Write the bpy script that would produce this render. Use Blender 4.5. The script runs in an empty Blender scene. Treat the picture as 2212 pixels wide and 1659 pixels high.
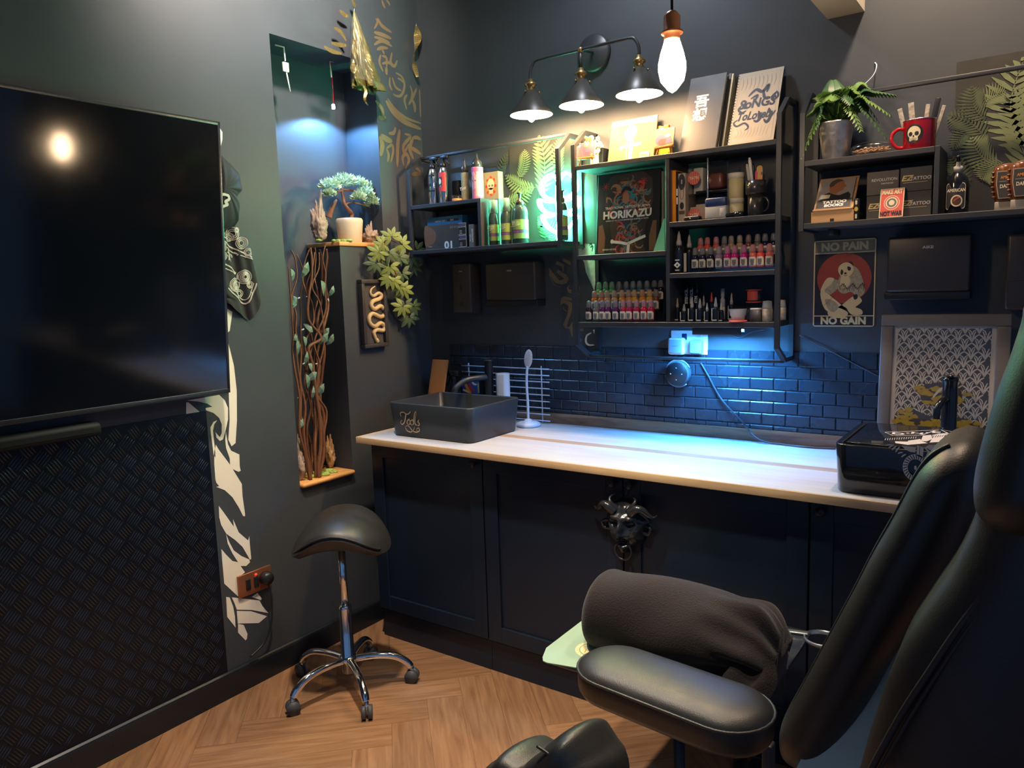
import bpy, bmesh, math, random
from mathutils import Vector, Matrix
S = bpy.context.scene
COL = S.collection
PI = math.pi
# ------------------------------------------------------------------ camera
FPX = 1641.76
CAM = Vector((2.46110, -2.78870, 1.49311))
RGT = Vector((0.81638935, 0.57664004, -0.03153882))
UPV = Vector((-0.04699346, 0.12076486, 0.99156838))
FWD = Vector((-0.57558670, 0.80802358, -0.12568946))
cd = bpy.data.cameras.new('camera')
cd.sensor_fit = 'HORIZONTAL'; cd.sensor_width = 36.0
cd.lens = FPX / 2212 * 36.0; cd.clip_start = 0.05; cd.clip_end = 50
cam = bpy.data.objects.new('camera', cd); COL.objects.link(cam)
m = Matrix((RGT, UPV, -FWD)).transposed().to_4x4(); m.translation = CAM
cam.matrix_world = m
S.camera = cam

def ray(px, py):
    return RGT * ((px - 1106) / FPX) + UPV * ((829.5 - py) / FPX) + FWD
def onA(px, py, x=0.0):
    r = ray(px, py); return CAM + r * ((x - CAM.x) / r.x)
def onB(px, py, y=0.0):
    r = ray(px, py); return CAM + r * ((y - CAM.y) / r.y)
def onZ(px, py, z=0.0):
    r = ray(px, py); return CAM + r * ((z - CAM.z) / r.z)
def pA(px, py, x=0.0):
    p = onA(px, py, x); return (p.y, p.z)
def pB(px, py, y=0.0):
    p = onB(px, py, y); return (p.x, p.z)
def zm(pts, ox, oy, sc):            # points read in an enlarged crop -> photo pixels
    return [(ox + a / sc, oy + b / sc) for a, b in pts]

# ------------------------------------------------------------------ materials
def lin(h):
    h = h.lstrip('#')
    out = []
    for i in (0, 2, 4):
        c = int(h[i:i + 2], 16) / 255
        out.append(c / 12.92 if c <= 0.04045 else ((c + 0.055) / 1.055) ** 2.4)
    return out
MATS = {}
def mat(name, col='808080', rough=0.5, metal=0.0, var=0.12, vs=18.0, bump=0.0, bs=120.0, alpha=1.0,
        emit=None, es=0.0, spec=0.5, coat=0.0, trans=0.0, sheen=0.0, rv=0.08, ior=1.45, two=None):
    if name in MATS: return MATS[name]
    c = lin(col) if isinstance(col, str) else list(col)
    M = bpy.data.materials.new(name); M.use_nodes = True
    nt = M.node_tree; n = nt.nodes; L = nt.links
    b = n['Principled BSDF']
    b.inputs['Metallic'].default_value = metal
    b.inputs['Specular IOR Level'].default_value = spec
    b.inputs['Coat Weight'].default_value = coat
    b.inputs['Transmission Weight'].default_value = trans
    b.inputs['Sheen Weight'].default_value = sheen
    b.inputs['IOR'].default_value = ior
    b.inputs['Alpha'].default_value = alpha
    tc = n.new('ShaderNodeTexCoord'); nz = n.new('ShaderNodeTexNoise')
    nz.inputs['Scale'].default_value = vs; nz.inputs['Detail'].default_value = 4
    L.new(tc.outputs['Object'], nz.inputs['Vector'])
    mx = n.new('ShaderNodeMix'); mx.data_type = 'RGBA'
    lo = [x * (1 - var) for x in c]; hi = [min(1, x * (1 + var)) for x in c]
    if two: hi = lin(two)
    mx.inputs[6].default_value = (*lo, 1); mx.inputs[7].default_value = (*hi, 1)
    L.new(nz.outputs['Fac'], mx.inputs[0]); L.new(mx.outputs[2], b.inputs['Base Color'])
    mr = n.new('ShaderNodeMapRange')
    mr.inputs['To Min'].default_value = max(0.0, rough - rv); mr.inputs['To Max'].default_value = min(1, rough + rv)
    L.new(nz.outputs['Fac'], mr.inputs['Value']); L.new(mr.outputs['Result'], b.inputs['Roughness'])
    if bump:
        nb = n.new('ShaderNodeTexNoise'); nb.inputs['Scale'].default_value = bs; nb.inputs['Detail'].default_value = 3
        L.new(tc.outputs['Object'], nb.inputs['Vector'])
        bp = n.new('ShaderNodeBump'); bp.inputs['Strength'].default_value = bump; bp.inputs['Distance'].default_value = 0.002
        L.new(nb.outputs['Fac'], bp.inputs['Height']); L.new(bp.outputs['Normal'], b.inputs['Normal'])
    if emit:
        b.inputs['Emission Color'].default_value = (*lin(emit), 1); b.inputs['Emission Strength'].default_value = es
    MATS[name] = M
    return M

def wood_mat(name, c1, c2, rough=0.45, scale=(1, 14, 14), rings=6.0):
    if name in MATS: return MATS[name]
    M = bpy.data.materials.new(name); M.use_nodes = True
    nt = M.node_tree; n = nt.nodes; L = nt.links; b = n['Principled BSDF']
    tc = n.new('ShaderNodeTexCoord'); mp = n.new('ShaderNodeMapping'); mp.inputs['Scale'].default_value = scale
    L.new(tc.outputs['Object'], mp.inputs['Vector'])
    nz = n.new('ShaderNodeTexNoise'); nz.inputs['Scale'].default_value = 3.0; nz.inputs['Detail'].default_value = 6; nz.inputs['Distortion'].default_value = 0.6
    L.new(mp.outputs['Vector'], nz.inputs['Vector'])
    rp = n.new('ShaderNodeValToRGB')
    rp.color_ramp.elements[0].position = 0.3; rp.color_ramp.elements[0].color = (*lin(c1), 1)
    rp.color_ramp.elements[1].position = 0.7; rp.color_ramp.elements[1].color = (*lin(c2), 1)
    L.new(nz.outputs['Fac'], rp.inputs['Fac']); L.new(rp.outputs['Color'], b.inputs['Base Color'])
    b.inputs['Roughness'].default_value = rough
    MATS[name] = M
    return M

def glass_mat(name, tint=(1, 1, 1), gloss=0.08, rough=0.03, milk=0.0):
    """thin clear sheet: mostly transparent, with a mirror-like surface reflection"""
    if name in MATS: return MATS[name]
    M = bpy.data.materials.new(name); M.use_nodes = True
    nt = M.node_tree; n = nt.nodes; L = nt.links; n.clear()
    out = n.new('ShaderNodeOutputMaterial'); tr = n.new('ShaderNodeBsdfTransparent'); gl = n.new('ShaderNodeBsdfGlossy'); mx = n.new('ShaderNodeMixShader')
    tr.inputs['Color'].default_value = (*tint, 1); gl.inputs['Roughness'].default_value = rough
    lw = n.new('ShaderNodeLayerWeight'); lw.inputs['Blend'].default_value = 0.25
    mr = n.new('ShaderNodeMapRange'); mr.inputs['To Min'].default_value = gloss; mr.inputs['To Max'].default_value = min(1, gloss + 0.5)
    L.new(lw.outputs['Facing'], mr.inputs['Value']); L.new(mr.outputs['Result'], mx.inputs[0])
    L.new(tr.outputs[0], mx.inputs[1]); L.new(gl.outputs[0], mx.inputs[2]); L.new(mx.outputs[0], out.inputs['Surface'])
    MATS[name] = M
    return M

# ------------------------------------------------------------------ mesh builder
_txt = {}
def text_geo(s, bold=0.0):
    k = (s, bold)
    if k not in _txt:
        c = bpy.data.curves.new('lettering', 'FONT'); c.body = s; c.offset = bold; c.resolution_u = 3
        o = bpy.data.objects.new('lettering', c); COL.objects.link(o)
        dg = bpy.context.evaluated_depsgraph_get()
        me = bpy.data.meshes.new_from_object(o.evaluated_get(dg))
        vs = [(v.co.x, v.co.y) for v in me.vertices]; fs = [tuple(p.vertices) for p in me.polygons]
        bpy.data.objects.remove(o); bpy.data.meshes.remove(me); bpy.data.curves.remove(c)
        _txt[k] = (vs, fs)
    return _txt[k]

def spline(pts, n=6, closed=False):
    """Catmull-Rom through points of any dimension."""
    P = [tuple(p) for p in pts]
    if len(P) < 3 and not closed: return P
    out = []; N = len(P)
    rng = range(N) if closed else range(N - 1)
    for i in rng:
        if closed: p0, p1, p2, p3 = P[(i - 1) % N], P[i], P[(i + 1) % N], P[(i + 2) % N]
        else: p0, p1, p2, p3 = P[max(i - 1, 0)], P[i], P[i + 1], P[min(i + 2, N - 1)]
        for k in range(n):
            t = k / n; t2 = t * t; t3 = t2 * t
            out.append(tuple(0.5 * (2 * b + (-a + c) * t + (2 * a - 5 * b + 4 * c - d) * t2 + (-a + 3 * b - 3 * c + d) * t3)
                             for a, b, c, d in zip(p0, p1, p2, p3)))
    if not closed: out.append(P[-1])
    return out

def circ(cx, cy, rx, ry=None, n=20, a0=0.0):
    ry = rx if ry is None else ry
    return [(cx + rx * math.cos(a0 + 2 * PI * i / n), cy + ry * math.sin(a0 + 2 * PI * i / n)) for i in range(n)]
def rrect(u0, u1, v0, v1, r, n=4):
    out = []
    for cx, cy, a in ((u1 - r, v0 + r, -PI / 2), (u1 - r, v1 - r, 0), (u0 + r, v1 - r, PI / 2), (u0 + r, v0 + r, PI)):
        for i in range(n + 1):
            t = a + PI / 2 * i / n
            out.append((cx + r * math.cos(t), cy + r * math.sin(t)))
    return out

def FB(y=0.0):      # frame on the back wall: u = x, v = z, w = towards the room
    return Matrix(((1, 0, 0, 0), (0, 0, -1, y), (0, 1, 0, 0), (0, 0, 0, 1)))
def FA(x=0.0):      # frame on the left wall: u = y, v = z, w = towards the room
    return Matrix(((0, 0, 1, x), (1, 0, 0, 0), (0, 1, 0, 0), (0, 0, 0, 1)))
def frame(o, u, v):
    u = Vector(u).normalized(); w = u.cross(Vector(v)).normalized(); v = w.cross(u)
    M = Matrix((u, v, w)).transposed().to_4x4(); M.translation = Vector(o); return M

WM = {}
class MB:
    def __init__(s, M=None):
        s.v = []; s.f = []; s.mi = []; s.sm = []; s.mats = []; s.M = M.copy() if M else Matrix.Identity(4); s.uv = None
    def add(s, vs, fs, m, smooth=False):
        if m not in s.mats: s.mats.append(m)
        k = s.mats.index(m); o = len(s.v)
        s.v += [s.M @ Vector(p) for p in vs]
        for f in fs:
            s.f.append(tuple(o + i for i in f)); s.mi.append(k); s.sm.append(smooth)
        return s
    def box(s, x0, x1, y0, y1, z0, z1, m, bev=0.0, seg=2):
        x0, x1 = min(x0, x1), max(x0, x1); y0, y1 = min(y0, y1), max(y0, y1); z0, z1 = min(z0, z1), max(z0, z1)
        if bev <= 0:
            vs = [(x, y, z) for z in (z0, z1) for y in (y0, y1) for x in (x0, x1)]
            return s.add(vs, [(0, 2, 3, 1), (4, 5, 7, 6), (0, 1, 5, 4), (2, 6, 7, 3), (0, 4, 6, 2), (1, 3, 7, 5)], m)
        bm = bmesh.new(); bmesh.ops.create_cube(bm, size=1)
        for v in bm.verts:
            v.co = Vector(((x0 + x1) / 2 + v.co.x * (x1 - x0), (y0 + y1) / 2 + v.co.y * (y1 - y0), (z0 + z1) / 2 + v.co.z * (z1 - z0)))
        bev = min(bev, 0.48 * min(x1 - x0, y1 - y0, z1 - z0))
        bmesh.ops.bevel(bm, geom=bm.edges[:], offset=bev, segments=seg, affect='EDGES', profile=0.5)
        bm.verts.index_update()
        s.add([v.co[:] for v in bm.verts], [tuple(v.index for v in f.verts) for f in bm.faces], m, seg > 1); bm.free(); return s
    def lathe(s, prof, m, n=20, c=(0, 0, 0), smooth=True, cap=True):
        vs = []; fs = []
        for r, z in prof:
            for i in range(n):
                a = 2 * PI * i / n; vs.append((c[0] + r * math.cos(a), c[1] + r * math.sin(a), c[2] + z))
        for j in range(len(prof) - 1):
            for i in range(n):
                a = j * n + i; b = j * n + (i + 1) % n
                fs.append((a, b, b + n, a + n))
        if cap:
            if prof[0][0] > 1e-5: fs.append(tuple(range(n - 1, -1, -1)))
            if prof[-1][0] > 1e-5: fs.append(tuple(range((len(prof) - 1) * n, len(prof) * n)))
        return s.add(vs, fs, m, smooth)
    def cyl(s, a, b, r, m, n=14, r2=None):
        return s.tube([a, b], [r, r if r2 is None else r2], m, n)
    def tube(s, pts, r, m, n=8, closed=False, cap=True, smooth=True, flat=1.0, up=None):
        P = [Vector(p) for p in pts]; N = len(P)
        R = r if isinstance(r, (list, tuple)) else [r] * N
        vs = []; fs = []; u = Vector(up) if up else None
        for i in range(N):
            if closed: t = P[(i + 1) % N] - P[i - 1]
            else: t = P[min(i + 1, N - 1)] - P[max(i - 1, 0)]
            if t.length < 1e-9: t = Vector((0, 0, 1))
            t.normalize()
            if u is None: u = Vector((0, 0, 1)) if abs(t.z) < 0.9 else Vector((1, 0, 0))
            q = u - t * u.dot(t)
            if q.length < 1e-6: q = Vector((0.3, 0.9, 0.1)) - t * 0.3
            q.normalize(); u = q; w = t.cross(q)
            for k in range(n):
                a = 2 * PI * k / n
                vs.append(P[i] + (q * math.cos(a) * flat + w * math.sin(a)) * R[i])
        for i in range(N if closed else N - 1):
            j = (i + 1) % N
            for k in range(n):
                l = (k + 1) % n
                fs.append((i * n + k, i * n + l, j * n + l, j * n + k))
        if cap and not closed:
            fs.append(tuple(range(n - 1, -1, -1))); fs.append(tuple(range((N - 1) * n, N * n)))
        return s.add(vs, fs, m, smooth)
    def prism(s, poly, w0, w1, m, smooth=False):
        n = len(poly)
        a = sum(poly[i][0] * poly[(i + 1) % n][1] - poly[(i + 1) % n][0] * poly[i][1] for i in range(n))
        if a < 0: poly = poly[::-1]
        vs = [(p[0], p[1], w0) for p in poly] + [(p[0], p[1], w1) for p in poly]
        fs = [tuple(range(n - 1, -1, -1)), tuple(range(n, 2 * n))] + [(i, (i + 1) % n, n + (i + 1) % n, n + i) for i in range(n)]
        return s.add(vs, fs, m, smooth)
    def flat(s, poly, w, m):
        n = len(poly)
        a = sum(poly[i][0] * poly[(i + 1) % n][1] - poly[(i + 1) % n][0] * poly[i][1] for i in range(n))
        if a < 0: poly = poly[::-1]
        return s.add([(p[0], p[1], w) for p in poly], [tuple(range(n))], m)
    def rect(s, u0, u1, v0, v1, w, m):
        return s.flat([(u0, v0), (u1, v0), (u1, v1), (u0, v1)], w, m)
    def stroke(s, pts, wd, w, m, n=6, taper=True, closed=False):
        """brush stroke of varying width lying in the frame plane"""
        P = spline(pts, n, closed); N = len(P)
        vs = []; fs = []
        for i, p in enumerate(P):
            a = P[(i - 1) % N] if closed else P[max(i - 1, 0)]; b = P[(i + 1) % N] if closed else P[min(i + 1, N - 1)]
            dx, dy = b[0] - a[0], b[1] - a[1]; l = math.hypot(dx, dy) or 1e-9
            t = i / max(N - 1, 1)
            if isinstance(wd, (list, tuple)):
                q = t * (len(wd) - 1); k = min(int(q), len(wd) - 2); h = wd[k] + (wd[k + 1] - wd[k]) * (q - k)
            else: h = wd * ((0.25 + 0.75 * math.sin(PI * min(1, max(0, t))) ** 0.6) if taper else 1)
            nx, ny = -dy / l * h / 2, dx / l * h / 2
            vs += [(p[0] - nx, p[1] - ny, w), (p[0] + nx, p[1] + ny, w)]
        for i in range(N if closed else N - 1):
            j = (i + 1) % N
            fs.append((2 * i, 2 * j, 2 * j + 1, 2 * i + 1))
        return s.add(vs, fs, m)
    def text(s, t, h, u, v, w, m, al='C', bold=0.0, sx=1.0, shear=0.0, rot=0.0):
        vs, fs = text_geo(t, bold); k = h / 0.72
        if not vs: return s
        x0 = min(p[0] for p in vs); x1 = max(p[0] for p in vs)
        ox = {'C': (x0 + x1) / 2, 'L': x0, 'R': x1}[al]
        ca, sa = math.cos(rot), math.sin(rot); out = []
        for x, y in vs:
            a = (x - ox) * k * sx + y * k * shear; b = y * k
            out.append((u + a * ca - b * sa, v + a * sa + b * ca, w))
        return s.add(out, fs, m)
    def ell(s, c, r, m, n=16, k=10, smooth=True):
        r = (r, r, r) if isinstance(r, (int, float)) else r
        prof = []
        vs = [(c[0], c[1], c[2] - r[2])]; fs = []
        for j in range(1, k):
            a = -PI / 2 + PI * j / k
            for i in range(n):
                b = 2 * PI * i / n
                vs.append((c[0] + r[0] * math.cos(a) * math.cos(b), c[1] + r[1] * math.cos(a) * math.sin(b), c[2] + r[2] * math.sin(a)))
        vs.append((c[0], c[1], c[2] + r[2]))
        for i in range(n): fs.append((0, 1 + (i + 1) % n, 1 + i))
        for j in range(k - 2):
            for i in range(n):
                a = 1 + j * n + i; b = 1 + j * n + (i + 1) % n
                fs.append((a, b, b + n, a + n))
        e = 1 + (k - 2) * n
        for i in range(n): fs.append((e + i, e + (i + 1) % n, len(vs) - 1))
        return s.add(vs, fs, m, smooth)
    def grid(s, fn, nu, nv, m, smooth=True, wrap_u=False):
        vs = [fn(i / (nu if wrap_u else nu - 1), j / (nv - 1)) for j in range(nv) for i in range(nu)]
        fs = []
        for j in range(nv - 1):
            for i in range(nu if wrap_u else nu - 1):
                a = j * nu + i; b = j * nu + (i + 1) % nu
                fs.append((a, b, b + nu, a + nu))
        return s.add(vs, fs, m, smooth)
    def build(s, name, parent=None, origin=None, fix=False):
        me = bpy.data.meshes.new(name)
        if parent is not None:
            I = WM.get(parent.name, Matrix.Identity(4)).inverted(); vs = [I @ p for p in s.v]; loc = None
            if parent.parent is not None or parent.type == 'MESH':
                pass
        else:
            if origin is None:
                xs = [p.x for p in s.v]; ys = [p.y for p in s.v]; zs = [p.z for p in s.v]
                origin = Vector(((min(xs) + max(xs)) / 2, (min(ys) + max(ys)) / 2, min(zs)))
            loc = Vector(origin); vs = [p - loc for p in s.v]
        me.from_pydata([p[:] for p in vs], [], s.f)
        for mt in s.mats: me.materials.append(mt)
        me.polygons.foreach_set('material_index', s.mi); me.polygons.foreach_set('use_smooth', s.sm)
        if fix:
            bm = bmesh.new(); bm.from_mesh(me); bmesh.ops.recalc_face_normals(bm, faces=bm.faces[:]); bm.to_mesh(me); bm.free()
        me.update()
        o = bpy.data.objects.new(name, me); COL.objects.link(o)
        if parent is not None:
            o.parent = parent; WM[o.name] = WM.get(parent.name, Matrix.Identity(4))
        else:
            o.location = loc; WM[o.name] = Matrix.Translation(loc)
        return o

def tag(o, label, cat, group=None, kind=None):
    o['label'] = label; o['category'] = cat
    if group: o['group'] = group
    if kind: o['kind'] = kind
    return o
def thing(name, label, cat, loc=(0, 0, 0), group=None):
    o = bpy.data.objects.new(name, None); COL.objects.link(o); o.empty_display_size = 0.05
    o.location = Vector(loc); WM[o.name] = Matrix.Translation(Vector(loc))
    return tag(o, label, cat, group)
def struct(o):
    o['kind'] = 'structure'; return o
def dup(root, loc, label, rotz=None, group=None):
    r = root.copy(); COL.objects.link(r); r.location = Vector(loc); r['label'] = label
    if group: r['group'] = group
    if rotz is not None: r.rotation_euler = (0, 0, rotz)
    for ch in list(root.children):
        c = ch.copy(); COL.objects.link(c); c.parent = r
        for g in list(ch.children):
            d = g.copy(); COL.objects.link(d); d.parent = c
    return r
def remat(o, i, m):
    o.material_slots[i].link = 'OBJECT'; o.material_slots[i].material = m
def kid(root, stem):
    return [c for c in root.children if c.name.split('.')[0] == stem]
ORD = ['first', 'second', 'third', 'fourth', 'fifth', 'sixth', 'seventh', 'eighth', 'ninth', 'tenth', 'eleventh', 'twelfth']
R = random.Random(7)
# ------------------------------------------------------------------ shared materials
m_wall = mat('charcoal_wall_paint', (0.047, 0.055, 0.065), 0.55, var=0.10, vs=6, bump=0.06, bs=260)
m_black = mat('black_plastic', (0.012, 0.014, 0.018), 0.38)
m_satin = mat('black_satin_metal', (0.026, 0.030, 0.036), 0.42, metal=0.0, spec=0.6)
m_board = mat('black_stained_board', (0.032, 0.034, 0.039), 0.5)
m_cab = mat('black_cabinet_paint', (0.007, 0.015, 0.030), 0.36, var=0.15, vs=8)
m_gloss = mat('black_glazed_ceramic', (0.010, 0.012, 0.017), 0.13, coat=0.3)
m_matte_sink = mat('matt_black_ceramic', (0.020, 0.025, 0.031), 0.42)
m_white = mat('white_paint', 'e9e4da', 0.5, var=0.05)
m_cream = mat('cream_print', 'e6d6ad', 0.55, var=0.06)
m_gold = mat('gold_vinyl', (0.22, 0.155, 0.085), 0.42, metal=0.25, var=0.15)
m_foil = mat('gold_foil', (0.62, 0.44, 0.16), 0.28, metal=0.85, var=0.2, vs=40)
m_brass = mat('aged_brass', (0.40, 0.27, 0.12), 0.34, metal=0.9)
m_chrome = mat('polished_chrome', (0.82, 0.82, 0.83), 0.09, metal=1.0, var=0.02)
m_steel = mat('brushed_steel', (0.62, 0.63, 0.66), 0.28, metal=1.0)
m_leather = mat('black_leather', (0.018, 0.018, 0.018), 0.44, bump=0.22, bs=420, var=0.2, spec=0.75)
m_clear = glass_mat('clear_acrylic', (.93, .96, .97), .06, .06)
m_frost = mat('frosted_plastic', (0.62, 0.63, 0.61), 0.35, alpha=0.62, var=0.04)
m_oak = wood_mat('pale_oak', 'b07f4e', 'd9ab74')
m_red = mat('red_enamel', (0.55, 0.012, 0.02), 0.18, coat=0.4)
m_wirew = mat('white_coated_wire', 'c9d2e2', 0.35)

# ------------------------------------------------------------------ setting: walls, floor, ceiling
S1, S2, S3 = -0.840, -0.552, -0.290      # opening in the left wall: near edge, half wall edge, far jamb
NZ0, NZS, NZ1 = 0.710, 1.690, 2.474
b = MB()
b.box(-0.2, 0, -4.2, S1, 0, 3.0, m_wall)
b.box(-0.2, 0, S1, S3, 0, NZ0, m_wall)
b.box(-0.2, 0, S2, S3, NZ0, NZS, m_wall)
b.box(-0.2, 0, S1, S3, NZ1, 3.0, m_wall)
b.box(-0.2, 0, S3, 0.0, 0, 3.0, m_wall)
b.box(-0.26, -0.2, -4.2, 0.0, 0, 3.0, m_wall)
struct(b.build('wall_left'))
b = MB(); b.box(-0.26, 4.4, 0.0, 0.12, 0, 3.0, m_wall)
struct(b.build('wall_back'))
m_ceil = mat('grey_ceiling_paint', (0.16, 0.155, 0.15), 0.7)
b = MB(); b.box(-0.26, 4.4, -4.2, 0.12, 3.0, 3.08, m_ceil)
struct(b.build('ceiling'))
# boxed beam running out from the back wall
m_beam = mat('cream_beam_paint', 'cfc3ad', 0.6)
b = MB(); b.box(1.808, 1.921, -4.2, 0.0, 2.343, 3.0, m_beam)
struct(b.build('trim_1'))
# floor: oak herringbone, every plank its own face so that tone varies plank by plank
def floor_mat():
    M = bpy.data.materials.new('oak_herringbone_vinyl'); M.use_nodes = True
    nt = M.node_tree; n = nt.nodes; L = nt.links; bs = n['Principled BSDF']
    uv = n.new('ShaderNodeUVMap'); uv.uv_map = 'grain'
    mp = n.new('ShaderNodeMapping'); mp.inputs['Scale'].default_value = (2.2, 26, 1)
    L.new(uv.outputs['UV'], mp.inputs['Vector'])
    nz = n.new('ShaderNodeTexNoise'); nz.inputs['Scale'].default_value = 2.0; nz.inputs['Detail'].default_value = 7; nz.inputs['Distortion'].default_value = 0.8
    L.new(mp.outputs['Vector'], nz.inputs['Vector'])
    g = n.new('ShaderNodeNewGeometry')
    rp = n.new('ShaderNodeValToRGB'); e = rp.color_ramp.elements
    e[0].position = 0.28; e[0].color = (*lin('7d5a40'), 1); e[1].position = 0.80; e[1].color = (*lin('a67f5c'), 1)
    L.new(nz.outputs['Fac'], rp.inputs['Fac'])
    hs = n.new('ShaderNodeHueSaturation')
    mr = n.new('ShaderNodeMapRange'); mr.inputs['To Min'].default_value = 0.88; mr.inputs['To Max'].default_value = 1.10
    L.new(g.outputs['Random Per Island'], mr.inputs['Value']); L.new(mr.outputs['Result'], hs.inputs['Value'])
    L.new(rp.outputs['Color'], hs.inputs['Color']); L.new(hs.outputs['Color'], bs.inputs['Base Color'])
    r2 = n.new('ShaderNodeMapRange'); r2.inputs['To Min'].default_value = 0.26; r2.inputs['To Max'].default_value = 0.42
    L.new(nz.outputs['Fac'], r2.inputs['Value']); L.new(r2.outputs['Result'], bs.inputs['Roughness'])
    bp = n.new('ShaderNodeBump'); bp.inputs['Strength'].default_value = 0.12; bp.inputs['Distance'].default_value = 0.002
    L.new(nz.outputs['Fac'], bp.inputs['Height']); L.new(bp.outputs['Normal'], bs.inputs['Normal'])
    return M
def make_floor():
    m = floor_mat(); PW = 0.130; N = 5; PL = PW * N; g = 0.0004; ca = math.cos(PI / 4)
    # herringbone on a cell grid: cell (i, j) belongs to a horizontal or a vertical plank
    vs = []; fs = []; uvs = []
    def put(i0, j0, li, lj):
        p0, p1, q0, q1 = i0 * PW + g, (i0 + li) * PW - g, j0 * PW + g, (j0 + lj) * PW - g
        quad = [(p0, q0), (p1, q0), (p1, q1), (p0, q1)]
        P = [((p - q) * ca + 1.2, (p + q) * ca - 1.4) for p, q in quad]
        if all(x < -0.25 for x, y in P) or all(x > 4.5 for x, y in P) or all(y < -4.25 for x, y in P) or all(y > 0.12 for x, y in P): return
        k = len(vs); vs.extend([(x, y, 0.0) for x, y in P]); fs.append((k, k + 1, k + 2, k + 3))
        ou, ov = R.random() * 9, R.random() * 9
        for p, q in quad: uvs.append((ou + p - p0, ov + q - q0) if li > lj else (ou + q - q0, ov + p - p0))
    for j in range(-50, 50):
        for c in range(-12, 12):
            put(j + c * 2 * N, j, N, 1)                 # along p
            put(j + c * 2 * N + N, j - N + 1, 1, N)     # along q, butting against its end
    k = len(vs); vs += [(-.25, -4.2, -.004), (4.4, -4.2, -.004), (4.4, .12, -.004), (-.25, .12, -.004)]; fs.append((k, k + 1, k + 2, k + 3)); uvs += [(0, 0)] * 4
    me = bpy.data.meshes.new('floor'); me.from_pydata(vs, [], fs); me.materials.append(m); me.materials.append(mat('dark_floor_joint', (.07, .04, .025), .8)); me.polygons[len(fs) - 1].material_index = 1
    ul = me.uv_layers.new(name='grain')
    for k, c in enumerate(uvs): ul.data[k].uv = c
    o = bpy.data.objects.new('floor', me); COL.objects.link(o); return o
struct(make_floor())
# baseboard on the left wall
m_base = mat('black_skirting_gloss', (0.012, 0.015, 0.02), 0.3)
b = MB()
b.box(0, 0.016, -4.2, 0.0, 0, 0.088, m_base)
b.M = Matrix(((1, 0, 0, 0), (0, 0, -1, 0), (0, 1, 0, 0), (0, 0, 0, 1)))
b.prism([(0, 0.086), (0.016, 0.086), (0.013, 0.095), (0.006, 0.100), (0, 0.100)], 0, 4.2, m_base)
struct(b.build('baseboard_left'))
# tiled splashback, brick bond, bevelled tiles
m_tile = mat('black_metro_tile', (0.024, 0.033, 0.048), 0.27, var=0.2, vs=9)
b = MB(FB(0.0))
TP, TW = 0.04358, 0.0861
for k in range(8):
    z0 = 1.1356 + TP * (1 - k); z1 = z0 + (TP if k else 0.057)
    x = 0.9155 - 12 * TW + (0 if k % 2 else TW / 2)
    while x < 3.2:
        u0, u1 = max(x, 0.121) + 0.0007, x + TW - 0.0007
        if u1 > 0.125 and z0 > 0.85:
            c0, c1, e = z0 + 0.0007, z1 - 0.0007, 0.0035
            vs = [(u0, c0, 0), (u1, c0, 0), (u1, c1, 0), (u0, c1, 0), (u0, c0, 0.004), (u1, c0, 0.004), (u1, c1, 0.004), (u0, c1, 0.004),
                  (u0 + e, c0 + e, 0.0065), (u1 - e, c0 + e, 0.0065), (u1 - e, c1 - e, 0.0065), (u0 + e, c1 - e, 0.0065)]
            fs = [(0, 1, 5, 4), (1, 2, 6, 5), (2, 3, 7, 6), (3, 0, 4, 7), (4, 5, 9, 8), (5, 6, 10, 9), (6, 7, 11, 10), (7, 4, 8, 11), (8, 9, 10, 11)]
            b.add(vs, fs, m_tile)
        x += TW
struct(b.build('trim_2'))
# ------------------------------------------------------------------ worktop, upstand, cabinets
m_top = wood_mat('pale_worktop_laminate', 'adafb4', 'bec0c4', 0.38, (1, 8, 8))
m_topedge = wood_mat('worktop_edge_oak', 'c9a579', 'dcbb91', 0.5, (2, 20, 20))
m_stripe = wood_mat('worktop_stave_brown', '9a8068', 'b0967c', 0.4, (1, 12, 12))
CX1 = 3.3
t = thing('worktop', 'long pale wood-look worktop running along the tiled wall', 'worktop', (1.7, -0.33, 0.8725))
b = MB(); b.box(0.123, CX1, -0.638, -0.002, 0.8725, 0.8995, m_topedge, 0.002); b.build('slab', t)
b = MB()
for y0, y1, mm in ((-0.636, -0.365, m_top), (-0.365, -0.318, m_stripe), (-0.318, -0.003, m_top)):
    b.box(0.140, CX1 - 0.002, y0, y1, 0.8990, 0.9000, mm)
b.build('laminate_surface', t)
m_ups = wood_mat('brown_oak_upstand', '6d5140', 'a78a70', 0.5, (1.5, 16, 16))
b = MB(); b.box(0.125, CX1, -0.020, -0.0068, 0.9002, 0.9443, m_ups, 0.002)
tag(b.build('upstand'), 'narrow brown oak upstand strip along the back of the worktop', 'upstand')

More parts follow.
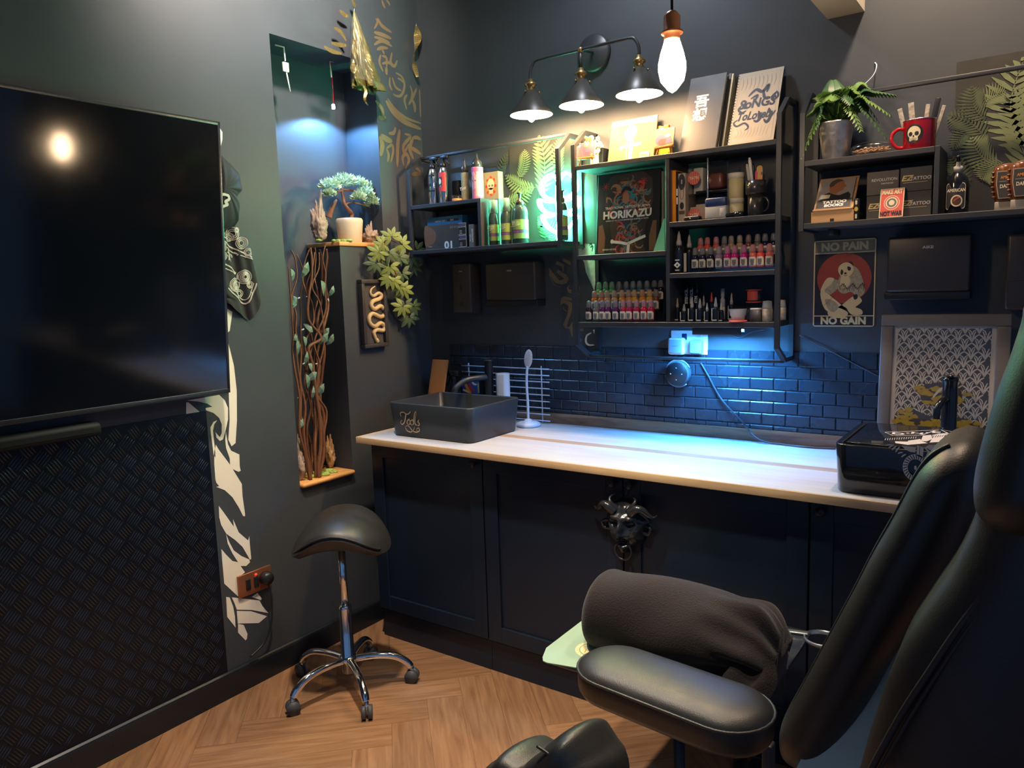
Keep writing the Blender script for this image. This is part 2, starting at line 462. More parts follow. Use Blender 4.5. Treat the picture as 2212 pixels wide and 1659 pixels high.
m_knob = mat('dark_knob', (0.010, 0.012, 0.018), 0.3)
def cabinet(x0, x1, doors, label):
    t = thing('base_cabinet', label, 'cabinet', ((x0 + x1) / 2, -0.28, 0), 'black shaker base cabinets')
    b = MB(); b.box(x0, x1, -0.545, -0.004, 0.12, 0.872, m_cab); b.box(x0, x1, -0.546, -0.03, 0.0, 0.12, m_cab); b.build('carcass', t)
    for a, c, hinge in doors:
        b = MB(); F0, F1, w = -0.546, -0.566, 0.062
        z0, z1 = 0.135, 0.866
        a += 0.002; c -= 0.002
        for q in ((a, a + w, z0, z1), (c - w, c, z0, z1), (a + w, c - w, z0, z0 + w), (a + w, c - w, z1 - w, z1)):
            b.box(q[0], q[1], F1, F0, q[2], q[3], m_cab, 0.0015, 1)
        b.box(a + w - 0.002, c - w + 0.002, F1 + 0.010, F0, z0 + w - 0.002, z1 - w + 0.002, m_cab)
        d = b.build('door', t)
        kx = a + 0.030 if hinge == 'R' else c - 0.030
        b = MB(); b.M = Matrix.Translation((kx, F1, 0.834)) @ Matrix.Rotation(PI / 2, 4, 'X')
        b.lathe([(0.006, 0), (0.006, 0.012), (0.013, 0.017), (0.015, 0.023), (0.012, 0.029), (0.0, 0.031)], m_knob, 14)
        b.build('knob', d)
    return t
cabinet(0.134, 0.725, [(0.134, 0.725, 'L')], 'black shaker cabinet with one door under the left sink')
cabinet(0.727, 1.916, [(0.727, 1.318, 'L'), (1.318, 1.916, 'R')], 'wide black two-door shaker cabinet with the devil mask hung on it')
cabinet(1.918, 3.28, [(1.918, 2.55, 'R'), (2.55, 3.28, 'L')], 'black shaker cabinet under the right sink, behind the tattoo chair')

# ------------------------------------------------------------------ devil mask on the cabinet doors
m_mask = mat('black_resin', (0.018, 0.020, 0.024), 0.24, spec=0.7, coat=0.3)
mk = thing('devil_mask', 'glossy black horned devil mask hanging on the middle cabinet doors', 'mask', (1.335, -0.567, 0.60))
Mk = FB(-0.567) @ Matrix.Translation((1.335, 0.70, 0)); 
def G(u, v, cu, cv, su, sv): return math.exp(-((u - cu) / su) ** 2 - ((v - cv) / sv) ** 2)
def mh(u, v):
    h = 0.042 * max(0, 1 - (u / 0.088) ** 2) ** 0.5
    h += 0.036 * G(u, v, 0, -0.005, 0.013, 0.030) + 0.016 * G(u, v, 0, -0.028, 0.020, 0.010)
    for s in (-1, 1):
        h += 0.020 * G(u, v, s * 0.032, 0.030 + 0.0, 0.026, 0.010) + 0.014 * G(u, v, s * 0.046, -0.018, 0.018, 0.018)
        h -= 0.020 * G(u, v, s * 0.030, 0.010, 0.013, 0.008); h += 0.010 * G(u, v, s * 0.030, 0.010, 0.006, 0.005)
        h += 0.010 * G(u, v, s * 0.022, -0.040, 0.007, 0.018)
        h += 0.012 * G(u, v, s * 0.060, -0.050, 0.010, 0.020)
    h -= 0.022 * G(u, v, 0, -0.052, 0.024, 0.008); h += 0.014 * G(u, v, 0, -0.070, 0.022, 0.008) + 0.018 * G(u, v, 0, -0.088, 0.014, 0.012)
    h += 0.004 * math.sin(u * 260) * G(u, v, 0, 0.062, 0.07, 0.02) + 0.003 * math.sin(v * 400 + u * 200) * (1 if abs(u) > 0.045 else 0)
    return h
b = MB(Mk)
def mfn(i, j):
    a = 2 * PI * i; r = j
    Rv = 0.098; dv = math.sin(a); du = math.cos(a)
    w = 0.074 * (1 - 0.42 * max(0, -dv) ** 1.3) + 0.006 * math.sin(9 * a)
    u = du * w * r; v = dv * (0.085 if dv > 0 else 0.110) * r
    return (u, v, max(0.0, mh(u, v) * (1 - r ** 6)) + 0.001)
b.grid(mfn, 56, 22, m_mask, wrap_u=True)
b.build('face', mk)
for s in (-1, 1):
    b = MB(Mk); b.tube(spline([(s * 0.030, 0.045, 0.035), (s * 0.052, 0.065, 0.045), (s * 0.072, 0.066, 0.040), (s * 0.090, 0.048, 0.03), (s * 0.104, 0.040, 0.022), (s * 0.116, 0.048, 0.018)], 5),
           [0.017 - 0.0155 * i / 25 + 0.0012 * (i % 2) for i in range(26)], m_mask, 10); b.build('horn', mk)
    b = MB(Mk); b.tube(spline([(s * 0.018, 0.052, 0.03), (s * 0.040, 0.074, 0.042), (s * 0.046, 0.092, 0.034), (s * 0.030, 0.104, 0.024)], 5), [0.011 - 0.009 * i / 15 for i in range(16)], m_mask, 8); b.build('brow_horn', mk)
    b = MB(Mk); b.tube(spline([(s * 0.064, 0.005, 0.006), (s * 0.088, -0.002, 0.012), (s * 0.082, -0.022, 0.012), (s * 0.062, -0.024, 0.008)], 5), 0.006, m_mask, 8); b.build('ear', mk)
b = MB(Mk)
for i in range(6):
    u = -0.020 + 0.008 * i; b.tube([(u, -0.043, 0.040), (u, -0.056 if i in (0, 5) else -0.049, 0.042)], [0.0035, 0.001], m_mask, 6)
b.build('teeth', mk)
b = MB(Mk); b.tube([(0.030 * math.cos(a), -0.086 + 0.030 * math.sin(a), 0.035) for a in [2 * PI * i / 24 for i in range(24)]], 0.0035, m_mask, 8, closed=True); b.build('ring', mk)
b = MB(Mk); b.tube([(0, 0.09, 0.012), (0.004, 0.115, 0.010), (0.0, 0.134, 0.006)], 0.002, m_mask, 6); b.build('cord', mk)

# ------------------------------------------------------------------ sinks
def basin(t, x0, x1, y0, y1, z1, m, r=0.03, taper=0.012, wall=0.014, depth=0.10):
    def ring(ins, z, rr): return [(x, y, z) for x, y in rrect(x0 + ins, x1 - ins, y0 + ins, y1 - ins, max(rr, 0.004), 5)]
    z0 = 0.9005
    rs = [ring(taper + 0.004, z0, r - 0.006), ring(taper, z0 + 0.004, r), ring(0, z1 - 0.003, r), ring(0.002, z1, r), ring(wall - 0.003, z1, r - wall + 0.004), ring(wall, z1 - 0.004, r - wall + 0.002),
          ring(wall + 0.012, z1 - depth + 0.012, r - wall + 0.006), ring(wall + 0.030, z1 - depth, r - 0.004)]
    n = len(rs[0]); vs = [p for q in rs for p in q]; fs = []
    for j in range(len(rs) - 1):
        for i in range(n): fs.append((j * n + i, j * n + (i + 1) % n, (j + 1) * n + (i + 1) % n, (j + 1) * n + i))
    fs.append(tuple(range(n - 1, -1, -1))); fs.append(tuple(range((len(rs) - 1) * n, len(rs) * n)))
    b = MB(); b.add(vs, fs, m, True); return b
m_goldtxt = mat('pale_gold_print', 'b89f7a', 0.4, metal=0.3)
sk = thing('basin', "matt black counter-top basin with gold 'Tools' lettering on its front", 'sink', (0.45, -0.38, 0.9005))
basin(sk, 0.232, 0.672, -0.556, -0.215, 1.040, m_matte_sink).build('bowl', sk)
# 'Tools' script lettering, drawn with a brush
b = MB(FB(-0.5550) @ Matrix.Translation((0.357, 0.962, 0)) @ Matrix.Scale(0.92, 4))
def dl(pts, w, q=0.0): b.stroke([(x / 1000, y / 1000) for x, y in pts], [w[i] / 1000 for i in range(len(w))], q, m_goldtxt)
mlean = 0.0006
b.M = b.M @ Matrix.Translation((0, 0, 0.0015))
dl([(-52, 25), (-55, 40), (-38, 46), (-15, 38), (2, 46), (6, 54)], (1.5, 4, 3, 4, 2))
dl([(-22, 40), (-26, 20), (-34, 0), (-48, -10), (-56, 0), (-46, 10)], (5, 6, 5, 3, 1.5))
for cx in (-8, 12): dl([(cx, 14), (cx - 8, 8), (cx - 8, -4), (cx, -8), (cx + 8, -2), (cx + 8, 10), (cx, 15), (cx + 6, 18)], (4, 5, 2, 4, 5, 2))
dl([(24, -4), (24, 14), (30, 44), (38, 54), (38, 40), (30, 10), (34, -6), (40, -4)], (3, 5, 3, 2, 3, 5, 2))
dl([(44, 6), (52, 18), (50, 8), (56, 0), (50, -8), (42, -6)], (2, 4, 5, 4, 2))
dl([(-30, -18), (-10, -14), (14, -34), (36, -38), (54, -30), (50, -18), (38, -24), (44, -36)], (1.5, 4, 5, 4, 3, 1.5))
dl([(-30, -22), (-18, -36), (4, -40), (22, -26), (26, -14)], (2, 4, 5, 3, 1))
b.build('lettering', sk)
tp = thing('tap', 'tall matt black tap with bent spout behind the left sink', 'tap', (0.47, -0.13, 0.9005))
c1 = onB(1058, 858, -0.13).x
b = MB(); b.lathe([(0.026, 0), (0.026, 0.008), (0.019, 0.012)], m_matte_sink, 20, (c1, -0.13, 0.9005)); b.lathe([(0.019, 0), (0.0185, 0.268), (0.021, 0.270), (0.021, 0.278)], m_matte_sink, 20, (c1, -0.13, 0.905)); b.build('column', tp)
b = MB(); b.tube(spline([(c1, -0.13, 1.105), (c1 - 0.02, -0.17, 1.105), (c1 - 0.055, -0.225, 1.098), (c1 - 0.078, -0.265, 1.070), (c1 - 0.082, -0.270, 1.052)], 5), [0.013] * 20 + [0.015], m_matte_sink, 14); b.build('spout', tp)
b = MB(); b.box(c1 - 0.033, c1 + 0.012, -0.145, -0.115, 1.184, 1.189, m_matte_sink, 0.002); b.build('lever', tp)

# right sink: glossy basin with a printed motif, letters on its rim
sr = thing('basin', 'glossy black basin with white motorbike motif, right end of worktop', 'sink', (2.23, -0.40, 0.9005))
basin(sr, 1.985, 2.50, -0.598, -0.225, 1.038, m_gloss, 0.035, 0.006, 0.016).build('bowl', sr)
m_motif = mat('white_transfer_print', 'ddd6cf', 0.45)
b = MB(FB(-0.598))
def q(*p): return [pB(x, y, -0.599) for x, y in zm(p, 1880, 880, 7.9)]
b.M = FB(-0.5988)
for off in (0,):
    wc = zm([(770, 1030)], 1880, 880, 7.9)[0]; cx, cz = pB(*wc, -0.599)
    b2 = circ(cx, cz, 0.030, 0.036, 32); b3 = circ(cx, cz, 0.018, 0.023, 32)
    for i in range(32):
        j = (i + 1) % 32
        b.flat([b2[i], b2[j], b3[j], b3[i]], 0.0002, m_motif)
    for i in range(26):
        a = 2 * PI * i / 26
        b.stroke([(cx + 0.019 * math.cos(a), cz + 0.024 * math.sin(a)), (cx + 0.029 * math.cos(a + .12), cz + 0.035 * math.sin(a + .12))], 0.0022, 0.0004, m_gloss, taper=False)
    b.flat(circ(cx, cz, 0.003, 0.006, 10), 0.0003, m_motif)
b.flat(q((530, 650), (780, 680), (765, 770), (680, 760), (590, 715)), 0.0002, m_motif)
b.flat(q((800, 650), (910, 680), (895, 870), (790, 820)), 0.0002, m_motif)
b.stroke(q((845, 665), (835, 840)), 0.0012, 0.0004, m_gloss, taper=False)
b.flat(q((920, 690), (1000, 640), (1160, 640), (1100, 720), (1000, 800), (940, 850), (980, 760)), 0.0002, m_motif)
b.flat(q((900, 870), (1010, 800), (960, 930), (880, 970)), 0.0002, m_motif)
for i in range(5): b.stroke(q((960 + 18 * i, 700 + 10 * i), (1010 + 18 * i, 740 + 10 * i)), 0.0012, 0.0004, m_gloss, taper=False)
for a, c in (((250, 650), (400, 640)), ((310, 690), (410, 645)), ((370, 730), (450, 655)), ((430, 765), (505, 670)), ((470, 790), (555, 770)), ((530, 850), (610, 800))):
    b.stroke(q(a, ((a[0] + c[0]) / 2, (a[1] + c[1]) / 2 - 8), c), 0.0035, 0.0002, m_motif)
for i in range(9): b.stroke(q((560 + 28 * i, 640 - 3 * i), (575 + 28 * i, 610 - 3 * i)), 0.0014, 0.0003, m_motif)
b.build('motif', sr)
# the part of the motif that runs over the top rim: a splash tray across the basin mouth carries the lettering
b = MB(); b.box(2.012, 2.478, -0.572, -0.252, 1.034, 1.0405, m_gloss, 0.002); b.build('cover_tray', sr)
b = MB(Matrix.Translation((0, 0, 1.0408)))
def qt(*p):
    out = []
    for x, y in zm(p, 1880, 880, 7.9):
        r = onZ(x, y, 1.041); out.append((r.x, r.y))
    return out
def outline(pts, w): 
    b.stroke(qt(*pts), w, 0.0003, m_motif, n=1, taper=False, closed=True)
outline([(250, 425), (380, 478), (870, 475), (1090, 400), (1180, 385)], 0.004)
outline([(1200, 380), (1440, 420), (2020, 450), (1800, 505), (1450, 480), (1300, 430)], 0.004)
for tx, pos in (('D', (480, 448)), ('H', (800, 440)), ('E', (1130, 425)), ('Y', (1480, 440)), ('B', (1745, 468))):
    (u, v), = qt(pos); b.text(tx, 0.026, u, v - 0.013, 0.0004, m_motif, 'C', 0.03, 1.3)
for pos in ((640, 440), (975, 430), (1310, 440), (1605, 458)):
    (u, v), = qt(pos); b.flat(circ(u, v, 0.005, 0.005, 10), 0.0004, m_motif)
b.flat(qt((420, 580), (620, 585), (870, 575), (980, 610), (640, 640), (430, 610)), 0.0003, m_motif)
b.flat(qt((640, 570), (850, 540), (880, 572), (650, 590)), 0.0003, m_motif)
b.flat(qt((900, 480), (1040, 470), (1060, 540), (960, 580), (860, 575)), 0.0003, m_motif)
b.flat(qt((1060, 470), (1250, 440), (1440, 470), (1460, 520), (1200, 590), (1010, 600), (1060, 530)), 0.0003, m_motif)
for i in range(8): b.stroke(qt((1060 + 40 * i, 520 - 4 * i), (1090 + 40 * i, 480 - 2 * i)), 0.006, 0.0006, m_gloss)
for i in range(14): b.stroke(qt((250 + 40 * i, 560 - 2.2 * i), (262 + 40 * i, 530 - 2.4 * i)), 0.005, 0.0003, m_motif)
for i in range(3): b.stroke(qt((20, 570 + 16 * i), (220, 580 + 14 * i)), 0.004, 0.0003, m_motif)
b.build('rim_lettering', sr)
t2 = thing('tap', 'black cylindrical tap in front of the framed picture, right sink', 'tap', (2.30, -0.16, 0.9005))
cx = onB(2049, 925, -0.17).x
b = MB(); b.lathe([(0.027, 0), (0.027, 0.01), (0.022, 0.014), (0.0215, 0.235), (0.020, 0.265), (0.022, 0.272), (0.022, 0.284), (0.0, 0.285)], m_gloss, 24, (cx, -0.17, 0.9005)); b.build('column', t2)
b = MB(); b.tube(spline([(cx - 0.004, -0.18, 1.115), (cx - 0.012, -0.21, 1.12), (cx - 0.024, -0.235, 1.10), (cx - 0.027, -0.24, 1.065)], 5), 0.010, m_gloss, 12); b.build('spout', t2)
b = MB(); b.box(cx - 0.010, cx + 0.010, -0.197, -0.165, 1.186, 1.192, m_gloss, 0.002); b.build('lever', t2)

# ------------------------------------------------------------------ small things by the left sink
wr = thing('wire_rack', 'white wire cooling rack standing upright against the tiles by the left sink', 'rack', (0.55, -0.045, 0.9005))
xl, xr = onB(998, 785, -0.04).x, onB(1187, 790, -0.04).x
b = MB()
for i in range(9): 
    z = 0.912 + 0.0285 * i; b.tube([(xl, -0.045 , z), (xr, -0.045, z)], 0.0026, m_wirew, 8)
b.build('rungs', wr)
for x in (xr - 0.042, xl + 0.04):
    b = MB(); b.tube([(x, -0.041, 0.9008), (x, -0.041, 1.152)], 0.003, m_wirew, 8); b.build('upright', wr)
m_paper = mat('white_paper_towel', 'e8e4e4', 0.8, bump=0.4, bs=300)
cx = onB(1086, 820, -0.10).x
b = MB(); b.lathe([(0.010, 0), (0.030, 0.0), (0.031, 0.004), (0.031, 0.216), (0.030, 0.22), (0.010, 0.22), (0.010, 0.19)], m_paper, 28, (cx, -0.10, 0.9005))
tag(b.build('paper_towel_roll'), 'white paper towel roll standing between the tap and wire rack', 'paper roll')
m_sil = mat('pale_grey_silicone', 'c3c8d6', 0.5)
sp = thing('spoon_rest', 'pale grey spoon standing up in its round rest beside the left sink', 'utensil', (0.66, -0.10, 0.9005))
p0 = onB(1143, 912, -0.12)
sx = onB(1141, 900, -0.13).x
b = MB(); b.lathe([(0.0, 0), (0.048, 0.0), (0.052, 0.006), (0.050, 0.014), (0.038, 0.020), (0.018, 0.024), (0.012, 0.032), (0.0, 0.034)], m_sil, 28, (sx, -0.13, 0.9005)); b.build('base', sp)
b = MB(); pt = spline([(sx, -0.13, 0.92), (sx, -0.13, 1.0), (sx - 0.003, -0.13, 1.08), (sx - 0.001, -0.13, 1.125), (sx + 0.004, -0.13, 1.16)], 5)
b.tube(pt, 0.0055, m_sil, 10, flat=1.0); b.build('handle', sp)
b = MB(Matrix.Translation((sx + 0.009, -0.13, 1.192)) @ Matrix.Rotation(0.16, 4, 'Y')); b.ell((0, 0, 0), (0.021, 0.006, 0.040), m_sil, 20, 12); b.build('bowl', sp)
# thin timber board leaning on the left wall
m_ply = wood_mat('orange_plywood', 'a86f42', 'bd8350', 0.5, (6, 6, 1.2))
zb = 0.9005
b = MB(frame((0.128, -0.212, zb + .001), (1, 0, 0), (-0.016, 0.075, 0.275)))
b.box(0.0, 0.092, 0, 0.283, -0.004, 0.004, m_ply, 0.001)
tag(b.build('wooden_board'), 'thin orange-brown wooden board leaning in the corner behind left sink', 'board')
# trigger spray bottle and a colourful box behind the sink
sb = thing('spray_bottle', 'black trigger spray bottle behind the left sink next to wooden board', 'spray bottle', (0.24, -0.12, 0.9005))
bx = onB(981, 815, -0.13).x
b = MB(); b.lathe([(0.030, 0), (0.032, 0.006), (0.032, 0.11), (0.027, 0.135), (0.014, 0.165), (0.013, 0.195), (0.015, 0.20)], m_gloss, 20, (bx, -0.13, 0.9005)); b.build('bottle', sb)
b = MB(); b.box(bx - 0.042, bx + 0.030, -0.142, -0.118, 1.10, 1.128, m_gloss, 0.006); b.tube([(bx - 0.040, -0.13, 1.118), (bx - 0.052, -0.13, 1.118)], 0.005, m_chrome, 8); b.build('spray_head', sb)
b = MB(); b.tube(spline([(bx - 0.022, -0.13, 1.10), (bx - 0.030, -0.13, 1.08), (bx - 0.046, -0.13, 1.055)], 4), 0.005, m_black, 8); b.build('trigger', sb)
c2 = onB(1012, 815, -0.10).x
bx2 = thing('product_box', 'small dark box with blue and orange flame artwork behind left tap', 'box', (c2, -0.09, 0.9005))
b = MB(); b.box(c2 - 0.045, c2 + 0.058, -0.095, -0.055, 0.9005, 1.095, m_black, 0.002); b.build('carton', bx2)
b = MB(FB(-0.0953)); m_or = mat('orange_ink', 'd98a3a', 0.5); m_bl = mat('blue_ink', '2f4f9e', 0.5); m_rd = mat('red_ink', 'c23a3c', 0.5); m_pk = mat('pink_print', 'e05a80', 0.5)
m_blk = mat('black_print', (0.015, 0.015, 0.018), 0.5)
b.rect(c2 - 0.044, c2 + 0.057, 1.02, 1.09, 0.0002, m_bl)
b.stroke([(c2 - 0.038, 1.085), (c2 - 0.022, 1.06), (c2 - 0.004, 1.03), (c2 + 0.01, 1.022)], 0.016, 0.0005, m_or)
b.stroke([(c2 - 0.040, 1.035), (c2 - 0.02, 1.03), (c2 - 0.0, 1.022)], 0.010, 0.0006, m_cream)
b.stroke([(c2 + 0.0, 1.07), (c2 + 0.006, 1.045), (c2 + 0.018, 1.035), (c2 + 0.03, 1.04)], 0.016, 0.0006, m_rd)
b.stroke([(c2 + 0.012, 1.085), (c2 + 0.024, 1.066), (c2 + 0.044, 1.062)], 0.010, 0.0006, m_cream)
b.rect(c2 + 0.048, c2 + 0.056, 1.025, 1.07, 0.0008, mat('lime_print', 'b7b85a', 0.5))
b.text('ACRE', 0.013, c2 + 0.034, 0.958, 0.0006, m_white, 'C', 0.02, 1, 0, PI / 2)
b.rect(c2 - 0.012, c2 - 0.006, 0.94, 1.0, 0.0005, m_white); b.rect(c2 + 0.001, c2 + 0.009, 0.94, 1.0, 0.0005, m_cream)
b.build('artwork', bx2)
# framed patterned picture leaning on the tiles
m_frame = mat('taupe_frame_wood', (0.17, 0.145, 0.125), 0.5, var=0.15)
m_glass = glass_mat('picture_glass', (1, 1, 1), .06, .06)
PF = thing('framed_picture', 'grey-framed print of white fan pattern and yellow foliage standing on worktop', 'picture', (2.19, -0.07, 0.9005))
x0, x1 = onB(1907, 686, -0.06).x, onB(2187, 685, -0.06).x
zt = onB(2000, 686, -0.06).z
b = MB(frame((x0, -0.105, 0.9005), (1, 0, 0), (0, 0.085, 1)))
Wd, Ht, fw = x1 - x0, zt - 0.9005 + 0.012, 0.037
for u0, u1, v0, v1 in ((0, Wd, 0, fw), (0, Wd, Ht - fw, Ht), (0, fw, fw, Ht - fw), (Wd - fw, Wd, fw, Ht - fw)):
    b.box(u0, u1, v0, v1, -0.002, 0.020, m_frame, 0.004)
fm = b.build('frame', PF)
m_dkprint = mat('charcoal_print', (0.075, 0.07, 0.066), 0.6); m_fan = mat('pale_fan_print', 'd8cdbd', 0.6); m_yel = mat('yellow_foliage_print', 'b99a2e', 0.6, var=0.35, vs=80)
b.v, b.f, b.mi, b.sm, b.mats = [], [], [], [], []
b.rect(fw, Wd - fw, fw, Ht - fw, 0.006, m_fan); b.rect(fw + 0.012, Wd - fw - 0.012, fw + 0.004, Ht - fw - 0.006, 0.0065, m_dkprint)
cw = 0.0372
U0, U1, V0, V1 = fw + 0.012, Wd - fw - 0.012, fw + 0.004, Ht - fw - 0.006
rw = 0; v = V0 + 0.001
while v < V1 - 0.014:
    u = U0 + (cw / 2 if rw % 2 else 0)
    while u < U1 + 0.001:
        for s_ in (-1, 1):
            for P, w_ in (([(u, v), (u + s_ * cw * .22, v + .016), (u + s_ * cw * .50, v + .024)], [.0022, .0048, .0030]), ([(u, v), (u + s_ * cw * .10, v + .019), (u + s_ * cw * .26, v + .034)], [.0018, .0042, .0022]), ([(u + s_ * cw * .5, v - .004), (u + s_ * cw * .40, v + .008), (u + s_ * cw * .12, v + .014)], [.0024, .0034, .0012])):
                P = [(min(U1, max(U0, p[0])), min(V1, max(V0, p[1]))) for p in P]
                if abs(P[0][0] - P[-1][0]) > .002 and abs(P[0][1] - P[-1][1]) > .002: b.stroke(P, w_, 0.0068 + .000002 * rw, m_fan, 3)
        u += cw
    v += 0.0262; rw += 1
Rr = random.Random(3)
for cu, cv, rx, ry in ((0.50, 0.47, 0.20, 0.08), (0.30, 0.28, 0.17, 0.07), (0.66, 0.24, 0.16, 0.08), (0.5, 0.14, 0.2, 0.04)):
    b.flat([(Wd * cu + Wd * rx * 0.9 * math.cos(a) * (0.85 + 0.2 * Rr.random()), Ht * cv + Ht * ry * math.sin(a) * (0.85 + 0.25 * Rr.random())) for a in [2 * PI * i / 22 for i in range(22)]], 0.0072, m_dkprint)
    for _ in range(26):
        a = Rr.random() * 2 * PI; k = 0.3 + 0.75 * Rr.random()
        cx, cy = Wd * cu + Wd * rx * math.cos(a) * k, Ht * cv + Ht * ry * math.sin(a) * k
        b.flat([(cx + 0.013 * math.cos(c) * (0.5 + Rr.random()), cy + 0.007 * math.sin(c) * (0.5 + Rr.random())) for c in [2 * PI * i / 9 for i in range(9)]], 0.0076 + 0.00001 * _, m_yel)
b.stroke([(Wd * 0.44, Ht * 0.44), (Wd * 0.5, Ht * 0.5), (Wd * 0.58, Ht * 0.515), (Wd * 0.52, Ht * 0.46)], 0.009, 0.0081, m_fan)
b.build('print', PF)
b.v, b.f, b.mi, b.sm, b.mats = [], [], [], [], []
b.rect(fw - 0.002, Wd - fw + 0.002, fw - 0.002, Ht - fw + 0.002, 0.0125, m_glass); b.build('glass', PF)
# ------------------------------------------------------------------ wall shelf units
YF = -0.190
def side_frame(parent, x0, x1, zb, chamfer_bottom=True, z_top=2.028):
    if chamfer_bottom:
        path = [(-0.002, zb), (-0.100, zb), (YF, zb + 0.053), (YF, z_top), (-0.100, 2.094), (-0.002, 2.094)]
    else:
        path = [(-0.002, zb), (YF, zb), (YF, z_top), (-0.100, 2.094), (-0.002, 2.094)]
    t = 0.015
    cx, cz = -0.06, (zb + 2.09) / 2
    inner = []
    for i, (y, z) in enumerate(path):
        iz = z + t if z < cz else z - t
        if 0 < i < len(path) - 1:
            if abs(y - YF) < 1e-6: iz = z + (0.006 if chamfer_bottom else t) if z < cz else z - 0.007
            iy = y + (t if abs(y - YF) < 1e-6 else 0.004)
        else: iy = y
        inner.append((iy, iz))
    b = MB(Matrix(((0, 0, 1, 0), (1, 0, 0, 0), (0, 1, 0, 0), (0, 0, 0, 1))))
    for i in range(len(path) - 1):
        b.prism([path[i], path[i + 1], inner[i + 1], inner[i]], x0, x1, m_satin)
    b.prism([(-0.016, zb + 0.010), (-0.002, zb + 0.010), (-0.002, 2.09), (-0.016, 2.09)], x0, x1, m_satin)
    return b.build('side_frame', parent)
def shelf(parent, x0, x1, z, th=0.017, y0=YF + 0.001, m=None):
    b = MB(); b.box(x0, x1, y0, -0.006, z - th, z, m or m_board, 0.0015, 1); return b.build('shelf_board', parent)

U1 = thing('wall_shelf', 'black shelf unit on the left of the back wall holding the neon leaf', 'shelf', (0.47, -0.1, 1.65))
side_frame(U1, 0.064, 0.080, 1.645, False, 2.024); side_frame(U1, 0.851, 0.867, 1.645, False, 2.024)
shelf(U1, 0.080, 0.466, 1.872); shelf(U1, 0.080, 0.851, 1.673)
b = MB(); b.box(0.458, 0.475, YF + 0.002, -0.006, 1.673, 1.872, m_board, 0.001, 1); b.build('divider', U1)
b = MB(); b.box(0.075, 0.856, -0.107, -0.093, 2.083, 2.096, m_satin, 0.002); b.build('rail', U1)

U2 = thing('wall_shelf', 'large black shelf unit in the middle holding ink bottles and books', 'shelf', (1.32, -0.1, 1.2))
side_frame(U2, 0.922, 0.938, 1.207); side_frame(U2, 1.700, 1.716, 1.207)
ZT, ZL, ZR1, ZR2, ZB = 1.948, 1.609, 1.708, 1.526, 1.350
shelf(U2, 0.938, 1.700, ZT); shelf(U2, 0.938, 1.311, ZL); shelf(U2, 1.324, 1.700, ZR1); shelf(U2, 1.324, 1.700, ZR2); shelf(U2, 0.938, 1.700, ZB, 0.019)
b = MB(); b.box(1.310, 1.325, YF + 0.002, -0.006, ZB, ZT - 0.017, m_board, 0.001, 1); b.build('divider', U2)
b = MB(); b.box(0.930, 1.708, -0.107, -0.093, 1.203, 1.214, m_satin, 0.002); b.build('rail', U2)

U3 = thing('wall_shelf', 'black shelf unit at the right edge holding the fern and red mug', 'shelf', (2.3, -0.1, 1.65))
side_frame(U3, 1.774, 1.789, 1.645, False, 2.016)
shelf(U3, 1.789, 2.158, 1.866); shelf(U3, 1.789, 2.80, 1.669)
b = MB(); b.box(2.158, 2.172, YF + 0.002, -0.006, 1.669, 1.866, m_board, 0.001, 1); b.build('divider', U3)
b = MB(); b.box(1.784, 2.85, -0.107, -0.093, 2.062, 2.075, m_satin, 0.002); b.build('rail', U3)
b = MB(); b.box(1.845, 1.862, -0.10, -0.004, 1.632, 1.652, m_satin, 0.002); b.build('bracket', U3)

# LED batten under the middle unit: the cool light on the worktop
m_led = mat('cool_led_diffuser', 'ffffff', 0.5, emit='4aa8ff', es=1150.0)
lb = thing('led_batten', 'cool white LED batten under the middle shelf unit above the socket', 'light', (1.5, -0.06, 1.31))
b = MB(); b.box(1.395, 1.575, -0.148, -0.115, 1.322, 1.3305, m_satin, 0.002); b.box(1.395, 1.575, -0.152, -0.147, 1.303, 1.3305, m_satin, 0.001); b.box(1.395, 1.575, -0.116, -0.113, 1.311, 1.3305, m_satin, 0.001); b.build('housing', lb)  # front and rear lips added to keep the glow off armrest and wall
b = MB(); b.box(1.400, 1.570, -0.142, -0.120, 1.316, 1.3225, m_led, 0.002); b.build('diffuser', lb)

# ------------------------------------------------------------------ printed panels, decals on the back wall
m_panel = mat('dark_acrylic_panel', (0.050, 0.049, 0.043), 0.35)
m_fern = mat('fern_print', '737d56', 0.55, var=0.3, vs=30); m_fernd = mat('dark_fern_print', '4b553c', 0.55, var=0.3, vs=30)
def frond(b, base, tip, width, w, m, n=13, bend=0.12):
    (x0, y0), (x1, y1) = base, tip; dx, dy = x1 - x0, y1 - y0; L = math.hypot(dx, dy); nx, ny = -dy / L, dx / L
    pts = []
    for i in range(n + 1):
        t = i / n; o = bend * L * math.sin(PI * t)
        pts.append((x0 + dx * t + nx * o, y0 + dy * t + ny * o))
    b.stroke(pts, 0.0035, w, m, 2)
    sp = L / n
    for i in range(1, n + 1):
        t = i / n; px, py = pts[i]; q = pts[i - 1]; ax, ay = (px - q[0]), (py - q[1]); l = math.hypot(ax, ay); ax, ay = ax / l, ay / l
        ln = width * math.sin(PI * (0.12 + 0.86 * t)) ** 0.8
        for s in (-1, 1):
            ex, ey = px + (-ay * s * 0.85 + ax * 0.55) * ln, py + (ax * s * 0.85 + ay * 0.55) * ln
            mx_, my_ = (px + ex) / 2 + ax * ln * 0.05 * 1, (py + ey) / 2
            b.stroke([(px, py), (mx_, my_), (ex, ey)], [0.35 * sp, 0.72 * sp, 0.05 * sp], w + 0.0001 * i, m, 3)
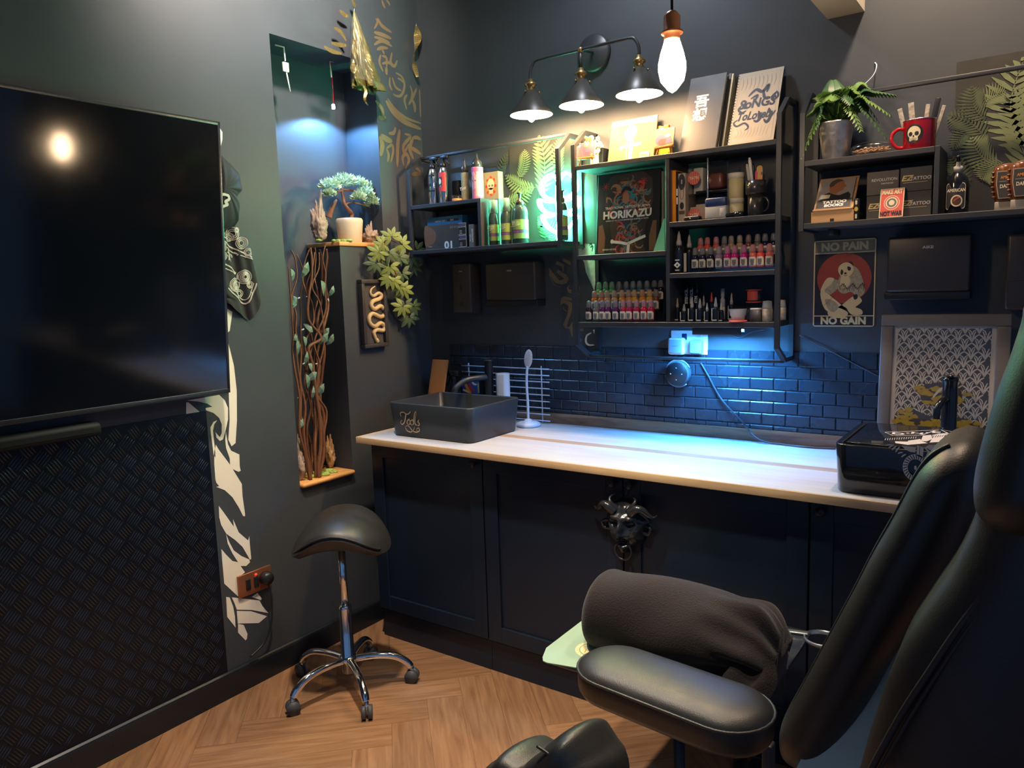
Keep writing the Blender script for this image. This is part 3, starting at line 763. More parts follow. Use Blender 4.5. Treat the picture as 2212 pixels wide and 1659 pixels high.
def fern_panel(x0, x1, z0, z1, label, fronds, edge=False):
    t = thing('fern_print', label, 'wall print', ((x0 + x1) / 2, 0, z0))
    b = MB(FB(0)); b.prism([(x0, z0), (x1, z0), (x1, z1), (x0, z1)], 0.0005, 0.003, m_panel); b.build('panel', t)
    b = MB(FB(0))
    for i, (p0, p1, wd, mm) in enumerate(fronds):
        frond(b, pB(*p0), pB(*p1), wd, 0.0035 + 0.0004 * i, mm, 13, 0.12 if i % 2 else -0.10)
    b.build('fronds', t)
fern_panel(0.50, 0.918, 1.665, 2.10, 'fern leaf print on the wall behind the neon leaf', [
    ((1168, 425), (1166, 296), 0.075, m_fern), ((1085, 415), (1098, 330), 0.035, m_fernd), ((1120, 385), (1135, 325), 0.04, m_fern), ((1160, 405), (1095, 380), 0.045, m_fern),
    ((1085, 440), (1150, 405), 0.05, m_fern), ((1215, 375), (1212, 300), 0.045, m_fern), ((1200, 525), (1165, 470), 0.05, m_fern), ((1180, 520), (1195, 440), 0.05, m_fernd)])
fern_panel(2.187, 2.86, 1.655, 2.135, 'fern leaf print on the wall at the far right edge', [
    ((2205, 400), (2200, 200), 0.10, m_fern), ((2210, 330), (2212, 130), 0.09, m_fern), ((2115, 270), (2060, 320), 0.04, m_fernd), ((2115, 235), (2170, 200), 0.045, m_fern),
    ((2130, 300), (2050, 250), 0.05, m_fernd), ((2160, 360), (2100, 300), 0.06, m_fern), ((2170, 350), (2120, 385), 0.05, m_fern), ((2130, 260), (2100, 190), 0.05, m_fernd), ((2075, 420), (2055, 340), 0.04, m_fernd)])

gd = thing('wall_lettering', 'gold calligraphy lettering on back wall beside the middle shelf unit', 'wall decal', (.87, 0, 1.25))
for poly in ([(1905, 115), (2020, 175), (2030, 235), (1905, 165)], [(1815, 160), (1930, 215), (1922, 322), (1905, 330), (1898, 255), (1800, 215)],
             [(1700, 260), (1780, 365), (1860, 460), (1930, 430), (1830, 350), (1815, 330), (1830, 290), (1960, 370), (1995, 425), (1960, 500), (1900, 515), (1800, 490), (1740, 420), (1705, 370)],
             [(2030, 480), (1992, 560), (2005, 590), (2035, 590), (2035, 650), (1990, 630), (1968, 570)],
             [(1870, 820), (1880, 720), (1930, 690), (2040, 720), (2040, 760), (1945, 738), (2045, 790), (2042, 920), (1990, 1060), (1965, 1150), (2000, 1150), (2050, 1075), (2057, 1300), (2040, 1290), (2010, 1180), (1950, 1170), (1912, 1120), (1980, 950), (1990, 835), (1930, 792)],
             [(2120, 450), (2165, 560), (2150, 640), (2165, 660), (2120, 690), (2142, 560)], [(2140, 1195), (2212, 1170), (2212, 1210), (2160, 1210)], [(2145, 1290), (2185, 1330), (2185, 1375), (2145, 1360)]):
    b = MB(FB(0)); b.prism([pB(*p) for p in zm(poly, 940, 540, 6.9125)], 0.0004, 0.0012, m_gold); b.build('brush_stroke', gd)
b = MB(FB(0)); b.stroke([pB(*p) for p in zm([(1702, 370), (1740, 450), (1800, 530), (1890, 552)], 940, 540, 6.9125)], 0.0025, 0.0012, m_gold); b.build('brush_stroke', gd)
b = MB(FB(0)); b.stroke([pB(*p) for p in zm([(1913, 840), (1930, 890), (1975, 920)], 940, 540, 6.9125)], 0.004, 0.0012, m_gold); b.build('brush_stroke', gd)
gt = thing('wall_graffiti', 'pale graffiti print with white letter C behind middle shelf unit', 'wall decal', (.97, 0, 1.25)); gr = MB(FB(0))
m_graf = mat('pale_graffiti_print', 'b9c9bb', 0.6, var=0.35, vs=60)
gr.prism([pB(*p) for p in ((1247, 348), (1292, 344), (1292, 470), (1284, 520), (1292, 560), (1284, 628), (1266, 588), (1262, 566), (1247, 548))], 0.0004, 0.0010, m_graf)
for i in range(26):
    x, y = 1250 + 34 * R.random(), 365 + 170 * R.random()
    gr.stroke([pB(x, y), pB(x + 6, y + 3 - 6 * R.random()), pB(x + 12 * R.random(), y + 9)], 0.005, 0.0012 + 0.00002 * i, m_blk)
gr.build('graffiti', gt); gr = MB(FB(0))
gr.stroke([pB(*p) for p in ((1278, 719), (1268, 725), (1266, 738), (1272, 745), (1284, 745))], 0.009, 0.0012, m_white)
gr.build('letter', gt); gr = MB(FB(0))
gr.flat([pB(*p) for p in ((1281, 712), (1285, 712), (1284, 722))], 0.0012, m_white)
gr.build('letter', gt)

# ------------------------------------------------------------------ neon leaf
m_neon = mat('mint_neon_tube', 'c8fff0', 0.4, emit='62ffc8', es=230.0)
nl = thing('neon_leaf_sign', 'glowing mint green neon monstera leaf on the left shelf unit', 'neon sign', (0.77, -0.05, 1.675))
b = MB(FB(-0.045) @ Matrix.Translation((0.765, 1.690, 0)))
def lp(pts, cl=False):
    b.tube([(x, y, 0) for x, y in spline(pts, 6, cl)], 0.0055, m_neon, 8, closed=cl)
lp([(0.0, 0.02), (-0.03, 0.035), (-0.062, 0.060), (-0.078, 0.098), (-0.050, 0.094), (-0.028, 0.098)])
lp([(-0.028, 0.104), (-0.060, 0.112), (-0.086, 0.135), (-0.092, 0.165), (-0.060, 0.158), (-0.026, 0.152)])
lp([(-0.024, 0.162), (-0.062, 0.176), (-0.082, 0.205), (-0.070, 0.240), (-0.040, 0.262), (-0.012, 0.255), (0.002, 0.235)])
lp([(0.0, 0.02), (0.034, 0.032), (0.066, 0.054), (0.086, 0.088), (0.056, 0.092), (0.030, 0.100)])
lp([(0.030, 0.108), (0.062, 0.108), (0.092, 0.128), (0.098, 0.160), (0.064, 0.156), (0.030, 0.154)])
lp([(0.028, 0.164), (0.066, 0.172), (0.088, 0.200), (0.078, 0.238), (0.048, 0.262), (0.018, 0.256), (0.002, 0.235)])
lp([(0.0, -0.01), (0.002, 0.08), (-0.002, 0.16), (0.0, 0.215)])
b.build('tubes', nl)
b = MB(FB(-0.045) @ Matrix.Translation((0.765, 1.690, 0)))
out = [(0.0, 0.01), (-0.068, 0.05), (-0.100, 0.13), (-0.092, 0.23), (-0.03, 0.272), (0.03, 0.272), (0.095, 0.235), (0.106, 0.14), (0.09, 0.07)]
b.prism(spline(out, 5, True), -0.012, -0.008, m_clear); b.build('backing', nl)
b = MB(); b.box(0.735, 0.795, -0.065, -0.030, 1.6735, 1.690, m_clear, 0.002); b.build('foot', nl)

# ------------------------------------------------------------------ three-shade wall light and hanging filament bulb
m_shade = mat('dark_green_black_enamel', (0.045, 0.045, 0.040), 0.38)
m_shadein = mat('white_shade_lining', 'fbf6e6', 0.5)
m_bulb = mat('warm_glowing_bulb', 'fff4dc', 0.4, emit='ffcf98', es=430.0)
sc = thing('wall_light', 'three-shade wall light with brass holders above the middle shelves', 'wall light', (0.96, -0.1, 2.12))
b = MB(FB(0) @ Matrix.Translation((0.930, 2.405, 0))); b.lathe([(0.072, 0.0005), (0.072, 0.012), (0.066, 0.020), (0.0, 0.024)], m_satin, 32); b.build('wall_plate', sc)
yb = -0.20
shx = [onB(1148, 250, yb).x, onB(1256, 230, yb).x, onB(1381, 205, yb).x]
b = MB(); zb_ = 2.365
b.tube([(0.930, -0.02, 2.405), (0.955, -0.12, 2.385), (shx[1], yb, zb_)], 0.007, m_satin, 10)
b.tube(spline([(shx[0], yb, 2.295), (shx[0], yb, 2.325), (shx[0] + 0.012, yb, 2.352), (shx[0] + 0.04, yb, zb_), (shx[1] - 0.05, yb, zb_), (shx[1], yb, zb_), (shx[1] + 0.05, yb, zb_), (shx[2] - 0.04, yb, zb_), (shx[2] - 0.012, yb, 2.352), (shx[2], yb, 2.325), (shx[2], yb, 2.295)], 4), 0.006, m_satin, 10)
b.tube([(shx[1], yb, zb_), (shx[1], yb, 2.29)], 0.006, m_satin, 10); b.ell((shx[1], yb, zb_), 0.011, m_brass, 12, 8)
b.build('arm', sc)
for x in shx:
    b = MB(); b.lathe([(0.009, 0.128), (0.012, 0.118), (0.022, 0.112), (0.024, 0.104), (0.016, 0.100), (0.016, 0.082), (0.020, 0.078), (0.0, 0.070)], m_brass, 20, (x, yb, 2.172)); b.build('lamp_holder', sc)
    b = MB(); b.lathe([(0.019, 0.092), (0.021, 0.092), (0.083, 0.002), (0.084, -0.001)], m_shade, 40, (x, yb, 2.165), cap=False)
    b.lathe([(0.0835, -0.001), (0.0815, 0.001), (0.019, 0.090), (0.0, 0.090)], m_shadein, 40, (x, yb, 2.165), cap=False)
    for a in (0.5, 2.7, 4.6): b.cyl((x + 0.028 * math.cos(a), yb + 0.028 * math.sin(a), 2.248), (x + 0.036 * math.cos(a), yb + 0.036 * math.sin(a), 2.250), 0.0035, m_brass, 8)
    s_ = b.build('shade', sc)
    b = MB(); b.lathe([(0.0, -0.028), (0.008, -0.024), (0.020, -0.008), (0.027, 0.008), (0.026, 0.030), (0.014, 0.062), (0.012, 0.080)], m_bulb, 20, (x, yb, 2.165)); b.build('bulb', sc)
m_big = mat('bright_filament_bulb', 'fff2df', 0.3, emit='ffd9ac', es=90.0)
m_copper = mat('copper_holder', (0.36, 0.13, 0.06), 0.4, metal=0.6)
bd = CAM + ray(1452, 140) * 1.85
pb = thing('pendant_bulb', 'large lit filament bulb hanging on a copper holder in front of the shelves', 'light', (bd.x, bd.y, bd.z - 0.06))
b = MB(); b.lathe([(0.0, -0.066), (0.010, -0.060), (0.028, -0.038), (0.0335, -0.012), (0.033, 0.004), (0.028, 0.026), (0.021, 0.048), (0.018, 0.058)], m_big, 28, bd); b.build('bulb', pb)
b = MB(); b.lathe([(0.018, 0.058), (0.0195, 0.060), (0.0195, 0.070), (0.026, 0.072), (0.027, 0.076), (0.020, 0.080), (0.020, 0.112), (0.012, 0.122), (0.004, 0.126)], m_copper, 24, bd); b.build('holder', pb)
b = MB(); b.tube([(bd.x, bd.y, bd.z + 0.122), (bd.x, bd.y, 3.0)], 0.0035, m_black, 8); b.build('cable', pb)
# ------------------------------------------------------------------ helper for boxes that carry print
def pbox(name, label, cat, x0, x1, y0, y1, z0, z1, m, art=None, group=None, bev=0.0012):
    """a carton with a printed front; art(b, x0, x1, z0, z1) draws on the front face"""
    b = MB(); b.box(x0, x1, y0, y1, z0, z1, m, bev, 1)
    b.M = FB(y0)
    if art: art(b, x0, x1, z0, z1)
    return tag(b.build(name, origin=((x0 + x1) / 2, (y0 + y1) / 2, z0)), label, cat, group)
def leaner(px0, y0, px1, px3, y1, z=None):
    """frame of a board standing on its lower edge: px0/px1 lower corners (depth y0), px3 upper left corner (depth y1)"""
    p0, p1, p3 = onB(*px0, y0), onB(*px1, y0), onB(*px3, y1)
    if z is not None: dz = z - p0.z; p0.z = z; p1.z = z; p3.z += dz
    w = (p1 - p0).length; M = frame(p0, p1 - p0, p3 - p0)
    return M, w, (p3 - p0).length
rnd = random.Random(21)
def swirls(b, u0, u1, v0, v1, w, cols, n, s=0.012, r=rnd):
    for i in range(n):
        u, v = u0 + (u1 - u0) * (0.12 + 0.76 * r.random()), v0 + (v1 - v0) * (0.12 + 0.76 * r.random())
        a = r.random() * 6.28; P = []
        for k in range(5):
            P.append((min(u1, max(u0, u)), min(v1, max(v0, v)))); u += s * math.cos(a); v += s * math.sin(a); a += 0.6 + 0.5 * r.random()
        b.stroke(P, s * 0.45, w + 0.00002 * i, cols[i % len(cols)], 4)

m_teal = mat('teal_print', '3d7f86', 0.5); m_tan = mat('skin_tan_print', 'a9714e', 0.5); m_brown = mat('brown_print', '5a3a28', 0.55); m_grey = mat('grey_card', '6f6a66', 0.6)
m_purple = mat('purple_print', '5b4a72', 0.5); m_kraft = mat('kraft_card', 'a5907b', 0.65, bump=0.1); m_dk = mat('dark_grey_card', (0.055, 0.052, 0.052), 0.5)
m_greyl = mat('light_grey_plastic', 'b9b5ac', 0.45); m_navy = mat('navy_plastic', '22345c', 0.35)
# ------------------------------------------------------------------ left unit, upper shelf
Z1 = 1.8722
m_mirror = mat('mirror_bottle_metal', (0.75, 0.76, 0.80), 0.12, metal=1.0, var=0.03)
def spray(px, label, red):
    x = onB(px, 434, -0.12).x; t = thing('spray_bottle', label, 'spray bottle', (x, -0.12, Z1), 'mirror-finish spray bottles')
    b = MB(); b.lathe([(0.020, 0), (0.022, 0.003), (0.022, 0.118), (0.021, 0.135), (0.014, 0.158), (0.012, 0.162)], m_mirror, 28, (x, -0.12, Z1))
    def patch(a0, a1, z0, z1, mm, r=0.0223, n=10):
        b.grid(lambda i, j: (x + r * math.sin(a0 + (a1 - a0) * i), -0.12 - r * math.cos(a0 + (a1 - a0) * i), Z1 + z0 + (z1 - z0) * j), n, 2, mm)
    def disc(a, z, ra, rz, mm, r=0.0225):
        b.add([(x + r * math.sin(a + q[0]), -0.12 - r * math.cos(a + q[0]), Z1 + z + q[1]) for q in circ(0, 0, ra / r, rz, 14)], [tuple(range(14))], mm)
    if red:
        patch(-1.1, 1.2, 0.118, 0.136, m_rd); patch(-1.1, 1.2, 0.055, 0.075, m_rd); patch(0.35, 1.2, 0.075, 0.118, m_rd); disc(-0.15, 0.098, 0.012, 0.018, m_blk, 0.0226); disc(-0.15, 0.098, 0.008, 0.013, m_cream, 0.0229)
    else:
        patch(-1.3, 1.1, 0.058, 0.066, m_blk); patch(-1.3, 1.1, 0.126, 0.132, m_blk); disc(-0.55, 0.088, 0.0055, 0.008, m_blk); disc(0.15, 0.088, 0.0055, 0.008, m_blk); disc(-0.2, 0.078, 0.003, 0.004, m_blk)
        for k in range(6): patch(-0.65 + 0.17 * k, -0.60 + 0.17 * k, 0.066, 0.074, m_blk, 0.0225, 2)
    b.build('bottle', t)
    b = MB(); b.lathe([(0.013, 0.160), (0.013, 0.176), (0.008, 0.180), (0.008, 0.198)], m_black, 16, (x, -0.12, Z1)); b.box(x - 0.012, x + 0.030, -0.128, -0.112, Z1 + 0.196, Z1 + 0.213, m_black, 0.004)
    b.tube([(x + 0.020, -0.12, Z1 + 0.196), (x + 0.028, -0.12, Z1 + 0.18), (x + 0.036, -0.12, Z1 + 0.168)], 0.004, m_black, 8); b.build('spray_head', t)
spray(937, 'mirror-finish spray bottle with black skull label on left unit', False)
spray(960, 'mirror-finish spray bottle with red label on left unit', True)
x = onB(985, 428, -0.07).x
pbox('product_box', 'plain black box behind the small orange jar, left unit', 'box', x - 0.022, x + 0.022, -0.075, -0.035, Z1, Z1 + 0.105, m_black)
x = onB(987, 432, -0.13).x; t = thing('jar', 'small clear jar with orange content on the left unit', 'jar', (x, -0.13, Z1))
b = MB(); b.lathe([(0.021, 0), (0.022, 0.002), (0.022, 0.016), (0.0, 0.016)], m_or, 20, (x, -0.13, Z1)); b.build('balm', t)
b = MB(); b.lathe([(0.0235, 0), (0.0235, 0.030), (0.0, 0.031)], m_clear, 20, (x, -0.13, Z1)); b.build('glass', t)
m_camo = mat('olive_camo_print', '6f6a43', 0.45, two='b2a878', vs=60); m_gun = mat('gunmetal_cap', (0.09, 0.085, 0.08), 0.25, metal=0.6)
def dropper(px, r, h, mm, label, art, capc=None):
    x = onB(px, 428, -0.10).x; t = thing('dropper_bottle', label, 'bottle', (x, -0.10, Z1))
    b = MB(); b.lathe([(r * .95, 0), (r, 0.003), (r, h), (r * 0.98, h + 0.002), (0.0, h + 0.003)], mm, 24, (x, -0.10, Z1)); art(b, x, r, h); b.build('bottle', t)
    b = MB(); b.lathe([(r * 0.92, h), (r * 0.9, h + 0.022), (r * 0.5, h + 0.036), (0.006, h + 0.044), (0.005, h + 0.062), (0.0, h + 0.064)], m_gun, 20, (x, -0.10, Z1)); b.build('cap', t)
def art_camo(b, x, r, h):
    b.M = Matrix.Translation((x, -0.10 - r - 0.0004, Z1)) @ FB(0); b.text('Tino', 0.014, 0, h * 0.42, 0, m_cream, 'C', 0.02, 0.9, 0.2, 0.2)
dropper(1006, 0.0175, 0.125, m_camo, 'camouflage-print dropper bottle on the left unit', art_camo)
m_pinkb = mat('pink_label', 'd8527e', 0.4, two='f2b7a8', vs=30)
def art_pink(b, x, r, h):
    f = lambda a, z: (x + (r + 0.0003) * math.sin(a), -0.10 - (r + 0.0003) * math.cos(a), Z1 + z)
    for a0, z0, ra, rz, mm in ((-0.1, h * 0.55, 0.5, 0.030, mat('peach_print', 'f0b69a', 0.5)), (0.1, h * 0.32, 0.13, 0.008, m_pk), (-0.3, h * 0.60, 0.12, 0.004, m_brown), (0.25, h * 0.60, 0.12, 0.004, m_brown), (-0.1, h * 0.80, 0.55, 0.014, m_rd)):
        b.add([f(a0 + q[0], z0 + q[1]) for q in circ(0, 0, ra, rz, 16)], [tuple(range(16))], mm)
    b.lathe([(r + 0.0005, 0.002), (r + 0.0005, 0.018)], m_pk, 24, (x, -0.10, Z1), cap=False); b.lathe([(r + 0.0005, h - 0.018), (r + 0.0005, h - 0.001)], m_pk, 24, (x, -0.10, Z1), cap=False)
dropper(1033, 0.0255, 0.140, m_pinkb, 'pink dropper bottle with a face on its label, left unit', art_pink)
# ------------------------------------------------------------------ left unit, lower shelf
Z0 = 1.6732
x0, x1 = onB(922, 530, -0.15).x, onB(1003, 525, -0.15).x
def art_glove(b, x0, x1, z0, z1):
    w = x1 - x0; b.text('black nitril gloves', 0.011, x1 - 0.004, z1 - 0.020, 0.0004, mat('copper_print', 'b98a63', 0.4), 'R', 0.0, 0.62)
    b.flat([(x0 + w * q[0], z0 + q[1] * 0.102) for q in spline([(0.0, 0.98), (0.18, 0.95), (0.30, 0.70), (0.27, 0.35), (0.12, 0.18), (0.0, 0.20)], 4, True)], 0.0004, mat('copper_hand_print', '94684b', 0.5, two='5c4032', vs=90))
    b.rect(x0 + w * 0.30, x1 - 0.001, z0 + 0.002, z0 + 0.034, 0.0003, m_dk); b.text('01', 0.032, x0 + w * 0.62, z0 - 0.002 + 0.003, 0.0006, m_white, 'C', 0.04, 1.2)
    b.text('NITRILE', 0.004, x0 + w * 0.14, z0 + 0.012, 0.0006, m_cream, 'C')
pbox('glove_box', "brown box of black nitrile gloves printed '01' on lower left shelf", 'box', x0, x1, -0.160, -0.03, Z0, Z0 + 0.108, mat('brown_grey_card', '4a413c', 0.5), art_glove)
xa, xb_ = onB(929, 470, -0.13).x, onB(1004, 470, -0.13).x
m_blue = mat('blue_card', '0f5c86', 0.4)
def art_blue(b, x0, x1, z0, z1):
    b.text('NEEDLES  CART', 0.006, (x0 * 0.62 + x1 * 0.38), z0 + 0.012, 0.0004, m_greyl, 'C', 0.03); b.rect(x0 * 0.42 + x1 * 0.58, x1 - 0.018, z0 + 0.010, z0 + 0.022, 0.0003, m_blk); b.text('EXP', 0.008, x0 * 0.28 + x1 * 0.72, z0 + 0.012, 0.0006, m_greyl, 'C', 0.02)
pbox('glove_box', 'flat blue box lying on top of the brown glove box', 'box', xa, xb_, -0.150, -0.04, Z0 + 0.1085, Z0 + 0.1085 + 0.034, m_blue, art_blue)
xc = onB(998, 520, -0.175).x
def art_small(b, x0, x1, z0, z1):
    for u0, u1, v0, v1 in ((x0 + .001, x1 - .001, z1 - .003, z1 - .001), (x0 + .001, x1 - .001, z0 + .001, z0 + .003), (x1 - .003, x1 - .001, z0 + .001, z1 - .001)): b.rect(u0, u1, v0, v1, 0.0004, m_greyl)
    b.rect(x0 + .004, x1 - .004, z1 - .014, z1 - .005, 0.0004, m_purple); b.text('BLACK INK', 0.0055, (x0 + x1) / 2, z1 - 0.020, 0.0006, m_greyl, 'C', 0.03)
    for k in range(3): b.rect(x0 + .006, x0 + .020, z0 + .006 + .006 * k, z0 + .008 + .006 * k, 0.0004, m_greyl)
zz = Z0
for k, lab in enumerate(('lower of two small black boxes beside the glove box', 'upper of two small black boxes beside the glove box')):
    pbox('needle_box', lab, 'box', xc - 0.010, xc + 0.034, -0.185, -0.163, zz, zz + 0.052, m_black, art_small, 'small black boxes by the glove box'); zz += 0.0523
xd = onB(1021, 515, -0.17).x
def art_thin(b, x0, x1, z0, z1):
    b.text('CARTRIDGES', 0.007, (x0 + x1) / 2 + 0.010, (z0 + z1) / 2, 0.0004, m_white, 'C', 0.02, 1, 0, PI / 2); b.text('PRO LINE', 0.005, (x0 + x1) / 2 - 0.002, (z0 + z1) / 2 - 0.01, 0.0004, m_white, 'C', 0.02, 1, 0, PI / 2)
pbox('needle_box', 'slim grey upright box at the end of lower left shelf', 'box', xd - 0.013, xd + 0.014, -0.18, -0.07, Z0, Z0 + 0.094, m_grey, art_thin)
# stack behind the foam bottles with the skull card on top
m_sage = mat('sage_card', '57746c', 0.55)
xs0, xs1 = onB(1052, 420, -0.055).x, onB(1086, 420, -0.055).x
zz = Z0
for k, lab in enumerate(('lowest sage green box of the stack behind foam bottles', 'middle sage green box of the stack behind foam bottles', 'upper sage green box of the stack, right under the skull card box', 'top')):
    if k == 3: break
    hgt = (0.080, 0.066, 0.056)[k]
    def art_s(b, x0, x1, z0, z1): b.text('TATTOO', 0.006, (x0 + x1) / 2, (z0 + z1) / 2, 0.0004, m_greyl, 'C', 0.02)
    pbox('product_box', lab, 'box', xs0, xs1, -0.085, -0.02, zz, zz + hgt, m_sage, art_s, 'sage green boxes in a stack'); zz += hgt + 0.0003
xs0, xs1 = onB(1047, 360, -0.05).x, onB(1080, 360, -0.05).x
def art_skull(b, x0, x1, z0, z1):
    cx, cz = (x0 + x1) / 2, z0 + 0.060
    for i in range(16):
        a = 2 * PI * i / 16; b.flat(circ(cx + 0.024 * math.cos(a), cz - 0.002 + 0.036 * math.sin(a), 0.007, 0.007, 8), 0.0004 + 0.00001 * i, m_or if i % 2 else m_rd)
    b.flat(circ(cx, cz + 0.006, 0.019, 0.024, 18), 0.0007, m_cream); b.rect(cx - 0.011, cx + 0.011, cz - 0.034, cz - 0.010, 0.0007, m_cream)
    for s in (-1, 1): b.flat(circ(cx + s * 0.008, cz, 0.005, 0.005, 10), 0.001, m_grey)
    b.flat([(cx - 0.002, cz - 0.012), (cx + 0.002, cz - 0.012), (cx, cz - 0.006)], 0.001, m_blk)
    for k in range(4): b.rect(cx - 0.008 + 0.005 * k, cx - 0.0075 + 0.005 * k, cz - 0.028, cz - 0.018, 0.001, m_grey)
pbox('card_box', 'pale card box with a skull ringed by orange flowers, left unit', 'box', xs0, xs1, -0.065, -0.03, zz, zz + 0.118, mat('olive_cream_card', '9b9a80', 0.6), art_skull)
m_foamc = mat('clear_green_cap', 'a9cdbd', 0.2, alpha=0.45); m_amber = mat('dark_amber_pump', (0.07, 0.05, 0.04), 0.25, metal=0.3); m_lime = mat('lime_green_label', '9aa94e', 0.45, two='7f9a5a', vs=20); m_bot = mat('smoky_bottle', (0.03, 0.05, 0.05), 0.2, alpha=0.9)
def foam(px, y, r, h, label, cap=True, grp=None):
    x = onB(px, 526, y).x; t = thing('foam_bottle', label, 'bottle', (x, y, Z0), grp)
    b = MB(); b.lathe([(r * .93, 0), (r, 0.004), (r, h * 0.60), (r * 0.8, h * 0.70), (r * 0.55, h * 0.75)], m_bot, 24, (x, y, Z0)); b.build('bottle', t)
    b = MB(); b.lathe([(r + 0.0004, h * 0.10), (r + 0.0004, h * 0.46)], m_lime, 24, (x, y, Z0), cap=False); b.lathe([(r + 0.0006, h * 0.20), (r + 0.0006, h * 0.27)], m_purple, 24, (x, y, Z0), cap=False)
    b.M = Matrix.Translation((x, y - r - 0.0012, Z0)) @ FB(0); b.text('TATTOO', 0.006, 0, h * 0.215, 0, m_pk, 'C', 0.02, 0.8); b.text('STUD', 0.014, 0, h * 0.36, 0, m_cream, 'C', 0.03, 0.7)
    b.stroke([(-r * .8, h * 0.33), (0, h * 0.34), (r * .8, h * 0.37)], 0.002, 0, m_cream); b.build('label', t)
    b = MB(); b.lathe([(r * 0.55, h * 0.74), (r * 0.5, h * 0.82), (0.006, h * 0.85), (0.006, h * 0.95), (0.012, h * 0.955), (0.012, h * 0.98)], m_amber, 18, (x, y, Z0)); b.build('pump', t)
    if cap:
        b = MB(); b.lathe([(r * 0.93, h * 0.72), (r * 0.90, h), (r * 0.86, h * 1.003), (0.0, h * 1.003)], m_foamc, 22, (x, y, Z0)); b.build('cap', t)
foam(1068, -0.150, 0.0215, 0.187, 'left foam pump bottle with lime label and clear cap', True, 'foam pump bottles')
foam(1094, -0.150, 0.0215, 0.190, 'right foam pump bottle with lime label and clear cap', True, 'foam pump bottles')
foam(1125, -0.125, 0.034, 0.215, 'wide squat bottle with lime label beside the neon leaf', False)
foam(1216, -0.150, 0.022, 0.20, 'bottle with lime label standing behind right post of left unit', False)
# ------------------------------------------------------------------ middle unit, top board
m_easel = wood_mat('orange_pine', 'c9752c', 'e0984a', 0.5, (8, 8, 8))
def easel(px, py0, label, art, w=0.078, h=0.058, y=-0.14):
    x = onB(px, py0, y).x; t = thing('mini_easel', label, 'easel', (x, y, ZT))
    b = MB()
    for s in (-1, 1): b.tube([(x + s * 0.030, y - 0.022, ZT + 0.0032), (x + s * 0.008, y + 0.006, ZT + 0.105)], 0.0036, m_easel, 4, smooth=False)
    b.tube([(x, y + 0.038, ZT + 0.0032), (x, y + 0.006, ZT + 0.105)], 0.0034, m_easel, 4, smooth=False)
    b.box(x - 0.010, x + 0.010, y - 0.001, y + 0.010, ZT + 0.098, ZT + 0.110, m_easel, 0.002); b.box(x - 0.034, x + 0.034, y - 0.029, y - 0.010, ZT + 0.026, ZT + 0.033, m_easel, 0.001); b.build('easel_frame', t)
    b = MB(frame((x - w / 2, y - 0.021, ZT + 0.0335), (1, 0, 0), (0, 0.27, 1))); b.box(0, w, 0, h, -0.003, 0.003, m_white, 0.001, 1); art(b, w, h); b.build('canvas', t)
def art_e1(b, w, h):
    b.rect(0.001, w - 0.001, 0.001, h - 0.001, 0.0034, mat('dusk_purple_paint', '57465a', 0.5)); b.flat([(0.003, 0.002), (0.024, 0.002), (0.016, 0.030), (0.006, 0.034)], 0.0038, m_rd); b.flat(circ(0.041, 0.048, 0.014, 0.009, 16), 0.0038, m_or); b.flat(circ(0.041, 0.050, 0.008, 0.006, 12), 0.0041, m_cream)
    for u, v, mm in ((0.042, 0.022, m_pk), (0.068, 0.044, m_cream), (0.066, 0.006, m_or), (0.008, 0.046, m_cream)): b.flat(circ(u, v, 0.005, 0.005, 10), 0.004, mm)
def art_e2(b, w, h):
    b.rect(0.001, w - 0.001, 0.001, h - 0.001, 0.0034, mat('peach_paint', 'd88a5c', 0.5)); b.flat(circ(0.022, 0.022, 0.021, 0.021, 16), 0.0038, m_purple); b.flat(circ(0.030, 0.014, 0.018, 0.012, 16), 0.004, m_rd); b.flat([(0.040, 0.006), (0.068, 0.006), (0.062, 0.028), (0.044, 0.030)], 0.0042, m_purple); b.flat(circ(0.048, 0.036, 0.012, 0.007, 12), 0.0044, m_cream)
easel(1271, 348, 'small wooden easel with a purple and red painting, left end of top shelf', art_e1)
easel(1440, 330, 'small wooden easel with an orange and purple painting, beside leaning books', art_e2, 0.072, 0.066)
# white figurine with flowers behind the first easel
x = onB(1288, 330, -0.07).x; t = thing('figurine', 'white flower-covered skull figurine behind the small purple painting', 'ornament', (x, -0.07, ZT))
b = MB(); b.ell((x, -0.07, ZT + 0.075), (0.030, 0.032, 0.036), m_white, 18, 12); b.box(x - 0.018, x + 0.018, -0.092, -0.05, ZT, ZT + 0.055, m_white, 0.008)
for s in (-1, 1): b.ell((x + s * 0.012, -0.099, ZT + 0.072), (0.007, 0.004, 0.008), m_blk, 10, 6)
b.build('skull', t)
b = MB()
for i in range(11):
    a = i * 0.9; fx, fz = x + 0.038 * math.cos(a) * (0.6 + 0.4 * rnd.random()), ZT + 0.085 + 0.030 * math.sin(a)
    for k in range(5):
        c = 2 * PI * k / 5; b.ell((fx + 0.006 * math.cos(c), -0.098 + 0.004 * (i % 3), fz + 0.006 * math.sin(c)), (0.005, 0.003, 0.005), m_cream if i % 2 else m_white, 8, 5)
b.build('flowers', t)
xa = onB(1304, 330, -0.06).x
pbox('product_box', 'narrow dark box between the figurine and sword print', 'box', xa - 0.008, xa + 0.010, -0.085, -0.03, ZT, ZT + 0.075, m_black)
M, w, h = leaner((1311, 346), -0.09, (1411, 332), (1308, 254), -0.045, ZT + 0.001)
t = thing('sword_print', 'tan print of a white sword standing on the top shelf under the lamps', 'picture', onB(1360, 340, -0.09))
WM[t.name] = Matrix.Translation(t.location)
b = MB(M); b.box(0, w, 0, h, -0.006, 0.0, mat('tan_board', '6b5438', 0.6), 0.001, 1); b.build('board', t)
b = MB(M); ww = 0.0005
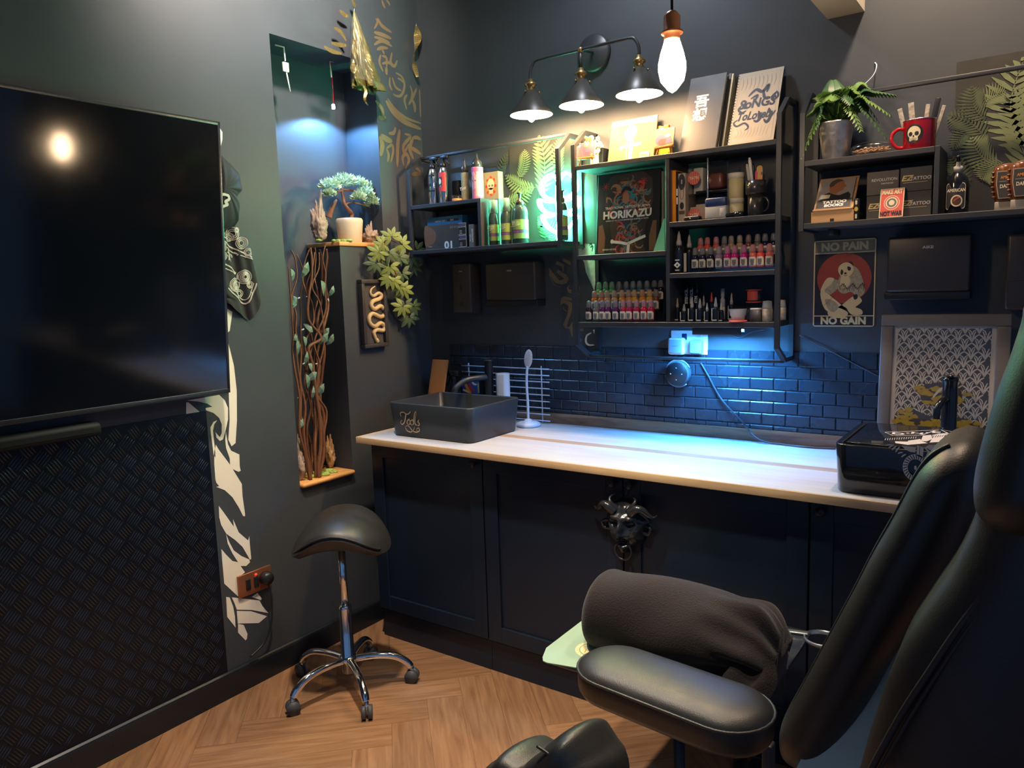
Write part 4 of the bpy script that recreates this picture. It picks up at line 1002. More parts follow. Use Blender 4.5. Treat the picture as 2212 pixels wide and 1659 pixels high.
b.rect(0.004, w - 0.002, h * 0.87, h - 0.003, ww, m_white)
b.stroke([(w * 0.47, h * 0.84), (w * 0.40, h * 0.70), (w * 0.42, h * 0.58), (w * 0.48, h * 0.52)], [0.02, 0.03, 0.026, 0.012], ww, m_white); b.flat(circ(w * 0.49, h * 0.71, w * 0.10, h * 0.14, 18), ww, m_white)
b.rect(w * 0.455, w * 0.53, h * 0.03, h * 0.62, 0.0007, m_white); b.stroke([(w * 0.26, h * 0.33), (w * 0.32, h * 0.38), (w * 0.62, h * 0.40), (w * 0.70, h * 0.42)], 0.012, 0.0009, m_white, taper=False); b.stroke([(w * 0.41, h * 0.55), (w * 0.40, h * 0.30), (w * 0.42, h * 0.08)], 0.003, 0.0008, m_white)
b.build('print', t)
x = onB(1419, 300, -0.035).x
b = MB(FB(-0.03) @ Matrix.Translation((x, ZT + 0.068, 0))); b.lathe([(0.0, 0), (0.062, 0), (0.066, 0.004), (0.060, 0.008), (0.0, 0.010)], mat('yellow_plate_glaze', 'd9b23c', 0.3), 32)
tag(b.build('plate'), 'round yellow plate standing behind the sword print', 'plate')
M, w, h = leaner((1381, 337), -0.155, (1402, 333), (1377, 325), -0.148, ZT + 0.0005)
b = MB(M); b.box(0, w, 0, 0.026, -0.002, 0.002, m_cream, 0.0005, 1); b.text('SMALL', 0.008, w / 2, 0.009, 0.0024, mat('gold_print', 'b58a2c', 0.4), 'C', 0.02, 0.9)
tag(b.build('name_card'), 'small cream card leaning in front of the sword print', 'card')
def book(px0, y0, px1, px3, y1, th, m, name, label, art, spiral=False, back=False):
    M, w, h = leaner(px0, y0, px1, px3, y1, ZT + 0.0015)
    t = thing(name, label, 'book', M.translation); b = MB(M); b.box(0, w, 0, h, -th, -th * 0.8, m, 0.0005, 1); b.box(0, w, 0, h, -0.0015, 0.0, m, 0.0004, 1); b.build('cover', t)
    b = MB(M); b.box(0.002, w - 0.003, 0.002, h - 0.003, -th * 0.8, -0.0015, m_cream, 0.0004, 1); b.build('pages', t)
    b = MB(M); art(b, w, h); b.build('cover_print', t)
    if spiral:
        b = MB(M)
        for k in range(26): b.tube([(0.003 + 0.006 * math.cos(a) - 0.003, 0.008 + (h - 0.016) * k / 25, -th / 2 + (th * 0.75) * math.sin(a)) for a in [2 * PI * i / 10 for i in range(10)]], 0.0008, m_black, 5, closed=True)
        b.build('spiral_binding', t)
def art_kanji(b, w, h):
    b.text('吾', h * 0.125, w * 0.42, h * 0.60, 0.0004, m_white, 'C', 0.03, 1.05); b.text('想', h * 0.125, w * 0.42, h * 0.42, 0.0004, m_white, 'C', 0.03, 1.05)
book((1466, 327), -0.150, (1545, 318), (1497, 165), -0.035, 0.020, m_dk, 'artist_book', 'tall black art book with white brush characters leaning on back wall', art_kanji)
M, w, h = leaner((1551, 318), -0.122, (1563, 316), (1595, 150), -0.014, ZT + 0.0015)
t = thing('artist_book', 'thick black book between the brush-character book and sketchbook', 'book', M.translation)
b = MB(M); b.box(0, 0.010, 0, h, -0.045, 0.0, m_dk, 0.0008, 1); b.build('cover', t)
b = MB(M); b.box(0.0102, 0.017, 0.003, h - 0.002, -0.042, -0.002, m_cream, 0.0005, 1); b.build('pages', t)
m_skpaper = mat('sketch_paper', 'bfb4a2', 0.7, var=0.08); m_ink = mat('black_brush_ink', (0.02, 0.02, 0.03), 0.5); m_pencil = mat('pencil_grey', '9b9184', 0.7)
def art_sketch(b, w, h):
    b.rect(0.0, w, 0.0, h, 0.0003, m_skpaper)
    for P in ([(w * .06, h * .04), (w * .06, h * .95), (w * .94, h * .96), (w * .94, h * .05)],): b.stroke(P, 0.0012, 0.0005, m_pencil, 1, False, True)
    for i in range(9): b.stroke([(w * (0.12 + .09 * i), h * .93), (w * (0.14 + .09 * i), h * .84), (w * (0.11 + .09 * i), h * .76)], 0.003, 0.0005, m_pencil)
    for i in range(10): b.stroke([(w * (0.1 + .08 * i), h * .10), (w * (0.2 + .07 * i), h * .16), (w * (0.15 + .08 * i), h * .24)], 0.0015, 0.0005, m_pencil)
    b.text('SoNGS', h * 0.12, w * 0.52, h * 0.50, 0.0008, m_ink, 'C', 0.035, 0.85, 0.1); b.text('ToLoveby', h * 0.11, w * 0.52, h * 0.34, 0.0008, m_ink, 'C', 0.03, 0.72, 0.2)
    for P, wd in (([(.30, .66), (.45, .74), (.60, .70), (.72, .78), (.70, .68)], .012), ([(.18, .55), (.12, .50), (.20, .45), (.30, .47)], .008), ([(.80, .60), (.92, .66), (.96, .60), (.86, .56), (.92, .68)], .007),
                  ([(.14, .36), (.06, .32), (.14, .27), (.30, .30), (.40, .24), (.34, .20)], .007), ([(.58, .44), (.64, .36), (.58, .30), (.50, .32)], .010), ([(.80, .46), (.86, .36), (.80, .27), (.72, .32)], .010), ([(.36, .62), (.50, .66), (.46, .58)], .009), ([(.28, .60), (.22, .52), (.34, .50)], .009), ([(.62, .72), (.66, .62), (.76, .58)], .010)):
        b.stroke([(u * w, v * h) for u, v in P], wd, 0.0009, m_ink)
book((1571, 313), -0.140, (1670, 301), (1615, 153), -0.022, 0.010, m_dk, 'sketchbook', 'spiral sketchbook with black brush lettering leaning on the wall', art_sketch, True)
# ------------------------------------------------------------------ middle unit, left compartment
M, w, h = leaner((1287, 545), -0.105, (1422, 543), (1293, 372), -0.075, ZL + 0.0008)
t = thing('tattoo_book', 'large book with a tattooed back and big white title on its cover', 'book', M.translation)
b = MB(M); b.box(0, w, 0, h, -0.022, 0.0, m_blk, 0.0008, 1); b.build('cover', t)
b = MB(M)
tor = [(0.22, 0.0), (0.26, 0.18), (0.22, 0.38), (0.13, 0.62), (0.13, 0.86), (0.24, 0.97), (0.72, 0.99), (0.88, 0.88), (0.90, 0.62), (0.80, 0.36), (0.76, 0.18), (0.80, 0.0)]
b.flat([(u * w, v * h) for u, v in tor], 0.0004, mat('dark_tattoo_print', '3f3330', 0.5))
b.flat([(u * w, v * h) for u, v in ((0.03, 0.02), (0.14, 0.02), (0.15, 0.22), (0.10, 0.38), (0.04, 0.36))], 0.0005, mat('arm_print', '77523d', 0.5)); b.flat([(u * w, v * h) for u, v in ((0.86, 0.02), (0.96, 0.02), (0.96, 0.38), (0.90, 0.38), (0.85, 0.2))], 0.0005, MATS['arm_print'])
swirls(b, w * .16, w * .86, h * .46, h * .95, 0.0006, [m_teal, m_tan, m_rd, m_grey, m_brown, m_teal, m_tan], 70, 0.016)
swirls(b, w * .26, w * .76, h * .0, h * .42, 0.0006, [m_rd, m_grey, m_teal, m_tan, m_brown], 46, 0.014)
for u, v in ((.14, .84), (.74, .86)): 
    for k in range(9): b.stroke([(w * u, h * v), (w * u + 0.016 * math.cos(k * .7), h * v + 0.016 * math.sin(k * .7))], 0.007, 0.003, m_rd)
b.flat([(w * .47 + q[0], h * .68 + q[1]) for q in circ(0, 0, 0.014, 0.022, 16)], 0.0032, m_tan); b.stroke([(w * .40, h * .74), (w * .47, h * .80), (w * .56, h * .76)], 0.014, 0.0034, m_blk)
b.stroke([(w * .26, h * .155), (w * .42, h * .135), (w * .52, h * .12), (w * .66, h * .16), (w * .80, h * .20)], 0.011, 0.0036, m_white, taper=False); b.stroke([(w * .54, h * .13), (w * .53, h * .0)], 0.012, 0.0036, m_white, taper=False); b.ell((w * .27, h * .155, 0.0036), (0.007, 0.009, 0.0003), m_white, 10, 4)
b.text('TRADITIONAL TATTOO IN JAPAN', h * 0.030, w * 0.50, h * 0.555, 0.004, m_white, 'C', 0.015, 0.95); b.text('HORIKAZU', h * 0.092, w * 0.50, h * 0.44, 0.004, m_white, 'C', 0.04, 1.02); b.text('LEGEND OF THE TATTOO MASTER HORI ASAKUSA IN TOKYO', h * 0.016, w * 0.5, h * 0.405, 0.004, m_white, 'C', 0.01, 0.93); b.text('EDITION TATTOO', h * 0.018, w * 0.12, h * 0.05, 0.004, m_white, 'L', 0.02, 0.9); b.text('MARTIN WENZEL', h * 0.016, w * 0.5, h * 0.87, 0.004, m_tan, 'C', 0.02, 1.2)
b.build('cover_print', t)
x = onB(1431, 450, -0.06).x
pbox('box_file', 'grey upright folder between the tattoo book and divider', 'folder', x - 0.006, x + 0.003, -0.070, -0.02, ZL, ZL + 0.30, m_greyl)
m_cry = mat('green_crystal_glass', '7fd8b4', 0.15, alpha=0.75)
x = onB(1427, 538, -0.15).x; b = MB(); b.add([(x - 0.022, -0.165, ZL), (x + 0.022, -0.165, ZL), (x + 0.022, -0.13, ZL), (x - 0.022, -0.13, ZL), (x + 0.014, -0.150, ZL + 0.118), (x + 0.02, -0.14, ZL + 0.118), (x - 0.01, -0.160, ZL + 0.04)], [(0, 3, 2, 1), (0, 1, 4, 6), (1, 2, 5, 4), (2, 3, 5), (3, 6, 4, 5), (0, 6, 3)], m_cry)
tag(b.build('crystal'), 'pointed green crystal standing at the right of the tattoo book', 'crystal')
# ------------------------------------------------------------------ middle unit, upper right compartment
def upright(px, pxw, name, label, m, hgt, y0=-0.175, art=None, py=470):
    a, c = onB(px, py, y0).x, onB(px + pxw, py, y0).x
    return pbox(name, label, 'book', a + 0.0004, c - 0.0004, y0, y0 + 0.13, ZR1, ZR1 + hgt, m, art, 'upright books on the upper right shelf')
m_rust = mat('rust_cloth', '7a4a38', 0.6); m_orange = mat('orange_cover', 'e08a1e', 0.4)
upright(1441.5, 9.5, 'paperback', 'rust-brown book against the divider of the middle unit', m_rust, 0.185)
upright(1451.5, 8.5, 'paperback', 'orange book spine on the upper right shelf', m_orange, 0.182)
upright(1460.5, 4, 'paperback', 'thin black book between the orange book and kraft box', m_black, 0.176, art=lambda b, x0, x1, z0, z1: [b.rect(x0 + .001, x1, z0 + .062 + .03 * k, z0 + .086 + .03 * k, 0.0004, m_white) for k in range(2)])
def art_kraft(b, x0, x1, z0, z1):
    cx = (x0 + x1) / 2; hw = (x1 - x0) / 2
    b.flat([(cx + (hw - .0005) * math.cos(a), z1 - 0.030 + 0.028 * math.sin(a) * (1 if math.sin(a) < 0 else 1.0)) for a in [2 * PI * i / 20 for i in range(20)]], 0.0004, m_blk); b.text('I', 0.014, cx, z1 - 0.036, 0.0007, m_kraft, 'C', 0.05)
    b.stroke([(cx, z0 + 0.14 - .035 + q[1]) if False else (cx + q[0], z0 + 0.10 + q[1]) for q in circ(0, 0, 0.007, 0.022, 10)], 0.0016, 0.0005, m_brown, 3, False, True); b.flat(circ(cx, z0 + 0.055, 0.008, 0.013, 12), 0.0005, m_blk); b.rect(x0 + 0.003, x1 - 0.003, z0 + 0.026, z0 + 0.038, 0.0005, m_brown)
upright(1465, 16, 'boxed_book', 'kraft cardboard box with black emblems beside the thin black book', m_kraft, 0.168, art=art_kraft)
# clear drawer box with red round logos, contents behind clear plastic
xa, xb_ = onB(1486, 470, -0.150).x, onB(1572, 462, -0.150).x
dg_ = thing('acrylic_organiser', 'clear acrylic drawer organiser with two red round badges', 'organiser', ((xa + xb_) / 2, -0.1, ZR1))
b = MB(); 
for q in ((xa, xb_, ZR1 + .001, ZR1 + .004), (xa, xb_, ZR1 + .092, ZR1 + .095), (xa, xb_ - 0.02, ZR1 + .196, ZR1 + .199)): b.box(q[0], q[1], -0.150, -0.03, q[2], q[3], m_clear)
for x in (xa, (xa + xb_) / 2, xb_ - 0.003): b.box(x, x + 0.003, -0.150, -0.03, ZR1 + .004, ZR1 + .196, m_clear)
b.build('shell', dg_)
b = MB(); b.box((xa + xb_) / 2 - 0.002, (xa + xb_) / 2 + 0.004, -0.154, -0.149, ZR1 + 0.04, ZR1 + 0.215, m_steel, 0.002); b.build('rod', dg_)
b = MB(); b.box(xa + .005, xa + .05, -0.145, -0.06, ZR1 + .004, ZR1 + .050, m_greyl, 0.004); b.box(xa + .028, xa + .075, -0.147, -0.10, ZR1 + .004, ZR1 + .058, m_kraft, 0.003); b.box(xa + .012, xa + .075, -0.10, -0.04, ZR1 + .05, ZR1 + .09, m_black, 0.004); b.box(xa + .005, xa + .04, -0.11, -0.05, ZR1 + .098, ZR1 + .19, m_greyl, 0.003); b.box(xa + .060, xb_ - .03, -0.12, -0.05, ZR1 + .110, ZR1 + .165, mat('smoky_red_plastic', '6d4038', 0.25), 0.01); b.box(xa + .02, xb_ - .01, -0.13, -0.05, ZR1 + .097, ZR1 + .106, m_black, 0.003); b.build('contents', dg_)
m_coral = mat('coral_badge', 'd8594f', 0.45)
for zc, nm in ((ZR1 + 0.150, 'upper'), (ZR1 + 0.022, 'lower')):
    b = MB(FB(-0.1515)); cx = xa + 0.024; b.prism(circ(cx, zc, 0.0225, 0.0235, 28), 0, 0.002, m_coral)
    for k in range(-5, 6): 
        hh = (0.021 ** 2 - (k * 0.0036) ** 2) ** 0.5; b.rect(cx + k * 0.0036 - .0005, cx + k * 0.0036 + .0005, zc - hh, zc + hh, 0.0023, m_cream if k % 2 else m_brown)
    b.text('TATU', 0.009, cx, zc - 0.004, 0.0026, m_cream, 'C', 0.03); b.build('badge', dg_)
xw0, xw1 = onB(1528, 470, -0.16).x, onB(1574, 465, -0.16).x
t = thing('plastic_tub', 'clear tub with a navy top half in front of acrylic organiser', 'tub', ((xw0 + xw1) / 2, -0.165, ZR1))
b = MB(); b.box(xw0, xw1, -0.186, -0.152, ZR1, ZR1 + 0.045, m_frost, 0.005); b.box(xw1 - 0.024, xw1 - 0.003, -0.187, -0.16, ZR1 + .006, ZR1 + .036, m_greyl, 0.004); b.build('tub', t)
b = MB(); b.box(xw0, xw1, -0.187, -0.151, ZR1 + 0.040, ZR1 + 0.072, m_navy, 0.006); b.build('lid', t)
m_jar = mat('cream_jar', 'ddd2a8', 0.4, two='cfc08a', vs=8); m_jarlid = mat('white_jar_lid', 'ddd3c0', 0.4)
x = onB(1590, 455, -0.12).x; zz = ZR1
for k, lab in enumerate(('lower of the two stacked cream jars', 'upper of the two stacked cream jars')):
    t = thing('storage_jar', lab + ' with white lid, middle unit', 'jar', (x, -0.12, zz), 'stacked cream jars')
    hj = 0.052 if k == 0 else 0.068
    b = MB(); b.lathe([(0.024, 0), (0.026, 0.003), (0.026, hj), (0.0, hj)], m_jar, 24, (x, -0.12, zz)); b.build('pot', t)
    b = MB(); b.lathe([(0.0275, hj - 0.002), (0.0275, hj + 0.015), (0.026, hj + 0.017), (0.0, hj + 0.017)], m_jarlid, 24, (x, -0.12, zz)); b.build('lid', t); zz += hj + 0.0174
m_mug = mat('black_mug_glaze', (0.03, 0.027, 0.027), 0.25, coat=0.3)
x = onB(1632, 465, -0.145).x
t = thing('mug', 'lower black mug with round handle on the upper right shelf', 'mug', (x, -0.145, ZR1), 'stacked black mugs')
b = MB(); b.lathe([(0.023, 0), (0.0255, 0.003), (0.0265, 0.072), (0.024, 0.072), (0.022, 0.01), (0.0, 0.008)], m_mug, 26, (x, -0.145, ZR1)); b.build('cup', t)
b = MB(); b.tube([(x + 0.024 + 0.020 * math.sin(a), -0.145, ZR1 + 0.038 + 0.024 * math.cos(a)) for a in [PI * i / 12 for i in range(13)]], 0.004, m_mug, 8); b.build('handle', t)
t = thing('mug', 'upper wider black cup holding pens, stacked on the black mug', 'mug', (x, -0.145, ZR1 + 0.0725), 'stacked black mugs')
b = MB(); b.lathe([(0.028, 0), (0.033, 0.004), (0.034, 0.046), (0.031, 0.046), (0.029, 0.006), (0.0, 0.005)], m_mug, 26, (x, -0.145, ZR1 + 0.0725)); b.build('cup', t)
zp = ZR1 + 0.079
for dx, lean, hh, mm, rr, lab in ((-0.022, -0.022, 0.098, m_greyl, 0.0055, 'leftmost grey-white pen in the black cup'), (-0.010, -0.020, 0.118, m_white, 0.0055, 'tallest white pen in the black cup'), (0.0, -0.012, 0.100, m_black, 0.0045, 'black pen in the black cup'), (0.004, 0.001, 0.072, m_pk, 0.0055, 'pink pen in the black cup'), (0.028, 0.006, 0.070, m_purple, 0.004, 'purple pen at the right of the black cup')):
    b = MB(); b.tube([(x + dx * 0.6, -0.145 + dx * .2, zp), (x + dx * 0.6 + lean * 0.7, -0.147, zp + hh * 0.9), (x + dx * 0.6 + lean * 0.78, -0.147, zp + hh)], [rr, rr, rr * 0.6], mm, 10)
    tag(b.build('pen'), lab, 'pen', 'pens in the black cup')
b = MB(FB(-0.150)); b.prism(rrect(x + 0.004, x + 0.024, zp, zp + 0.088, 0.0098), -0.003, 0.0, mat('wooden_spatula', 'd9a765', 0.6)); tag(b.build('spatula'), 'flat wooden spatula standing in the black cup', 'spatula')
x = onB(1496, 472, -0.175).x
b = MB(); b.box(x - 0.030, x + 0.030, -0.188, -0.158, ZR1, ZR1 + 0.016, m_black, 0.006, 3); b.cyl((x - 0.004, -0.1885, ZR1 + .008), (x - 0.004, -0.186, ZR1 + .008), 0.002, m_steel, 8)
tag(b.build('glasses_case'), 'flat black case lying below the lower red badge', 'case')
p0, p1 = onB(1527, 472, -0.178).x, onB(1606, 464, -0.178).x
t = thing('marker_pen', 'long black marker lying at the front of upper right shelf', 'pen', ((p0 + p1) / 2, -0.18, ZR1))
b = MB(); b.tube([(p0, -0.178, ZR1 + 0.0085), (p0 + 0.1, -0.178, ZR1 + 0.0085), (p1 - 0.03, -0.178, ZR1 + 0.0085)], [0.006, 0.008, 0.008], m_black, 12); b.build('barrel', t)
b = MB(); b.tube([(p1 - 0.03, -0.178, ZR1 + 0.0095), (p1 - 0.022, -0.178, ZR1 + 0.0100), (p1 - 0.004, -0.178, ZR1 + 0.0100), (p1, -0.178, ZR1 + 0.0095)], [0.0085, 0.0095, 0.0095, 0.006], m_gloss, 12); b.build('cap', t)
# ------------------------------------------------------------------ ink bottles
m_lab = mat('ink_label_paper', 'e3d9c4', 0.55, var=0.04); m_labp = mat('ink_label_print', '8b8a88', 0.6, two='5f5c60', vs=200)
def ink_proto():
    t = thing('ink_bottle', 'ink', 'ink bottle', (0, 0, 0))
    b = MB(); b.lathe([(0.0118, 0), (0.0130, 0.002), (0.0130, 0.041), (0.0120, 0.047), (0.0085, 0.0515), (0.0078, 0.053)], m_rd, 18); b.build('bottle', t)
    b = MB()
    b.grid(lambda i, j: (0.0134 * math.sin(-1.2 + 2.4 * i), -0.0134 * math.cos(-1.2 + 2.4 * i), 0.006 + 0.030 * j - (0.006 * max(0, i - 0.8) * 5 if j > 0.5 else 0)), 11, 2, m_lab)
    b.grid(lambda i, j: (0.0138 * math.sin(-0.45 + 1.0 * i), -0.0138 * math.cos(-0.45 + 1.0 * i), 0.014 + 0.015 * j - 0.003 * (1 - abs(2 * i - 1)) * (1 - j)), 7, 2, m_labp)
    b.grid(lambda i, j: (0.0138 * math.sin(-0.35 + 0.8 * i), -0.0138 * math.cos(-0.35 + 0.8 * i), 0.0095 + 0.002 * j), 5, 2, m_blk); b.build('label', t)
    b = MB(); b.lathe([(0.0098, 0.0515), (0.0102, 0.054), (0.0094, 0.070), (0.0078, 0.076), (0.004, 0.0785), (0.0, 0.079)], m_frost, 16); b.build('cap', t)
    return t
ink0 = ink_proto(); used_ink = [False]
def shade(c, k, g=0.55):
    a = lin(c); return [k * x + (1 - k) * g for x in a]
INKS = {}
def ink(px, py, y, ztop, col, label, grp):
    global ink0
    x = onB(px, py, y).x; loc = (x, y, ztop - 0.079)
    if not used_ink[0]:
        t = ink0; t.location = Vector(loc); t['label'] = label; t['group'] = grp; used_ink[0] = True
    else: t = dup(ink0, loc, label, None, grp)
    cn, hx = col
    if cn not in INKS:
        INKS[cn] = (mat('ink_' + cn.replace(' ', '_'), hx, 0.22, var=0.05, coat=0.3), mat('cap_over_' + cn.replace(' ', '_'), shade(hx, 0.55, 0.42), 0.28, alpha=0.80, var=0.05))
    for c in t.children:
        if c.name.startswith('bottle'): remat(c, 0, INKS[cn][0])
        if c.name.startswith('cap'): remat(c, 0, INKS[cn][1])
def crow(xs, ox, sc, py, y, zt, cols, rowname, grp):
    seen = {}; tot = {}
    for c in cols: tot[c[0]] = tot.get(c[0], 0) + 1
    for i, a in enumerate(xs):
        c = cols[i]; seen[c[0]] = seen.get(c[0], 0) + 1
        if tot[c[0]] == 1: lab = f'the only {c[0]} ink bottle in {rowname}'
        else: lab = f'{ORD[seen[c[0]] - 1]} {c[0]} ink bottle from left in {rowname}'
        ink(ox + a / sc, py, y, zt, c, lab, grp)
PU = ('dark plum', '3a1430'); VI = ('violet', '5a1650'); MA = ('magenta', 'b0124e'); CR = ('crimson', 'a81f3c'); RD = ('red', 'c01a34'); PK = ('hot pink', 'c8157a'); SA = ('salmon', 'e0665a'); CO = ('coral', 'f0503e')
OR = ('orange', 'e86a2e'); PE = ('peach', 'd99a68'); AM = ('amber', 'f0961e'); YE = ('yellow', 'ecae30'); GN = ('green', '5f9a62'); GY = ('grey', '6a6460'); SL = ('slate blue', '4a5f78'); NV = ('navy', '161a30'); TE = ('teal', '3c6f78'); BR = ('brown', '7a4436'); BE = ('beige', 'b89a6e'); LI = ('lilac grey', '8b7686')
zf, zm_, zk = onB(1340, 648, -0.165).z, onB(1340, 626.5, -0.115).z, onB(1340, 607.5, -0.065).z
g1 = 'ink bottles on the lower left shelf of the middle unit'
crow([250, 425, 575, 710, 890, 1070, 1215, 1390, 1565, 1730], 1250, 11.06, 680, -0.165, zf, [PU, GY, VI, VI, VI, CR, MA, CR, RD, CR], 'front row of the lower left shelf', g1)
crow([380, 545, 685, 855, 1040, 1195, 1330, 1520, 1695, 1850], 1250, 11.06, 650, -0.115, zm_, [OR, OR, PE, PE, AM, PE, YE, AM, YE, BR], 'middle row of the lower left shelf', g1)
crow([490, 645, 800, 965, 1140, 1300, 1455, 1635, 1810, 1960], 1250, 11.06, 630, -0.065, zk, [GN, GN, GN, GY, SL, TE, TE, SL, NV, NV], 'back row of the lower left shelf', g1)
def rack(name, label, steps, x0, x1):
    t = thing(name, label, 'rack', ((x0 + x1) / 2, -0.11, steps[0][0]))
    for k, (zb, ya, yb, zt) in enumerate(steps[1:] if False else steps):
        b = MB(); b.box(x0, x1, ya, yb, zt - 0.0026, zt - 0.0005, m_clear)
        b.box(x0, x1, ya, ya + 0.002, zb, zt - 0.0026, m_clear) if zt - zb > 0.006 else None
        b.box(x0, x1, ya - 0.001, ya + 0.001, zt, zt + 0.010, m_clear); b.build('step', t)
    b = MB()
    for x in (x0, x1 - 0.002):
        P = []
        for zb, ya, yb, zt in steps: P += [(ya, zt), (yb, zt)]
        b.M = Matrix(((0, 0, 1, 0), (1, 0, 0, 0), (0, 1, 0, 0), (0, 0, 0, 1))); b.prism([(steps[0][1], steps[0][0])] + P + [(steps[-1][2], steps[0][0])], x, x + 0.002, m_clear)
    b.build('side_panel', t)
xr0, xr1 = onB(1262, 690, -0.165).x, onB(1420, 690, -0.13).x
rack('ink_rack', 'clear acrylic three-step rack under the lower left ink bottles', [(ZB + .0005, -0.181, -0.141, zf - .079), (ZB + .0005, -0.131, -0.091, zm_ - .079), (ZB + .0005, -0.081, -0.041, zk - .079)], xr0, xr1 + 0.005)
zf2, zk2 = onB(1571, 530.5, -0.150).z, onB(1580, 508.5, -0.090).z
g2 = 'ink bottles on the middle right shelf of the middle unit'
crow([590, 720, 860, 1010, 1160, 1290, 1450, 1610, 1745, 1900], 1430, 8.193, 570, -0.150, zf2, [NV, NV, NV, LI, PK, PK, PK, SA, CO, SA], 'front row of the middle right shelf', g2)
crow([685, 805, 960, 1105, 1225, 1375, 1530, 1690, 1825, 1975], 1430, 8.193, 545, -0.090, zk2, [SA, CO, SA, GY, BE, BE, BR, GY, NV, NV], 'back row of the middle right shelf', g2)
xr0, xr1 = onB(1490, 575, -0.150).x, 1.698
rack('ink_rack', 'clear acrylic two-step rack under the middle right ink bottles', [(ZR2 + .0005, -0.166, -0.126, max(zf2 - .079, ZR2 + .003)), (ZR2 + .0005, -0.106, -0.066, zk2 - .079)], xr0, xr1)
# black liquid bottles with pointed caps
m_ptip = mat('pale_pointed_cap', 'b3a7a0', 0.4); m_blkb = mat('black_ink_bottle', (0.012, 0.014, 0.022), 0.15, coat=0.3)
def tipb(px, py, y, z, h, r, label, grp, art=None, capm=None, tip=0.35, cat='bottle', name='pointed_bottle'):
    x = onB(px, py, y).x; t = thing(name, label, cat, (x, y, z), grp); hb = h * (1 - tip)
    b = MB(); b.lathe([(r * .92, 0), (r, 0.003), (r, hb * 0.88), (r * 0.75, hb), (r * 0.5, hb * 1.02)], m_blkb, 18, (x, y, z)); b.build('bottle', t)
    b = MB(); b.lathe([(r * 0.60, hb), (r * 0.60, hb + h * tip * 0.30), (r * 0.45, hb + h * tip * 0.36), (r * 0.32, hb + h * tip * 0.75), (0.001, h)], capm or m_ptip, 14, (x, y, z)); b.build('cap', t)
    if art:
        b = MB(Matrix.Translation((x, y - r - 0.0006, z)) @ FB(0)); art(b, r, hb); b.build('label', t)
    return t
def art_dia(b, r, h):
    b.flat([(-r * .8, h * .30), (0, h * .42), (r * .8, h * .30), (0, h * .18)], 0.0003, m_white); b.flat([(-r * .25, h * .30), (0, h * .34), (r * .25, h * .30), (0, h * .25)], 0.0005, m_blk); b.rect(-r * .5, r * .5, h * .46, h * .50, 0.0003, m_white); b.rect(-r * .5, r * .5, h * .09, h * .13, 0.0003, m_white)
tipb(1467, 586, -0.160, ZR2, 0.150, 0.0165, 'tall black ink bottle with white diamond label, middle right shelf', None, art_dia)
tipb(1489, 580, -0.120, ZR2, 0.138, 0.015, 'black ink bottle behind the diamond-label bottle with pale strip', None, lambda b, r, h: b.rect(-r * 0.95, -r * 0.3, h * 0.05, h * 0.8, 0.0003, m_white))
# ------------------------------------------------------------------ middle unit, lower right compartment
def art_st(b, r, h): b.text('STENCIL', 0.0125, r * 0.45, h * 0.66, 0.0004, m_white, 'C', 0.04, 1.0, 0, PI / 2)
for px, lab in ((1474, 'leftmost'), (1485, 'second'), (1496, 'third')):
    x = onB(px, 690, -0.060).x; t = thing('stencil_tube', f"{lab} of three black tubes with upright 'STENCIL' lettering", 'tube', (x, -0.06, ZB), 'black stencil tubes')
    b = MB(); b.lathe([(0.0095, 0), (0.0095, 0.125), (0.008, 0.13), (0.0, 0.131)], m_black, 16, (x, -0.06, ZB)); b.build('tube', t)
    b = MB(Matrix.Translation((x, -0.0702, ZB)) @ FB(0)); b.text('STENCIL', 0.0110, 0.005, 0.090, 0, m_white, 'C', 0.05, 0.95, 0, PI / 2); b.build('label', t)
tipb(1506, 690, -0.080, ZB, 0.150, 0.010, 'slim dark bottle with pointed top right of the stencil tubes', None, lambda b, r, h: b.text('STN', 0.010, 0.004, h * 0.8, 0.0003, m_white, 'C', 0.04, 1, 0, PI / 2), m_gun)
m_cl2 = mat('clear_dark_liquid', (0.05, 0.055, 0.065), 0.12, alpha=0.85)
g3 = 'black liquid bottles on the lower right shelf'
def art_L(b, r, h): b.rect(-r, -r * .75, h * .1, h * .95, 0.0003, m_white); b.rect(-r * .8, r * .7, h * .08, h * .17, 0.0003, m_white)
for px, y, hh, rr, lab in ((1463.5, -0.135, 0.086, 0.0085, 'first small bottle with pale pointed cap from the left, lower right shelf'), (1478, -0.165, 0.066, 0.011, 'squat clear-capped bottle in front of stencil tubes'), (1495, -0.165, 0.088, 0.0108, 'second front bottle with ribbed pointed cap, lower right shelf'), (1512, -0.165, 0.084, 0.0108, 'third front bottle with ribbed pointed cap, lower right shelf'),
                           (1527.5, -0.172, 0.068, 0.0080, 'short dark bottle with white L-shaped label, lower right shelf'), (1546, -0.165, 0.088, 0.0110, 'fourth front bottle with ribbed pointed cap, lower right shelf'), (1558, -0.158, 0.070, 0.009, 'last squat bottle before the clear measuring cup'),
                           (1520, -0.120, 0.094, 0.0085, 'small pale-capped bottle behind the front bottles, left of red cap'), (1580, -0.110, 0.100, 0.0095, 'pale-capped bottle with orange collar behind the measuring cup')):
    tipb(px, 695, y, ZB, hh, rr, lab, g3, art_L, m_frost if y < -0.15 else m_ptip, 0.42)
tipb(1537, 690, -0.100, ZB, 0.104, 0.009, 'bottle with red pointed cap at the back, lower right shelf', None, None, m_coral)
x = onB(1561, 690, -0.09).x; t = thing('vial', 'clear tall vial at the back of the lower right shelf', 'vial', (x, -0.09, ZB))
b = MB(); b.lathe([(0.009, 0), (0.009, 0.075), (0.005, 0.085), (0.007, 0.09), (0.007, 0.115), (0.0, 0.116)], m_frost, 14, (x, -0.09, ZB)); b.build('glass', t)
